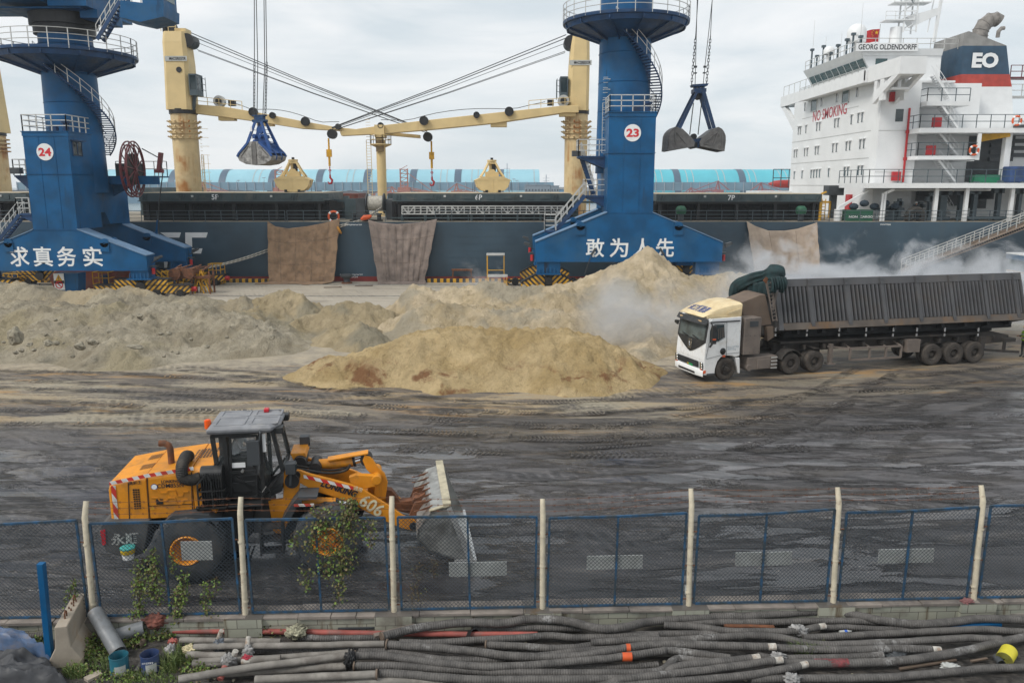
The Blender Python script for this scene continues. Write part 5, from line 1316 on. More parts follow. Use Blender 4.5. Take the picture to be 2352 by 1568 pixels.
 for s in(-1,1):
  for y in(yf+.7,yb-.8):
   x=s*(bw+.05)+dx
   b=MB().mat(0).bx(x-.1,x+s*.45,y-.3,y+.3,ze_-.9,ze_-.82).bar((x,y,ze_-.6),(x+s*.55,y,ze_-.3),.06).prism([(x+s*.3,y-.25,ze_-.45),(x+s*.9,y-.25,ze_-.12),(x+s*.8,y-.25,ze_+.02),(x+s*.35,y-.25,ze_-.1)],(0,.5,0))
   b.mat(1).cyl((x+s*.2,y-.2,ze_-1.5),(x+s*.2,y-.2,ze_-1.0),.14,10)
   b.build('beam_floodlight',[M['grey_dark'],M['red']],root,smooth=40)
 return root,h,yf,yb,dx
M['blue_pale']=mat('pale_blue_flange',(.13,.22,.34),.75,var=.15)  # paler blue for the sloping top flanges of the frames
def zq(p,Y):return P(p,Y).z
x23=P((1431,300),YC).x
d23=P((1444,590),YA).x-x23
zs23=dict(beam_bot=zq((1444,600),YA),beam_end=zq((1444,557.5),YA),col_foot=zq((1444,489),YA),col_top=zq((1444,258),YA),seam=zq((1450,352),YA),disc=zq((1431,30),YC-4)-.15,bw=(P((1658.5,590),YA).x-P((1229.5,590),YA).x)/2,cw=(P((1506,420),YA).x-P((1399.5,420),YA).x)/2,r=2.17,R=5.15,neck=7,dx=d23,stair_bot=zq((1480,325),YC))
sl_x=[P(z23(q,410),YA).x-x23 for q in(1134,1338,1540,1730)]
c23,h23,yf23,yb23,dx23=portal(x23,'blue portal crane with a red 23 on a white disc, behind the tallest sand peak',zs23,'23',('敢为人先',sl_x,zq(z23(0,408),YA),1.5),(P(z4(693,695),YA).x-x23,zq(z4(693,695),YA)),False,0)
x24=P((167,250),YC).x
col24=(P((50,300),YA).x+P((154,300),YA).x)/2
d24=col24-x24
zs24=dict(beam_bot=zq((200,620.5),YA),beam_end=zq((337,588.6),YA),col_foot=zq((120,528),YA),col_top=zq((100,303),YA),seam=zq((110,400),YA),disc=zq((165,128),YC-4.5)+.5,bw=P((338,610),YA).x-col24,cw=(P((154,300),YA).x-P((50,300),YA).x)/2,r=2.12,R=5.35,neck=3.4,dx=d24,stair_bot=zq((250,352),YC))
sl_x=[P(z24(q,430),YA).x-x24 for q in(190,420,652,908)]
c24,h24,yf24,yb24,dx24=portal(x24,'blue portal crane with a red 24 on a white disc, cut by the left edge',zs24,'24',('求真务实',sl_x,zq(z24(0,432),YA),1.58),(P(z2(353,408),YA).x-x24,zq(z2(353,408),YA)),True,0)
b=MB();xw=h24+dx24;z0,z1_=zq((170,357),YA+1),zq((170,326),YA+1)
b.mat(0).bx(xw-.02,xw+.03,yf24+.55,yf24+1.9,z0,z1_).mat(1).bx(xw,xw+.35,yf24+.3,yf24+2.1,z1_+.05,z1_+.14)
for y in(.5,1.2,1.9):b.bx(xw,xw+.06,yf24+y-.04,yf24+y+.04,z0,z1_)
b.bx(xw,xw+.06,yf24+.46,yf24+1.94,z0-.06,z0)
b.build('window',[M['glass'],M['blue_dark']],c24)
pz=zs24['seam']-.1;px0=h24+dx24-.1
b=MB().mat(0).bx(px0,px0+4.6,yb24-3.6,yb24-1.6,pz-.12,pz).prism([(px0,yb24-2.6,pz-1.7),(px0,yb24-2.6,pz-.12),(px0+3.2,yb24-2.6,pz-.12)],(0,.15,0)).bx(px0+.02,px0+4.6,yb24-3.7,yb24-3.6,pz-.7,pz+.02)
b.mat(1).bx(px0+.5,px0+2.6,yb24-2.9,yb24-1.9,pz,pz+1.1)
b.mat(2).rail([(px0,yb24-1.7,pz),(px0+4.5,yb24-1.7,pz),(px0+4.5,yb24-3.5,pz)],1.3,1.2,.03,1)
b.build('side_platform',[M['blue'],M['grey_dark'],M['grey_rail']],c24)
c=P((305,389),YC+yb24-4.3)-Vector((x24,YC,0));ax=Vector((1,.10,0)).normalized();R2=2.32
u_=Vector((ax.y,-ax.x,0)).normalized()
b=MB()
for o in(-.22,.22):
 for rr in(R2,R2-.28):
  b.tube([c+ax*o+u_*rr*math.cos(a)+Z*rr*math.sin(a)for a in np.linspace(0,2*math.pi,41)],.065,6,cap=False)
 for i in range(12):
  a=2*math.pi*i/12+.1;b.bar(c+ax*o+u_*.2*math.cos(a)+Z*.2*math.sin(a),c+ax*o+u_*R2*math.cos(a)+Z*R2*math.sin(a),.07)
b.cyl(c-ax*.9,c+ax*.35,.2,12)
reel=b.build('cable_reel',M['maroon'],c24)
b=MB();b.lathe([(.3,-.16)]+[(.4+.07*k,-.16+(.02 if k%2 else 0))for k in range(14)]+[(1.3,.16)]+[(1.3-.07*k,.16+(.02 if k%2 else 0))for k in range(14)]+[(.3,.16),(.3,-.16)],c,ax,40)
b.build('coiled_cable',M['rubber'],reel,smooth=40)
e=c+u_*0+Vector((2.3,.3,.9));q0=P(z2(1240,1020),YC+yb24-.2)-Vector((x24,YC,0))
b=MB().tube([c+Vector((1.2,-.6,1.7)),e,e+Vector((.12,0,-1.2)),e.lerp(q0,.6),q0,q0+Vector((.1,0,-.6))],.05,6);b.build('power_cable',M['wire'],c24)
b=MB().bar(e+Vector((-.2,0,-1.0)),e+Vector((.1,0,.5)),.25,.5).bx(e.x-.6,e.x+.2,e.y-.1,e.y+.1,e.z-1.2,e.z-.9);b.build('cable_guide',M['maroon'],c24)
b=MB().bar(q0+Vector((-.3,0,-.9)),q0+Vector((.05,0,.9)),.18).lathe([(.1,0),(.3,0),(.3,.2),(.1,.2)],q0+Vector((0,-.1,-.8)),(0,1,0),14);b.build('cable_tube',M['blue'],c24)
def portal_stair(root,a,bq,Y,w=.9,par=None):
 o=Vector((root.location.x,root.location.y,0))
 A,B=P(a,Y)-o,P(bq,Y)-o
 b=MB().mat(0)
 for q in(0,w):b.bar(A+Vector((0,q,0)),B+Vector((0,q,0)),.08,.28)
 n=max(6,int((B-A).length/.3))
 for i in range(n):c=A.lerp(B,(i+.5)/n);b.bx(c.x-.14,c.x+.14,c.y,c.y+w,c.z-.02,c.z+.02)
 b.mat(1)
 for q in(0,w):
  for k in(.55,1.1):b.bar(A+Vector((0,q,k)),B+Vector((0,q,k)),.055)
  for i in range(6):c=A.lerp(B,i/5);b.bar(c+Vector((0,q,0)),c+Vector((0,q,1.1)),.05)
 b.build('stair',[M['blue_dark'],M['grey_rail']],root)
def platform(root,pl,pr,Y,d,h=1.3,under=1.0):
 o=Vector((root.location.x,root.location.y,0));A,B=P(pl,Y)-o,P(pr,Y)-o
 b=MB().mat(0).bx(A.x,B.x,A.y,A.y+d,A.z-.14,A.z).prism([(B.x,A.y+.1,A.z-.14),(A.x,A.y+.1,A.z-.14),(B.x,A.y+.1,A.z-.14-under)],(0,d-.2,0))
 b.mat(1).rail([(B.x,A.y,A.z),(A.x,A.y,A.z),(A.x,A.y+d,A.z)],h,.9,.035,2)
 b.build('landing',[M['blue_dark'],M['grey_rail']],root)
platform(c23,z4(410,815),z4(572,805),YC-2.6,2.0);platform(c23,z4(445,1022),z4(570,1018),YC-2.4,2.2)
platform(c23,z4(235,1205),z4(292,1210),YC-2.8,1.2,1.3,.4)
portal_stair(c23,z4(290,1210),z4(445,1022),YC-2.6);portal_stair(c23,z4(490,1015),z4(425,815),YC-1.6)
b=MB();A=P(z4(398,808),YC-2)-Vector((x23,YC,0));b.bx(A.x-.35,A.x+.35,A.y-.3,A.y+.3,A.z-.15,A.z+.3).build('beam_floodlight',M['grey_dark'],c23)
b=MB();A=P(z4(535,650),YC-1.5)-Vector((x23,YC,0));zlo=zq(z4(535,800),YC-1.5)
for q in(0,.5):b.bar((A.x+q,A.y,zlo),(A.x+q,A.y,zs23['col_top']+1),.06)
for k in range(16):b.bar((A.x,A.y,zlo+.4*k),(A.x+.5,A.y,zlo+.4*k),.04)
for k in range(7):z=zlo+1+.8*k;b.bars([(A.x,A.y,z),(A.x,A.y-.6,z),(A.x+.5,A.y-.6,z),(A.x+.5,A.y,z)],.04)
b.build('caged_ladder',M['grey_rail'],c23)
platform(c24,z2(110,590),z2(205,580),YC-1.2,1.8);platform(c24,z2(135,890),z2(240,885),YC-1.2,1.8,1.3,.6)
portal_stair(c24,z2(-20,1110),z2(150,900),YC-1.2)
b=MB();A=P(z2(130,555),YC-1.3)-Vector((x24,YC,0));b.bx(A.x-.4,A.x+.4,A.y-.3,A.y+.3,A.z-.25,A.z+.25).build('beam_floodlight',M['grey_dark'],c24)
b=MB()
for s in(-1,1):
 A=Vector((sl_x[0]*0+dx23+s*2.95*1.0-.1,yf23-.08,zq(z23(0,470),YA)));b.bar(A+Vector((s*-.0+(.35 if s<0 else-.35),0,.55)),A,.16);b.bar(A,A+Vector((-.5 if s<0 else .5,0,-1.5)),.05)
b.build('storm_tie',M['wire'],c23)
ub=zs24['disc']+zs24['neck']
o=Vector((x24,YC,0))
b=MB().mat(0).cyl((0,0,ub-1.0),(0,0,ub-.1),2.55,40).cyl((0,0,ub-1.7),(0,0,ub-1.0),2.3,40);b.build('slew_ring',M['black'],c24,smooth=40)
A=P(z1(310,118),YA-.5)-o;C_=P(z1(1060,255),YC-2)-o
b=MB()
zlo=ub-.1
b.prism([(-14,A.y,zlo+.75),(A.x,A.y,zlo+.75),(A.x,A.y,zlo+4),(-14,A.y,zlo+4)],(0,9,0))
b.prism([(-14,A.y+.6,zlo+.4),(A.x-.3,A.y+.6,zlo+.4),(A.x-.3,A.y+.6,zlo+.75),(-14,A.y+.6,zlo+.75)],(0,7,0))
b.bx(A.x,3.6,-3.2,4.5,zlo+.1,zlo+4).bx(-3.6,3.0,-2.9,2.9,zlo,zlo+.1).bx(2.4,3.8,-2.0,2.2,zlo-.55,zlo+.1)
b.build('machine_house',M['blue_dark2']if 'blue_dark2' in M else M['blue'],c24)
K0=P(z1(1070,168),YA+1)-o;K1=P(z1(1465,150),YA+1)-o
b=MB().mat(0).prism([(K0.x,K0.y,K0.z+.1),(K0.x+1.6,K0.y,K0.z-.25),(K1.x,K0.y,K1.z),(K1.x+.08,K0.y,K1.z+.8),(K0.x+.2,K0.y,K1.z+1.2)],(0,3.0,0))
b.bx(K1.x-1.6,K1.x+.05,K0.y+.1,K0.y+2.6,K1.z+.75,K1.z+3.6)
b.mat(1).bx(K1.x-1.15,K1.x-.15,K0.y+.06,K0.y+.11,K1.z+1.35,K1.z+3.2).bx(K1.x+.04,K1.x+.08,K0.y+.4,K0.y+2.2,K1.z+1.3,K1.z+3.2)
b.mat(2).rail([(K0.x+.3,K0.y+.1,K1.z+1.15),(K1.x-1.7,K0.y+.1,K1.z+.9)],1.2,.7,.035,2)
b.build('operator_cab',[M['blue'],M['glass_teal'],M['grey_rail']],c24)
portal_stair(c24,z1(870,355),z1(1075,10),YA+1.2,1.0)
b=MB();A=P(z24(545,725),YA+1.2)-o;B=P(z24(650,585),YA+1.2)-o
b.mat(0).prism([(A.x,A.y,B.z-.1),(A.x+2.0,A.y,B.z-.1),(A.x+1.8,A.y,0),(A.x+.1,A.y,0)],(0,1.2,0))
c=P(z24(587,650),YA+1.15)-o;b.mat(1).bx(c.x-.5,c.x+.35,c.y-.02,c.y+.02,c.z-.4,c.z+.45)
c2=P(z24(592,708),YA+1.15)-o;b.bx(c2.x-.5,c2.x+.35,c2.y-.02,c2.y+.02,c2.z-.42,c2.z+.35)
b.mat(2).add([(c.x-.38,c.y-.03,c.z-.15),(c.x+.22,c.y-.03,c.z-.15),(c.x-.08,c.y-.03,c.z+.38)],[(0,1,2)])
b.mat(3).text('!',(c.x-.08,c.y-.035,c.z+.03),(1,0,0),Z,None,.3,.02).text('当心触电',(c.x-.08,c.y-.03,c.z-.28),(1,0,0),Z,.6,.13)
b.mat(4).lathe([(.24,-.005),(.32,-.005),(.32,.005),(.24,.005)],(c2.x-.08,c2.y-.03,c2.z),(0,1,0),20).bar((c2.x-.28,c2.y-.03,c2.z+.2),(c2.x+.12,c2.y-.03,c2.z-.2),.06)
b.build('power_pillar',[M['blue'],M['text_white'],M['yellow'],M['text_black'],M['text_red']],c24)
def ropes(b,pts,top,Y,r=.035):
 for p,q in pts:b.bar(P(p,Y),P(q,Y),r*2)
def chain(b,A,B,link=.34,w=.07):
 n=int((B-A).length/link*1.35);d=(B-A).normalized()
 for i in range(n):
  c=A.lerp(B,(i+.5)/n);s=Vector((1,0,0))if i%2 else Vector((0,1,0))
  h=d*link*.42
  b.bar(c-h+s*w,c+h+s*w,.042);b.bar(c-h-s*w,c+h-s*w,.042);b.bar(c-h-s*w,c-h+s*w,.042);b.bar(c+h-s*w,c+h+s*w,.042)
def hanging(root,cb,specs,Y):
 """specs: list of ((rope top px),(chain top px),(lower end px), is_chain)"""
 for(t,m,e,ch)in specs:
  b=MB();A,B,C=P(t,Y)-cb,P(m,Y)-cb,P(e,Y)-cb
  b.bar(A,B,.048)
  if ch:chain(b,B,C)
  else:
   b.bar(B,C,.048)
   for k in(.0,.35):q=B.lerp(C,k);b.bar(q,q.lerp(C,.1),.22)
  b.build('hoist_chain' if ch else 'hoist_rope',M['wire'],root)
YG=70.0
c0=P(zgr(765,450),YG)
g=thing('clamshell_grab','open dark clamshell grab hanging right of the crane marked 23','grab',c0,0,'clamshell grabs')
s_=YG/F/1.7415/3.92
def gp(x,y,dy=0):return Vector(((x-765)*s_,dy,-(y-450)*s_*1.01))
b=MB().prism([gp(645,365,-.5),gp(890,350,-.5),gp(870,385,-.5),gp(660,395,-.5)],(0,1,0)).prism([gp(672,425,-.6),gp(855,420,-.6),gp(855,470,-.6),gp(830,490,-.6),gp(690,490,-.6),gp(672,475,-.6)],(0,1.2,0))
b.bx(gp(690,0).x,gp(720,0).x,-.3,.3,gp(0,430).z,gp(0,390).z).bx(gp(805,0).x,gp(840,0).x,-.3,.3,gp(0,430).z,gp(0,385).z).bx(gp(745,0).x,gp(780,0).x,-.3,.3,gp(0,470).z,gp(0,375).z)
b.build('head',M['grab_blue']if 'grab_blue' in M else M['blue_dark'],g)
b=MB()
for q in(-.25,.1):b.cyl(gp(758,530,q),gp(758,530,q+.15),48*s_,20)
b.cut()
for q in(-.2,.1):b.cyl(gp(715,1110,q),gp(715,1110,q+.15),45*s_,20)
b.cut().cyl(gp(705,1240,-.7),gp(705,1240,.7),48*s_,18)
b.build('sheave',M['black'],g,smooth=40)
M['grab_blue']=mat('scuffed_grab_blue',(.014,.05,.13),.55,var=.25,dirt=.3,dcol=(.06,.05,.045),ds=2)
M['bucket_grey']=mat('sand_scoured_grab_steel',(.155,.15,.145),.6,.25,var=.3,vs=1.5,dirt=.4,dcol=(.075,.065,.06),ds=1.5)
b=MB()
for y in(-.75,.6):
 b.prism([gp(690,480,y),gp(727,480,y),gp(497,1000,y),gp(445,985,y)],(0,.16,0));b.prism([gp(782,480,y),gp(840,480,y),gp(1015,985,y),gp(968,1000,y)],(0,.16,0))
b.build('arm',M['grab_blue'],g)
b=MB()
b.bar(gp(693,620),gp(655,1080),.07);b.bar(gp(815,600),gp(782,1080),.07);b.build('closing_rope',M['wire'],g)
b=MB().prism([gp(590,1165,-.6),gp(640,1130,-.6),gp(710,1150,-.6),gp(825,1130,-.6),gp(800,1180,-.6),gp(740,1200,-.6),gp(660,1190,-.6)],(0,1.2,0)).bx(gp(625,0).x,gp(790,0).x,-.5,.5,gp(0,1270).z,gp(0,1190).z);b.build('lower_block',M['grab_blue'],g)
for pts,rib in(([(390,978),(345,1010),(310,1050),(290,1100),(285,1160),(278,1320),(320,1325),(680,1262),(690,1200),(640,1135),(500,1010)],[[(385,1030),(410,1255)],[(390,1035),(560,1220)],[(310,1130),(305,1290)],[(410,1255),(555,1240)]]),([(1030,982),(1085,1010),(1120,1055),(1145,1110),(1150,1180),(1138,1330),(1100,1325),(770,1258),(760,1200),(800,1130),(960,1010)],[[(1035,1030),(970,1255)],[(1030,1040),(835,1205)],[(1100,1090),(1095,1280)],[(970,1255),(830,1215)]])):
 b=MB()
 for y in(-1.25,1.17):b.prism([gp(x,q,y)for x,q in pts],(0,.08,0))
 m=len(pts)
 outer=pts[:6]
 for(a,c)in zip(outer[:-1],outer[1:]):b.prism([gp(*a,-1.3),gp(*c,-1.3),gp(c[0]+(8 if c[0]<700 else-8),c[1],-1.3),gp(a[0]+(8 if a[0]<700 else-8),a[1]+8,-1.3)],(0,2.6,0))
 b.prism([gp(*pts[0],-1.2),gp(*pts[-1],-1.2),gp(*pts[-2],-1.2),gp(pts[-2][0],pts[-2][1]+10,-1.2),gp(pts[-1][0],pts[-1][1]+10,-1.2),gp(pts[0][0],pts[0][1]+12,-1.2)],(0,2.4,0))
 b.prism([gp(pts[5][0],pts[5][1]-45,-1.32),gp(pts[6][0]+(360 if pts[5][0]<700 else-320),pts[5][1]-100,-1.32),gp(pts[7][0],pts[7][1],-1.32),gp(*pts[6],-1.32),gp(*pts[5],-1.32)],(0,.06,0))
 for(a,c)in rib:b.bar(gp(*a,-1.3),gp(*c,-1.3),.09)
 b.build('bucket_shell',M['bucket_grey'],g)
hanging(g,c0,[(z4(1038,-60),z4(1022,190),zgr(652,352),True),(z4(1112,-60),z4(1100,190),zgr(885,345),True),(z4(1032,-60),z4(1022,345),zgr(707,352),False),(z4(1116,-60),z4(1071,345),zgr(835,345),False)],YG)
YG2=68.0
c0=P(zgc(487,290),YG2)
g=thing('clamshell_grab','closed blue clamshell grab with pale worn flanks hanging by the left ship crane','grab',c0,R(-24),'clamshell grabs')
s2=YG2/F/1.7415/3.485
def gq(x,z,y=0):return Vector((x,y,z))
b=MB().bx(-1.02,1.02,-.35,.35,.62,.78).bx(-.75,.75,-.3,.3,.2,.62).prism([gq(-1.0,.15,-.45),gq(1.0,.15,-.45),gq(1.05,-.1,-.45),gq(.8,-.3,-.45),gq(-.8,-.3,-.45),gq(-1.05,-.1,-.45)],(0,.9,0))
b.build('head',M['grab_blue2']if 'grab_blue2' in M else M['blue_dark'],g)
M['grab_blue2']=mat('scuffed_bright_grab_blue',(.012,.065,.23),.5,var=.25,dirt=.3,dcol=(.03,.03,.035),ds=2)
b=MB()
for sx in(-1,1):
 for y in(-1.0,1.0):
  b.prism([gq(sx*.35,-.2,y*.45),gq(sx*.75,-.2,y*.45),gq(sx*2.55,-4.35,y),gq(sx*2.2,-4.75,y)],(0,.16,0))
 for k in range(5):
  u=.25+k*.13;b.bar(gq(sx*(.55+1.8*u),-.2-4.3*u,-.45-.55*u),gq(sx*(.55+1.8*u),-.2-4.3*u,.45+.55*u),.07)
b.build('arm',M['grab_blue2'],g)
b=MB().cyl(gq(0,-1.3,-.2),gq(0,-1.3,.2),.55,20).cyl(gq(-.5,-2.2,-.9),gq(-.5,-2.2,.9),.28,16).cyl(gq(.5,-2.2,-.9),gq(.5,-2.2,.9),.28,16).bx(-.8,.8,-.4,.4,-2.6,-1.9).prism([gq(-.9,-2.6,-.5),gq(.9,-2.6,-.5),gq(1.3,-3.1,-.5),gq(-1.3,-3.1,-.5)],(0,1,0));b.build('lower_block',M['grab_blue2'],g,smooth=40)
M['bucket_pale']=mat('bare_worn_grab_flank',(.40,.39,.37),.5,.3,var=.35,vs=.9,dirt=.6,dcol=(.055,.05,.05),ds=.9)
for sx in(-1,1):
 prof=[gq(0,-2.9),gq(sx*.9,-3.0),gq(sx*2.7,-4.55),gq(sx*3.0,-5.0),gq(sx*2.75,-5.55),gq(sx*1.6,-6.05),gq(0,-6.22)]
 b=MB().mat(0)
 for y in(-1.5,1.42):b.prism([p+Vector((0,y,0))for p in prof],(0,.08,0))
 for a,c in zip(prof[3:-1],prof[4:]):b.mat(0).prism([a+Vector((0,-1.42,0)),c+Vector((0,-1.42,0)),c*.985+Vector((0,-1.42,.0)),a*.985+Vector((0,-1.42,0))],(0,2.84,0))
 b.mat(1)
 for a,c in zip(prof[1:3],prof[2:4]):
  for y in(-1.56,1.44):b.bar(a+Vector((0,y,0)),c+Vector((0,y,0)),.14,.3)
 b.prism([p+Vector((0,-1.42,0))for p in(prof[0],prof[1],prof[2],prof[2]*.97,prof[1]*1.02+Vector((0,0,-.2)),prof[0]+Vector((0,0,-.25)))],(0,2.84,0))
 for y in(-.55,.55):b.prism([gq(sx*1.0,-2.9,y),gq(sx*2.75,-4.4,y),gq(sx*3.06,-5.0,y),gq(sx*2.85,-5.5,y),gq(sx*2.6,-4.9,y)],(0,.14,0))
 b.mat(2).bx(min(0,sx*.32),max(0,sx*.32),-1.56,-1.5,-6.15,-2.95)
 b.bar(gq(sx*1.0,-3.6,-1.54),gq(sx*2.4,-5.0,-1.54),.09);b.bar(gq(sx*.35,-3.3,-1.54),gq(sx*.35,-6.1,-1.54),.09)
 b.build('bucket_shell',[M['bucket_pale'],M['grab_blue2'],M['bucket_grey']],g)
b=MB();b.bx(-1.25,-.95,-.62,-.6,-1.5,-.85);b.build('grab_plate',M['text_white'],g)
for ch_ in list(g.children):ch_.scale=(.60,.60,.58)
wc=Matrix.Rotation(R(24),4,'Z')
def hanging2(root,cb,specs,Y):
 for(t,m,e,ch)in specs:
  b=MB();A,B,C=[wc@(P(q,Y)-cb)for q in(t,m,e)]
  b.bar(A,B,.048)
  if ch:chain(b,B,C)
  else:b.bar(B,C,.048)
  b.build('hoist_chain' if ch else 'hoist_rope',M['wire'],root)
hanging2(g,c0,[((584,-30),z1(2280,560),zgc(405,225),True),((610,-30),z1(2300+90,560),zgc(562,225),True),((588,-30),(592,150),zgc(446,225),False),((606,-30),(608,150),zgc(528,225),False)],YG2)
def cream_grab(p,Y,label):
 c=P(p,Y);g=thing('clamshell_grab',label,'grab',c,R(6),'clamshell grabs');g.scale=(.86,.86,.62)
 b=MB();pr=[(-2.05,2.0),(-1.2,2.55),(1.2,2.55),(2.05,2.0),(1.75,.9),(1.35,.35),(.35,.05),(-.35,.05),(-1.35,.35),(-1.75,.9)]
 b.prism([(x,-1.6,z)for x,z in pr],(0,3.2,0))
 for k in range(8):b.cyl((.0,-1.64,.35+k*.26),(.0,-1.6,.35+k*.26),.05,8)
 for q in(-1.75,.55):b.bx(q,q+1.2,-1.63,-1.6,2.0,2.04)
 for sx in(-1,1):
  for k in range(5):b.bx(sx*1.55-.3,sx*1.55+.3,-1.3,1.3,.9+.22*k,.95+.22*k)
 b.build('bucket_shell',M['cream'],g,bevel=.04)
 b=MB().bx(-.75,.75,-.7,.7,2.55,3.3).bx(-.5,.45,-.45,.45,4.55,5.0).cyl((-.15,0,3.3),(-.15,0,4.6),.2,10).prism([(-.5,-.5,3.3),(.4,-.5,3.3),(.2,-.5,3.7),(-.3,-.5,3.7)],(0,1,0))
 for sx in(-1,1):
  for y in(-.9,.9):b.tube([(sx*1.35,y,2.5),(sx*.9,y*.7,3.4),(sx*.4,y*.4,4.75)],.13,8)
 b.cyl((0,0,4.95),(0,0,5.2),.55,14);b.build('frame',M['cream'],g,smooth=40)
 b=MB().bx(.05,.45,-.3,.3,3.4,4.55).tube([(.3,-.4,3.5),(.55,-.5,4),(.3,-.4,4.5)],.04,6).bx(-.15,.15,-.1,.1,5.2,5.55);b.build('hydraulic_unit',M['black'],g)
 b=MB()
 for sx in(-1,1):b.bx(sx*.75-.16,sx*.75+.16,-1.65,1.6,.0,.42)
 b.build('chock',M['black'],g)
 b=MB()
 for sx in(-1,1):
  for y in(-1.7,1.7):b.bar((sx*2.1,y,1.9),(sx*2.2,y,.1),.05)
 b.build('lashing_wire',M['wire'],g)
cream_grab((677,441.5),82,'cream clamshell grab parked on the hatch cover marked 5P, left one');cream_grab((1130,442.5),82,'cream clamshell grab parked on the hatch cover marked 6P, right one')
M['seam']=mat('dark_cloth_seam',(.15,.105,.078),.95,var=.5,vs=6)
def sheet(pts_top,pts_bot,m,label,nfold,seed,foot=0.0,Ytop=HY-.14,Ybot=HY-1.62):
 """pts_top / pts_bot: photo outlines of the upper and the lower hem"""
 n,k=90,40;rows=[]
 tx=np.array(pts_top,float);bxx=np.array(pts_bot,float)
 def along(a,u):
  s=np.r_[0,np.cumsum(np.hypot(*np.diff(a,axis=0).T))];s/=s[-1];return np.interp(u,s,a[:,0]),np.interp(u,s,a[:,1])
 rnd=np.random.RandomState(seed)
 for j in range(k+1):
  v=j/k;row=[]
  for i in range(n+1):
   u=i/n
   a=along(tx,u);c=along(bxx,u)
   Yq=Ytop+(Ybot-Ytop)*v**.75
   A=P(a,Ytop);C=P(c,Ybot);q=A.lerp(C,v)
   sag=.085*math.sin(u*nfold*6.28+2.2*v+seed)*(1-.35*v)+.02*math.sin(u*nfold*14.5-3*v+seed)+.20*mnoise.noise(Vector((u*4+seed,v*3,0)))+.12*(.3-abs(mnoise.noise(Vector((u*6+v*5,v*7-u*3,seed)))))+.07*(.3-abs(mnoise.noise(Vector((u*11-v*8,v*6+u*5,seed+3)))))
   edge=min(1,8*u*(1-u))*min(1,v*6+.15)
   q.y=A.y+(C.y-A.y)*v+sag*edge*.8-.12
   q.x+=.10*mnoise.noise(Vector((u*2,v*7,seed)))*(1 if u in(0,1)else .4)
   row.append(q)
  rows.append(row)
 if foot:
  last=rows[-1]
  for j in range(1,9):
   row=[]
   for i,q in enumerate(last):
    w=Vector((q.x+(-.9 if foot>1 else .2)*j/8+.3*mnoise.noise(Vector((i*.12,j*.5,seed))),q.y-.16*j*(1+.6*mnoise.noise(Vector((i*.05,1,seed)))),max(.03,.10+.16*abs(mnoise.noise(Vector((i*.22,j*.8,seed)))))*(1-j/11)))
    row.append(w)
   rows.append(row)
 b=MB().mat(0).sheet(rows)
 for j in()if seed==9 else(11,27):
  b.mat(1).sheet([[q+Vector((0,-.035,d_))for q in rows[j]]for d_ in(0,.03)])
 for i in(30,62)if seed==9 else(17,36,57,76):
  b.mat(1).sheet([[rows[j][i]+Vector((d_,-.035,0))for j in range(1,k+1)]for d_ in(0,.03)])
 t=b.build('sackcloth_sheet',[m,M['seam']],smooth=80)
 s=t.modifiers.new('thickness','SOLIDIFY');s.thickness=.03
 return tag(t,label,'tarpaulin','sackcloth sheets hung down the ship side')
sheet([z3(268,915),z3(320,950),z3(400,962),z3(520,948),z3(640,925),z3(722,900)],[z3(275,1298),z3(400,1302),z3(560,1305),z3(655,1300),z3(688,1285)],M['tarp_brown'],'tan brown sackcloth sheet hung on the ship side, left of the three',7,1,1.5)
sheet([z3(898,908),z3(960,925),z3(1080,935),z3(1220,925),z3(1332,903)],[z3(962,1298),z3(1060,1296),z3(1160,1298),z3(1255,1285)],M['tarp_grey'],'taupe sackcloth sheet hung on the ship side, middle of the three',8,5,.8)
sheet([z4(1286,1155),z4(1330,1180),z4(1400,1205),ze(80,762),ze(200,745),ze(330,705),ze(393,683)],[z4(1330,1425),z4(1400,1440),ze(100,1170),ze(300,1180),ze(425,1170)],M['tarp_pale'],'pale buff sackcloth sheet hung on the ship side behind the tipper truck',5,9)
def line(pts,r,label,grp):
 b=MB().tube(pts,r,8,uvl=True);o=b.build('mooring_rope',M['rope_m'],smooth=60);return tag(o,label,'rope',grp)
t=NT('laid_rope');w=t.n('ShaderNodeTexWave',{'Vector':t.n('ShaderNodeMapping',{'Vector':t.n('ShaderNodeTexCoord').outputs['UV'],'Rotation':(0,0,.5),'Scale':(1,5,1)}).outputs[0],'Scale':.8},bands_direction='DIAGONAL')
t.set(t.b.inputs['Base Color'],t.mix(w.outputs['Fac'],(.25,.23,.19),(.6,.57,.5)));t.b.inputs['Roughness'].default_value=.9;M['rope_m']=t.m
def sagline(a,c,s):return[a.lerp(c,k)-Vector((0,0,s*4*k*(1-k)))for k in np.linspace(0,1,12)]
b0=P(z3(-140,1188),HY-4)
for i,(q,lab)in enumerate(((z3(718,945),'upper'),(z3(718,958),'lower'))):
 a=P(z24(2010,538+10*i),HY-3.2);c=P(z3(275,1090+14*i),HY-.10);e=P(z3(720,942+12*i),HY-.10);f=P(z3(870,905+6*i),HY+.3)
 line(sagline(a,c,.15)[:-1]+sagline(c,e,.05)[:-1]+[e,f,P(z3(980,830+8*i),80)],.055,lab+' of two white mooring ropes running from the quay up across the tan sackcloth','mooring ropes')
b=MB();A,B=P(z3(855,905),HY-.05),P(z3(920,890),HY-.05);b.tube([A,A.lerp(B,.3)+Vector((0,-.1,.08)),A.lerp(B,.7)+Vector((0,0,.05)),B+Vector((0,0,.1))],[.12,.25,.22,.1],10)
tag(b.build('rope_guard',M['orange'],smooth=60),'bright orange chafe cover wrapped round the mooring ropes at the deck edge','rope guard')
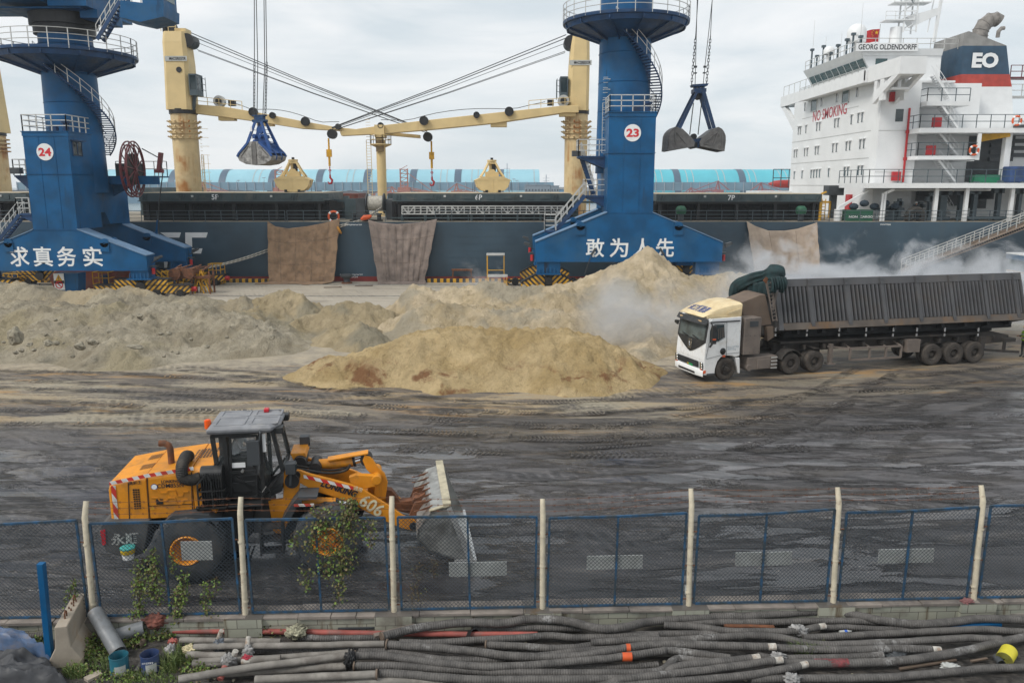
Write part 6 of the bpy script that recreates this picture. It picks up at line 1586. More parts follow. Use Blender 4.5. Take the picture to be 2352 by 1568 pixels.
c=P(z3(717,973),HY-.5);tag(MB().lathe([(0,-.06),(.32,-.1),(.42,0),(.32,.1),(0,.06)],c,(1,.2,.5),16).build('rat_guard',mat('amber_plastic',(.55,.25,.03),.6),smooth=50),'amber rat guard disc on the mooring ropes beside the tan sackcloth','rat guard')
def lifebuoy(p,Y,r,label):
 c=P(p,Y);b=MB();b.lathe([(r+.1*math.cos(a),.1*math.sin(a))for a in np.linspace(0,2*math.pi,9)],c,(0,1,0),24)
 b.mat(1)
 for k in range(4):
  a=k*math.pi/2+.785;q=c+Vector((math.cos(a)*r,0,math.sin(a)*r));t=Vector((-math.sin(a),0,math.cos(a)));b.cyl(q-t*.09,q+t*.09,.115,10)
 tag(b.build('lifebuoy',[M['orange'],M['text_white']],smooth=50),label,'lifebuoy','orange lifebuoys on the ship')
lifebuoy(z3(682,888),HY+.2,.48,'orange lifebuoy on the deck rail above the tan sackcloth');lifebuoy(zd(1370,322),YS-.1,.42,'orange lifebuoy high on the ship rail at the right edge');lifebuoy(zd(957,607),YS-.1,.42,'orange lifebuoy on the second white balcony of the ship')
c=G(z3(775,1300));c.y=QY-1.0
b=MB().mat(0).lathe([(.36,0),(.3,.2),(.28,.45),(.55,.62),(.58,.78),(.4,.88),(0,.9)],c,Z,22).mat(1).lathe([(.5,0),(.5,.12),(.3,.14)],c,Z,22)
tag(b.build('mooring_bollard',[M['grey_dark'],M['rust']],smooth=50),'grey mushroom bollard on the quay between the two brown sackcloth sheets','bollard')
def cage(p,label,grp,h=1.15,w=.85,Y=None,m='yellow',motor=True):
 c=G(p)if Y is None else P(p,Y);c.z=0
 t=thing('guard_cage',label,'guard cage',c,0,grp);b=MB()
 for x in(-w/2,w/2):
  for y in(-w/2,w/2):b.bar((x,y,0),(x,y,h),.06)
 for z in(.08,h*.4,h*.7,h):
  b.bars([(-w/2,-w/2,z),(w/2,-w/2,z),(w/2,w/2,z),(-w/2,w/2,z),(-w/2,-w/2,z)],.055)
 for x in(-.15,.15):b.bar((x,-w/2,.08),(x,-w/2,h),.045)
 b.build('frame',M[m],t)
 if motor:MB().cyl((0,0,.05),(0,0,h*.7),.22,14).bx(-.28,.28,-.28,.28,0,.2).cyl((0,0,h*.7),(0,0,h*.82),.28,14).build('motor',M['blue_dark'],t,smooth=40)
GC='yellow guard cages by the crane bogies'
cage(z24(1038,768),'yellow guard cage left of the striped front bogie of crane 24',GC,1.7,1.35)
cage(z24(1700,765),'yellow guard cage with blue motor right of the striped front bogie of crane 24',GC,1.7,1.3)
cage(z24(160,720),'yellow guard cage under the left end of the slogan beam of crane 24',GC,1.2,1.3)
cage(z24(2130,640),'yellow guard cage with blue motor on the rear bogie of crane 24',GC,1.9,1.1,YBK)
def cabinet(p,label,w,h,d=1.1,Y=None):
 c=G(p)if Y is None else P(p,Y);c.z=0
 t=thing('tool_stand',label,'stand',c,0,'yellow framed stands by crane 23');b=MB()
 for x in(-w/2,w/2):
  for y in(0,d):b.bar((x,y,0),(x,y,h),.07)
 for z in(.4,h*.55):b.bars([(-w/2,0,z),(w/2,0,z),(w/2,d,z)],.06)
 b.build('frame',M['yellow'],t);MB().bx(-w/2-.06,w/2+.06,-.06,d+.06,h,h+.12).build('cover',M['grey_rail'],t)
cabinet(z23(283,672),'tall yellow stand with grey lid left of crane 23',1.5,2.9,1.2,71);cabinet(z23(300,690),'short yellow stand with grey lid in front of the tall one',1.6,1.2,1.1,69)
t=thing('trestle','rusty brown steel trestle on the quay left of the yellow stands','trestle',G(z3(1488,1295)),0)
MB().bx(-1.0,1.0,-.3,.3,1.05,1.2).build('top_plate',M['rust'],t)
for x in(-.85,.85):
 for y in(-.25,.25):MB().bar((x*1.1,y,0),(x,y,1.05),.1).build('leg',M['rust'],t)
c=P(z24(1010,700),70.5);c.z=0
g=thing('clamshell_grab','rusty red clamshell grab standing on the quay under crane 24','grab',c,R(5),'clamshell grabs')
b=MB().prism([(-4.0,-1.2,1.2),(-2.3,-1.2,2.7),(2.8,-1.2,2.2),(3.2,-1.2,1.0),(2.2,-1.2,.05),(-3.6,-1.2,.05)],(0,2.4,0));b.build('bucket_shell',M['red_dirty'],g,bevel=.05)
b=MB().prism([(1.6,-1.35,.2),(1.4,-1.35,1.4),(2.2,-1.35,2.4),(3.2,-1.35,2.6),(3.9,-1.35,1.6),(3.6,-1.35,.4)],(0,2.7,0));b.build('bucket_shell',M['red_dirty'],g,bevel=.05)
b=MB()
for x in(-1.8,-.3,1.2):b.bar((x,-1.0,2.2),(x+.8,-.4,4.0),.3);b.bar((x,1.0,2.2),(x+.8,.4,4.0),.3)
b.build('arm',M['rust'],g)
b=MB();c=P(z24(1930,740),67.5);c.z=0
for x in(-1.8,-.2,1.3):b.bar((x,-.5,0),(x,-.5,1.9),.12);b.bar((x,.5,0),(x,.5,1.9),.12)
b.bx(-1.7,1.3,-.5,.5,1.3,1.5).bx(-1.2,-.1,-.45,.45,1.5,2.1).cyl((-1.5,-.8,1.7),(-1.5,.8,1.7),.5,16).cyl((-.3,-.8,1.75),(-.3,.8,1.75),.45,16)
for k in range(7):b.bar((-1.7+k*.42,-.7,2.0+.1*(k%3)),(-1.4+k*.42,.6,2.35-.12*(k%2)),.10)
tag(b.build('scrap_rack',M['rust'],loc=c),'rusty steel rack piled with scrap drums beside the rear bogie of crane 24','rack')
for i,(q,lab)in enumerate(((1925,'left'),(1985,'right'))):
 b=MB();c=G(z24(q,792));
 for s in(-1,1):
  b.bar((s*.65,0,0),(0,0,2.0),.1);b.bar((s*.5,.9,0),(0,.3,2.0),.1)
 b.bar((-.45,0,.65),(.45,0,.65),.08);b.bar((-.25,0,1.3),(.25,0,1.3),.08)
 tag(b.build('rail_stop_trestle',M['yellow'],loc=c),'yellow A-frame trestle beside the rusty rack, %s of two'%lab,'trestle','yellow A-frame trestles')
for i,(p,lab)in enumerate(((z3(675,1335),'nearest stick on the pale quay by the tan sackcloth'),(z3(870,1325),'short stick on the pale quay by the taupe sackcloth'))):
 c=G(p);b=MB().bar((-.8,0,.04),(.8,.1,.06),.07);tag(b.build('timber_stick',M['brown'],loc=c),lab,'stick')
for i,(a,c_)in enumerate(((-62,62),)):
 for yy_ in(YA+.75,YBK-.75):
  MB().bx(a,c_,yy_-.05,yy_+.05,.0,.05).build('crane_rail',M['steel'])['kind']='structure'
def wheel(root,x,y0,y1,r,rim_r,side,tyre_m,rim_m,lugs=0,hub=True,dish=.10,z=None,name='wheel',hub_m=None):
 """tyre between local y0 and y1; side = -1 when the outer face looks along -y"""
 z=r if z is None else z
 w=(y1-y0);c=Vector((x,(y0+y1)/2,z));h=w/2
 b=MB().lathe([(rim_r,-h*.86),(rim_r+.03,-h*.97),(r*.86,-h),(r*.965,-h*.86),(r,-h*.55),(r,h*.55),(r*.965,h*.86),(r*.86,h),(rim_r+.03,h*.97),(rim_r,h*.86),(rim_r,-h*.86)],c,(0,1,0),44)
 if lugs:
  for i in range(lugs):
   a=2*math.pi*i/lugs
   for s in(-1,1):
    a2=a+(.5 if s>0 else 0)*2*math.pi/lugs
    d=Vector((math.cos(a2),0,math.sin(a2)));t=Vector((-d.z,0,d.x));d3=Vector((math.cos(a2+.10),0,math.sin(a2+.10)))
    b.loft([[c+d*(r-.03)+Vector((0,s*h*.08,0))-t*.045,c+d*(r+.028)+Vector((0,s*h*.08,0))-t*.035,c+d*(r+.028)+Vector((0,s*h*.08,0))+t*.035,c+d*(r-.03)+Vector((0,s*h*.08,0))+t*.045],[c+d3*(r*.90)+Vector((0,s*h*1.01,0))-t*.05,c+d3*(r*.985)+Vector((0,s*h*.93,0))-t*.04,c+d3*(r*.985)+Vector((0,s*h*.93,0))+t*.04,c+d3*(r*.90)+Vector((0,s*h*1.01,0))+t*.05]])
 ty=b.build(name,tyre_m,root,smooth=35)
 o=c+Vector((0,side*h,0));ax=Vector((0,side,0))
 b=MB().mat(0).lathe([(rim_r+.01,-.03),(rim_r-.02,.0),(rim_r-.05,-.02),(rim_r-.07,-dish),(rim_r*.45,-dish-.02),(rim_r*.42,-dish+.05),(rim_r*.28,-dish+.07),(0,-dish+.07)],o,ax,32)
 b.mat(1)
 for i in range(10):
  a=2*math.pi*i/10;q=o+Vector((math.cos(a),0,math.sin(a)))*rim_r*.56;b.cyl(q-ax*(dish+.02),q-ax*(dish-.035),.022,6)
 b.lathe([(rim_r-.07,-.6*w),(rim_r-.06,-dish)],o,ax,24)
 b.build('rim',[rim_m,hub_m or M['chassis']],ty,smooth=35)
 return ty
def skinned(joints,edges,mats,paint,parent=None,name='person',sub=2):
 """one continuous body grown over a skeleton; joints: name -> (pos, radius)"""
 keys=list(joints);m=bpy.data.meshes.new(name)
 m.from_pydata([joints[k][0]for k in keys],[(keys.index(a),keys.index(b_))for a,b_ in edges],[])
 o=bpy.data.objects.new(name,m);COL.objects.link(o)
 s=o.modifiers.new('skin','SKIN');s.use_smooth_shade=True
 for i,k in enumerate(keys):
  r=joints[k][1];r=r if isinstance(r,tuple)else(r,r)
  m.skin_vertices[0].data[i].radius=r;m.skin_vertices[0].data[i].use_root=(i==0)
 d=o.modifiers.new('sub','SUBSURF');d.levels=d.render_levels=sub
 dg=bpy.context.evaluated_depsgraph_get();ev=o.evaluated_get(dg)
 nm=bpy.data.meshes.new_from_object(ev);bpy.data.objects.remove(o);nm.name=name
 nm.materials.clear()
 for q in mats:nm.materials.append(q)
 for p in nm.polygons:p.material_index=paint(p.center);p.use_smooth=True
 o=bpy.data.objects.new(name,nm);COL.objects.link(o)
 if parent:o.parent=parent
 return o
BODY_E=[('pelvis','waist'),('waist','chest'),('chest','neck'),('neck','chin'),('chin','head'),('head','crown'),('chest','shL'),('shL','elL'),('elL','wrL'),('wrL','palL'),('chest','shR'),('shR','elR'),('elR','wrR'),('wrR','palR'),('pelvis','hipL'),('hipL','knL'),('knL','anL'),('anL','toL'),('pelvis','hipR'),('hipR','knR'),('knR','anR'),('anR','toR'),('chin','nose')]
def body(h,facing,arms,legs=None,zseat=None):
 f=facing;s=Vector((f.y,-f.x,0));k=h/1.75
 J={};up=Z
 def at(fw,rt,z):return tuple((f*fw+s*rt+up*z)*k)
 J['pelvis']=(at(0,0,.93),(.15*k,.12*k));J['waist']=(at(0,0,1.08),(.14*k,.11*k));J['chest']=(at(.01,0,1.32),(.16*k,.12*k));J['neck']=(at(.01,0,1.48),.055*k)
 J['chin']=(at(.03,0,1.55),.07*k);J['head']=(at(.03,0,1.64),.095*k);J['crown']=(at(.02,0,1.71),.075*k);J['nose']=(at(.12,0,1.60),.018*k)
 for n,g in(('L',-1),('R',1)):
  el,wr,pa=arms[n]
  J['sh'+n]=(at(0,g*.19,1.40),.062*k);J['el'+n]=(at(*el),.045*k);J['wr'+n]=(at(*wr),.033*k);J['pal'+n]=(at(*pa),(.04*k,.025*k))
  lg=(legs or{}).get(n,((.02,g*.10,.50),(-.02,g*.11,.09),(.13,g*.13,.04)))
  J['hip'+n]=(at(0,g*.10,.86),.085*k);J['kn'+n]=(at(*lg[0]),.06*k);J['an'+n]=(at(*lg[1]),.045*k);J['to'+n]=(at(*lg[2]),.038*k)
 return J
def fingers(parent,wr,pa,m,curl):
 d=(Vector(pa)-Vector(wr)).normalized();s=d.cross(Z);s=s.normalized()if s.length>.1 else Vector((1,0,0));b=MB()
 for i in range(4):
  o=Vector(pa)+s*(-.03+.02*i);l=(.065,.078,.072,.055)[i]
  b.tube([o,o+d*l*.5+curl*.01,o+d*l*.8+curl*.035,o+d*l*.75+curl*.065],[.0095,.009,.008,.006],6)
 o=Vector(wr).lerp(Vector(pa),.6)-s*.035
 b.tube([o,o-s*.025+d*.03,o-s*.02+d*.06+curl*.02],[.011,.010,.007],6)
 b.build('hand',m,parent,smooth=60)
LO=(-6.13,18.63,R(8.6));FL=Frame(*LO)
def lq(x,y,yl):return FL.q(zl(x,y),yl)
loader=thing('wheel_loader','yellow wheel loader with a black cab and raised steel bucket behind the wire fence','wheel loader',(LO[0],LO[1],0),LO[2])
def side(b,pts,y,dy):return b.prism([lq(px,py,y)for px,py in pts],(0,dy,0))
XR,XF_=-1.58,1.60
M['tyre']=mat('muddy_loader_tyre',(.040,.044,.048),.8,var=.3,vs=3,dirt=.45,dcol=(.09,.08,.07),ds=2.5)
for x in(XR,XF_):
 wheel(loader,x,-1.40,-.76,.80,.36,-1,M['tyre'],M['lyellow'],22,dish=.16,hub_m=M['lyellow']);wheel(loader,x,.76,1.40,.80,.36,1,M['tyre'],M['lyellow'],22,dish=.16,hub_m=M['lyellow'])
b=MB().bx(XR-.2,XR+.2,-.8,.8,.55,1.0).bx(XF_-.2,XF_+.2,-.8,.8,.55,1.0).cyl((XR,-.9,.8),(XR,.9,.8),.22,16).cyl((XF_,-.9,.8),(XF_,.9,.8),.22,16);b.build('axle',M['black'],loader,smooth=40)
HYn=-.98
b=MB();cw=[(72,712),(105,693),(350,690),(345,760),(322,870),(235,905),(102,862),(80,800)]
pl=[lq(px,py,-1.15)for px,py in cw]
b.prism(pl,(0,2.30,0));b.bx(-2.3,.2,-.5,.5,.75,1.35).bx(-.5,1.0,-.35,.35,.7,1.2)
fr_o=b.build('counterweight',mat('dull_grey_counterweight',(.075,.072,.07),.75,var=.25,dirt=.3,dcol=(.11,.10,.085)),loader,bevel=.03)
b=MB().text('永順',lq(215,790,-1.165),(1,0,0),(0,0,1),.62,.30,.03);b.build('lettering',mat('worn_grey_lettering',(.30,.30,.29),.8,var=.4,vs=20),fr_o)
b=MB().prism([lq(px,py,-1.17)for px,py in((72,745),(100,735),(104,822),(84,828))],(0,.03,0));b.build('tail_reflector',mat('red_reflector',(.5,.02,.03),.3),fr_o)
hz=lq(122,690,HYn).z;xr=lq(124,600,HYn).x;xf=lq(722,480,HYn).x
zt_r=lq(122,470,HYn).z;zt_m=lq(345,428,HYn).z;zt_f=lq(612,388,HYn).z;xm=lq(340,500,HYn).x;x6=lq(600,500,HYn).x
def hring(x,zt,w=.98,ch=.10):
 return[Vector((x,-w,hz)),Vector((x,-w,zt-ch)),Vector((x,-w+ch,zt)),Vector((x,w-ch,zt)),Vector((x,w,zt-ch)),Vector((x,w,hz))]
b=MB().loft([hring(xr,zt_r-.10,.93,.12),hring(xr+.06,zt_r,.98),hring(xm-.005,zt_m)]);b.loft([hring(xm+.005,zt_m+.01),hring(x6-.005,zt_f)]);b.loft([hring(x6+.005,zt_f-.01),hring(xf,zt_f+.03)])
hood=b.build('hood',M['lyellow'],loader,bevel=.02)
b=MB()
for x0,x1,y0,y1,nn in((255,308,505,620,9),):
 a,c=lq(x0,y0,HYn-.004),lq(x1,y1,HYn-.004)
 for i in range(nn):
  for j in range(3):b.bx(a.x+(c.x-a.x)*(j+.12)/3,a.x+(c.x-a.x)*(j+.88)/3,HYn-.008,HYn+.01,c.z+(a.z-c.z)*(i+.15)/nn,c.z+(a.z-c.z)*(i+.8)/nn)
for(xa,ya,xb,yb_)in((232,455,240,690),(340,430,352,690),(592,400,600,690)):
 A,B=lq(xa,ya+12,HYn-.004),lq(xb,yb_,HYn-.004);b.bar(A,B,.018,.012)
A,B=lq(350,603,HYn-.004),lq(600,590,HYn-.004);b.bar(A,B,.015,.012)
a,c=lq(390,565,HYn-.01),lq(432,592,HYn-.01);b.bx(a.x,c.x,HYn-.012,HYn,c.z,a.z)
for xx,yy_,w_,n_ in((.25,-.25,.5,6),(2.15,.1,.75,7)):
 for i in range(n_):
  for j in range(5):
   x=xr+xx+.06+w_*i/n_;b.bx(x,x+.05,yy_-.45+.17*j,yy_-.45+.17*j+.11,0,.0)
b.build('vent',M['black'],hood)
b=MB();q=lq(660,335,0)
def hoodz(x):return float(np.interp(x,[xr,xm,x6,xf],[zt_r,zt_m,zt_f,zt_f+.03]))
for(x0,x1,y0,y1)in((xf-.62,xf-.08,-.25,.45),(xr+.55,xr+.85,.25,.6),(xr+.55,xr+.85,-.45,-.1)):
 for i in range(7):
  for j in range(6):
   x=x0+(x1-x0)*i/7;y=y0+(y1-y0)*j/6;z=hoodz(x)+.004
   b.add([(x,y,z),(x+(x1-x0)/11,y,hoodz(x+.05)+.004),(x+(x1-x0)/11,y+(y1-y0)/9,hoodz(x+.05)+.004),(x,y+(y1-y0)/9,z)],[(0,1,2,3)])
b.build('top_grille',M['black'],hood)
b=MB()
tp=[lq(126,485,HYn-.006),lq(340,440,HYn-.006),lq(605,398,HYn-.006)]
for a,c in zip(tp[:-1],tp[1:]):b.prism([a,c,c+Vector((0,0,.085)),a+Vector((0,0,.085))],(0,-.004,0))
a,c=lq(128,488,HYn-.006),lq(140,688,HYn-.006);b.bx(a.x+.02,a.x+.12,HYn-.010,HYn-.006,c.z,a.z)
b.build('reflective_tape',M['redwhite'],hood)
b=MB();b.text('LONKING',lq(472,462,HYn-.012),(1,0,.0),Z,.40,.075,.03).text('CDM855N',lq(472,486,HYn-.012),(1,0,0),Z,.58,.10,.02).text('高卸王',lq(272,470,HYn-.012),(1,0,.05),Z,.28,.09,.02);b.build('model_lettering',M['text_black'],hood)
b=MB().mat(0).lathe([(0,0),(.06,0)],lq(380,494,HYn-.012),(0,1,0),18).mat(1).lathe([(.06,0),(.075,0)],lq(380,494,HYn-.012),(0,1,0),18).mat(2)
for(px,py)in((372,614),):
 c=lq(px,py,HYn-.012);b.add([c+Vector((-.05,0,-.04)),c+Vector((.05,0,-.04)),c+Vector((0,0,.05))],[(0,1,2)])
b.build('badge',[M['text_white'],M['text_blue'],M['yellow']],hood)
b=MB()
zz=[(365,510),(400,512),(415,528),(450,528),(460,512),(500,512),(510,545),(540,545),(548,522),(575,520)]
for o_ in(0,45):
 p_=[lq(px,py+o_,HYn-.004)for px,py in zz]
 for a,c in zip(p_[:-1],p_[1:]):b.bar(a,c,.02,.03)
b.build('pressed_rib',M['lyellow'],hood)
e0=lq(480,365,-.35);b=MB().tube([e0+Vector((0,0,-.1)),e0+Vector((0,0,.38)),e0+Vector((-.03,0,.47)),e0+Vector((-.12,0,.53)),e0+Vector((-.24,0,.53))],[.075,.075,.075,.075,.075],14,cap=False);b.build('exhaust_stack',M['rust'],loader,smooth=50)
def hose_path(pts,n=70):
 P_=[Vector(p)for p in pts];out=[]
 P_=[P_[0]*2-P_[1]]+P_+[P_[-1]*2-P_[-2]]
 m=len(P_)-3
 for i in range(n):
  u=i/(n-1)*m;k=min(int(u),m-1);t=u-k
  a,b_,c,d=P_[k:k+4]
  out.append(.5*((2*b_)+(c-a)*t+(2*a-5*b_+4*c-d)*t*t+(3*b_-a-3*c+d)*t**3))
 return out
hp_=hose_path([lq(578,318,-.35),lq(560,322,-.6),lq(538,380,-1.0),lq(545,440,-1.1),lq(590,455,-1.1),lq(640,440,-1.05)],80)
b=MB().tube(hp_,[.125+(.012 if i%2 else 0)for i in range(80)],14);b.build('intake_hose',M['rubber'],loader,smooth=25)
b=MB();a,c=lq(640,390,-1.05),lq(782,590,-1.05)
b.bx(a.x,c.x,-1.1,-.72,c.z,a.z-.28).cyl((a.x,-.95,a.z-.18),(c.x,-.95,a.z-.18),.2,18)
for k in range(9):x=a.x+(c.x-a.x)*(k+.3)/9;b.bx(x,x+.03,-1.16,-1.1,c.z,a.z-.1)
b.build('intake_box',M['plastic_black'],loader,bevel=.02)
b=MB();g1,g2=lq(622,420,-1.2),lq(790,610,-1.2)
b.bars([(g1.x,-1.22,g2.z),(g1.x,-1.22,g1.z-.25),(g1.x+.22,-1.22,g1.z),(g1.x+.3,-1.22,g1.z-.2),(g1.x+.32,-1.22,g2.z)],.035)
for z in(.0,.22,.42):b.bars([(g1.x,-.9,g2.z+z),(g1.x,-1.22,g2.z+z),(g2.x,-1.22,g2.z+z),(g2.x,-.9,g2.z+z)],.03)
b.build('guard',M['plastic_black'],loader)
CYN=-.82
def cq(x,y):return lq(x,y,CYN)
base=[(800,430),(975,420),(1003,540),(985,556),(818,562),(800,540)]
b=MB();side(b,[(735,372),(803,372),(803,430),(975,424),(1010,540),(985,560),(818,566),(795,600),(735,560)],CYN+.04,1.28)
b.bx(lq(620,600,-1.0).x,lq(1000,590,-1.0).x,-1.12,1.1,lq(800,603,-1.1).z-.05,lq(800,603,-1.1).z)
b.prism([lq(px,py,CYN+.03)for px,py in((818,470),(965,452),(970,500),(900,530),(830,520))],(0,-.03,0))
side(b,[(1000,540),(1112,480),(1116,500),(1108,520),(1003,568)],CYN+.1,1.16)
cabo=b.build('cab',M['plastic_black'],loader,bevel=.02)
b=MB();w=.09
def pil(a,c,wd=.09,y=CYN):b.bar(lq(*a,y+wd/2),lq(*c,y+wd/2),wd,wd)
for y in(CYN,.50-w):
 o={}
 A=[cq(708,208),cq(735,372),cq(775,205),cq(800,420),cq(982,190),cq(1003,540),cq(1053,172),cq(1112,405),cq(1000,548)]
 dy=Vector((0,y-CYN+w/2,0))
 for i,j in((0,1),(2,3),(4,5),(6,7),(0,6),(1,3),(3,5)):b.bar(A[i]+dy,A[j]+dy,w,w)
 b.bar(A[7]+dy,A[5]+dy,.06,.06)
for p_ in((1053,172),(1112,405),(708,208),(735,372)):
 q=cq(*p_);b.bar((q.x,CYN,q.z),(q.x,.5,q.z),.07)
b.build('cab_frame',M['plastic_black'],cabo)
t=NT('cab_glass');t.b.inputs['Base Color'].default_value=(.35,.40,.40,1);t.b.inputs['Roughness'].default_value=.04;t.b.inputs['Alpha'].default_value=.10;t.b.inputs['Specular IOR Level'].default_value=.8
M['clear']=t.m
b=MB()
def pane(pts,y):b.add([lq(px,py,CYN)+Vector((0,y-CYN,0))for px,py in pts],[tuple(range(len(pts)))])
for y in(CYN+.05,.45):
 pane([(715,212),(772,210),(797,362),(740,366)],y);pane([(812,208),(972,196),(960,376),(820,405)],y);pane([(992,192),(1050,178),(1108,400),(1005,440)],y)
q0,q1=cq(1053,178),cq(1112,400);b.add([(q0.x+.02,CYN,q0.z),(q0.x+.02,.5,q0.z),(q1.x+.02,.5,q1.z),(q1.x+.02,CYN,q1.z)],[(0,1,2,3)])
q0,q1=cq(712,212),cq(738,366);b.add([(q0.x,CYN,q0.z),(q0.x,.5,q0.z),(q1.x,.5,q1.z),(q1.x,CYN,q1.z)],[(0,1,2,3)])
b.build('cab_glass',M['clear'],cabo)
b=MB().mat(0);d0=[cq(815,212),cq(968,200),cq(962,395),cq(968,545),cq(822,556),cq(818,400)]
for a,c in zip(d0,d0[1:]+d0[:1]):b.bar(a+Vector((0,-.01,0)),c+Vector((0,-.01,0)),.045,.05)
b.bar(cq(818,412)+Vector((0,-.015,0)),cq(962,400)+Vector((0,-.015,0)),.05,.07)
b.mat(1).lathe([(0,-.03),(.04,-.03),(.04,0)],lq(884,402,CYN-.03),(0,1,0),12)
b.build('cab_door',[M['plastic_black'],M['chrome']],cabo)
b=MB();a=lq(862,370,CYN-.01);b.mat(0).bx(a.x-.15,a.x+.15,CYN-.012,CYN-.004,a.z-.06,a.z+.06);a=lq(1003,246,CYN-.01);b.cut().mat(0).bx(a.x-.06,a.x+.05,CYN+.02,CYN+.03,a.z-.22,a.z+.22);b.build('notice_sticker',M['text_white'],cabo)
ra,rb_=lq(678,190,-.92),lq(1060,162,-.92);zr0=(ra.z+rb_.z)/2
b=MB();w=.95
wf=.55
ring=lambda z,i:[Vector((ra.x+i,-w+i,z)),Vector((rb_.x-i-.05,-w+i,z)),Vector((rb_.x+.12-i,-w+.35+i,z)),Vector((rb_.x+.12-i,wf-.35-i,z)),Vector((rb_.x-i-.05,wf-i,z)),Vector((ra.x+i,wf-i,z))]
b.loft([ring(zr0-.06,.03),ring(zr0,0),ring(zr0+.05,0),ring(zr0+.10,.06)])
for(x0,x1,y0,y1)in((.15,.8,-.75,-.15),(.15,.8,-.05,.42),(.95,1.55,-.75,-.2),(.95,1.55,-.05,.42)):
 for(a,c)in(((x0,y0),(x1,y0)),((x1,y0),(x1,y1)),((x1,y1),(x0,y1)),((x0,y1),(x0,y0))):b.bar((ra.x+a[0],a[1],zr0+.10),(ra.x+c[0],c[1],zr0+.10),.06,.04)
roof=b.build('cab_roof',M['grey_roof'],cabo,bevel=.015)
c=lq(686,138,-.45);b=MB().mat(0).bar(c+Vector((0,0,-.09)),c+Vector((.3,0,-.12)),.05).mat(1).cyl(c+Vector((0,0,-.09)),c+Vector((0,0,.10)),.078,18).cyl(c+Vector((0,0,.10)),c+Vector((0,0,.12)),.055,16);b.build('beacon',[M['plastic_black'],mat('orange_lens',(.75,.10,.01),.3)],roof,smooth=40)
c=Vector((rb_.x-.32,.30,zr0+.1));b=MB().bx(c.x-.06,c.x+.06,c.y-.09,c.y+.09,c.z,c.z+.09);b.build('beacon',mat('red_lens',(.5,.02,.03),.3),roof,bevel=.02)
b=MB()
for y in(-.7,.36):b.cut().bx(rb_.x+.02,rb_.x+.2,y-.14,y+.14,zr0-.14,zr0+.02)
b.build('work_light',M['plastic_black'],roof,bevel=.02)
m0=lq(950,290,-1.05);b=MB().mat(0).bx(m0.x-.16,m0.x+.12,-1.1,-1.0,m0.z-.33,m0.z+.25).tube([m0+Vector((.12,.0,.2)),m0+Vector((.16,0,.42)),m0+Vector((.1,.2,.5))],.02,8);b.build('mirror',M['grey_dark'],cabo,bevel=.03)
b=MB();sx=lq(850,372,0).x;szz=lq(850,400,CYN).z
b.bx(sx-.25,sx+.3,-.28,.28,szz-.05,szz+.12).bx(sx-.32,sx-.16,-.26,.26,szz+.1,szz+.75).tube([(sx+.75,0,szz-.3),(sx+.62,0,szz+.32)],.04,8)
b.lathe([(.2,-.015),(.215,0),(.2,.015),(.185,0),(.2,-.015)],(sx+.62,0,szz+.32),(-.35,0,1),24);b.build('seat',M['plastic_black'],cabo,smooth=40)
b=MB();a=lq(985,500,-1.15);b.tube([a+Vector((.0,0,-.55)),a+Vector((.05,0,-.1)),a+Vector((.12,.05,.0)),a+Vector((.2,.1,-.12)),a+Vector((.18,.1,-.35))],.025,8)
for k in range(3):b.bx(.05,.55,-1.25,-.9,.55+.3*k,.58+.3*k)
b.bx(.03,.07,-1.25,-.9,.5,1.3).bx(.53,.57,-1.25,-.9,.5,1.3);b.build('step',M['plastic_black'],loader)
b=MB();side(b,[(740,640),(945,620),(940,760),(830,880),(800,850)],-.7,1.2);b.build('centre_frame',M['black'],loader)
b=MB()
for y in(-.62,.50):side(b,[(1120,405),(1165,400),(1215,460),(1200,540),(1160,620),(1150,690),(1100,780),(1058,745),(1050,690),(1030,575),(1115,565)],y,.12)
side(b,[(1125,470),(1200,500),(1150,700),(1100,720)],-.5,1.0)
side(b,[(1155,305),(1240,300),(1250,325),(1175,345)],-.05,.75)
b.build('front_frame',M['lyellow'],loader,bevel=.015)
b=MB();side(b,[(1120,600),(1220,600),(1300,780),(1050,800)],-.45,.9);b.build('front_axle_housing',M['black'],loader)
b=MB()
side(b,[(1160,600),(1200,552),(1310,550),(1305,565),(1215,572),(1150,690),(1105,690)],-1.2,.6);side(b,[(1178,602),(1292,598),(1292,606),(1178,610)],-1.23,.03)
b.cut();side(b,[(440,690),(480,660),(600,650),(690,655),(745,700),(735,712),(690,680),(600,668),(490,675)],-1.3,.6);b.build('fender',M['grey_dark'],loader)
b=MB();A,B=lq(1178,606,-1.235),lq(1292,602,-1.235);b.prism([A,B,B+Vector((0,0,.06)),A+Vector((0,0,.06))],(0,-.01,0));b.build('reflective_tape',M['redwhite'],loader)
arm=[(1170,395),(1215,402),(1262,420),(1400,455),(1500,482),(1580,515),(1650,560),(1735,612),(1800,660),(1870,685),(1882,712),(1850,742),(1790,728),(1700,690),(1600,640),(1500,585),(1400,550),(1300,520),(1225,480),(1180,450)]
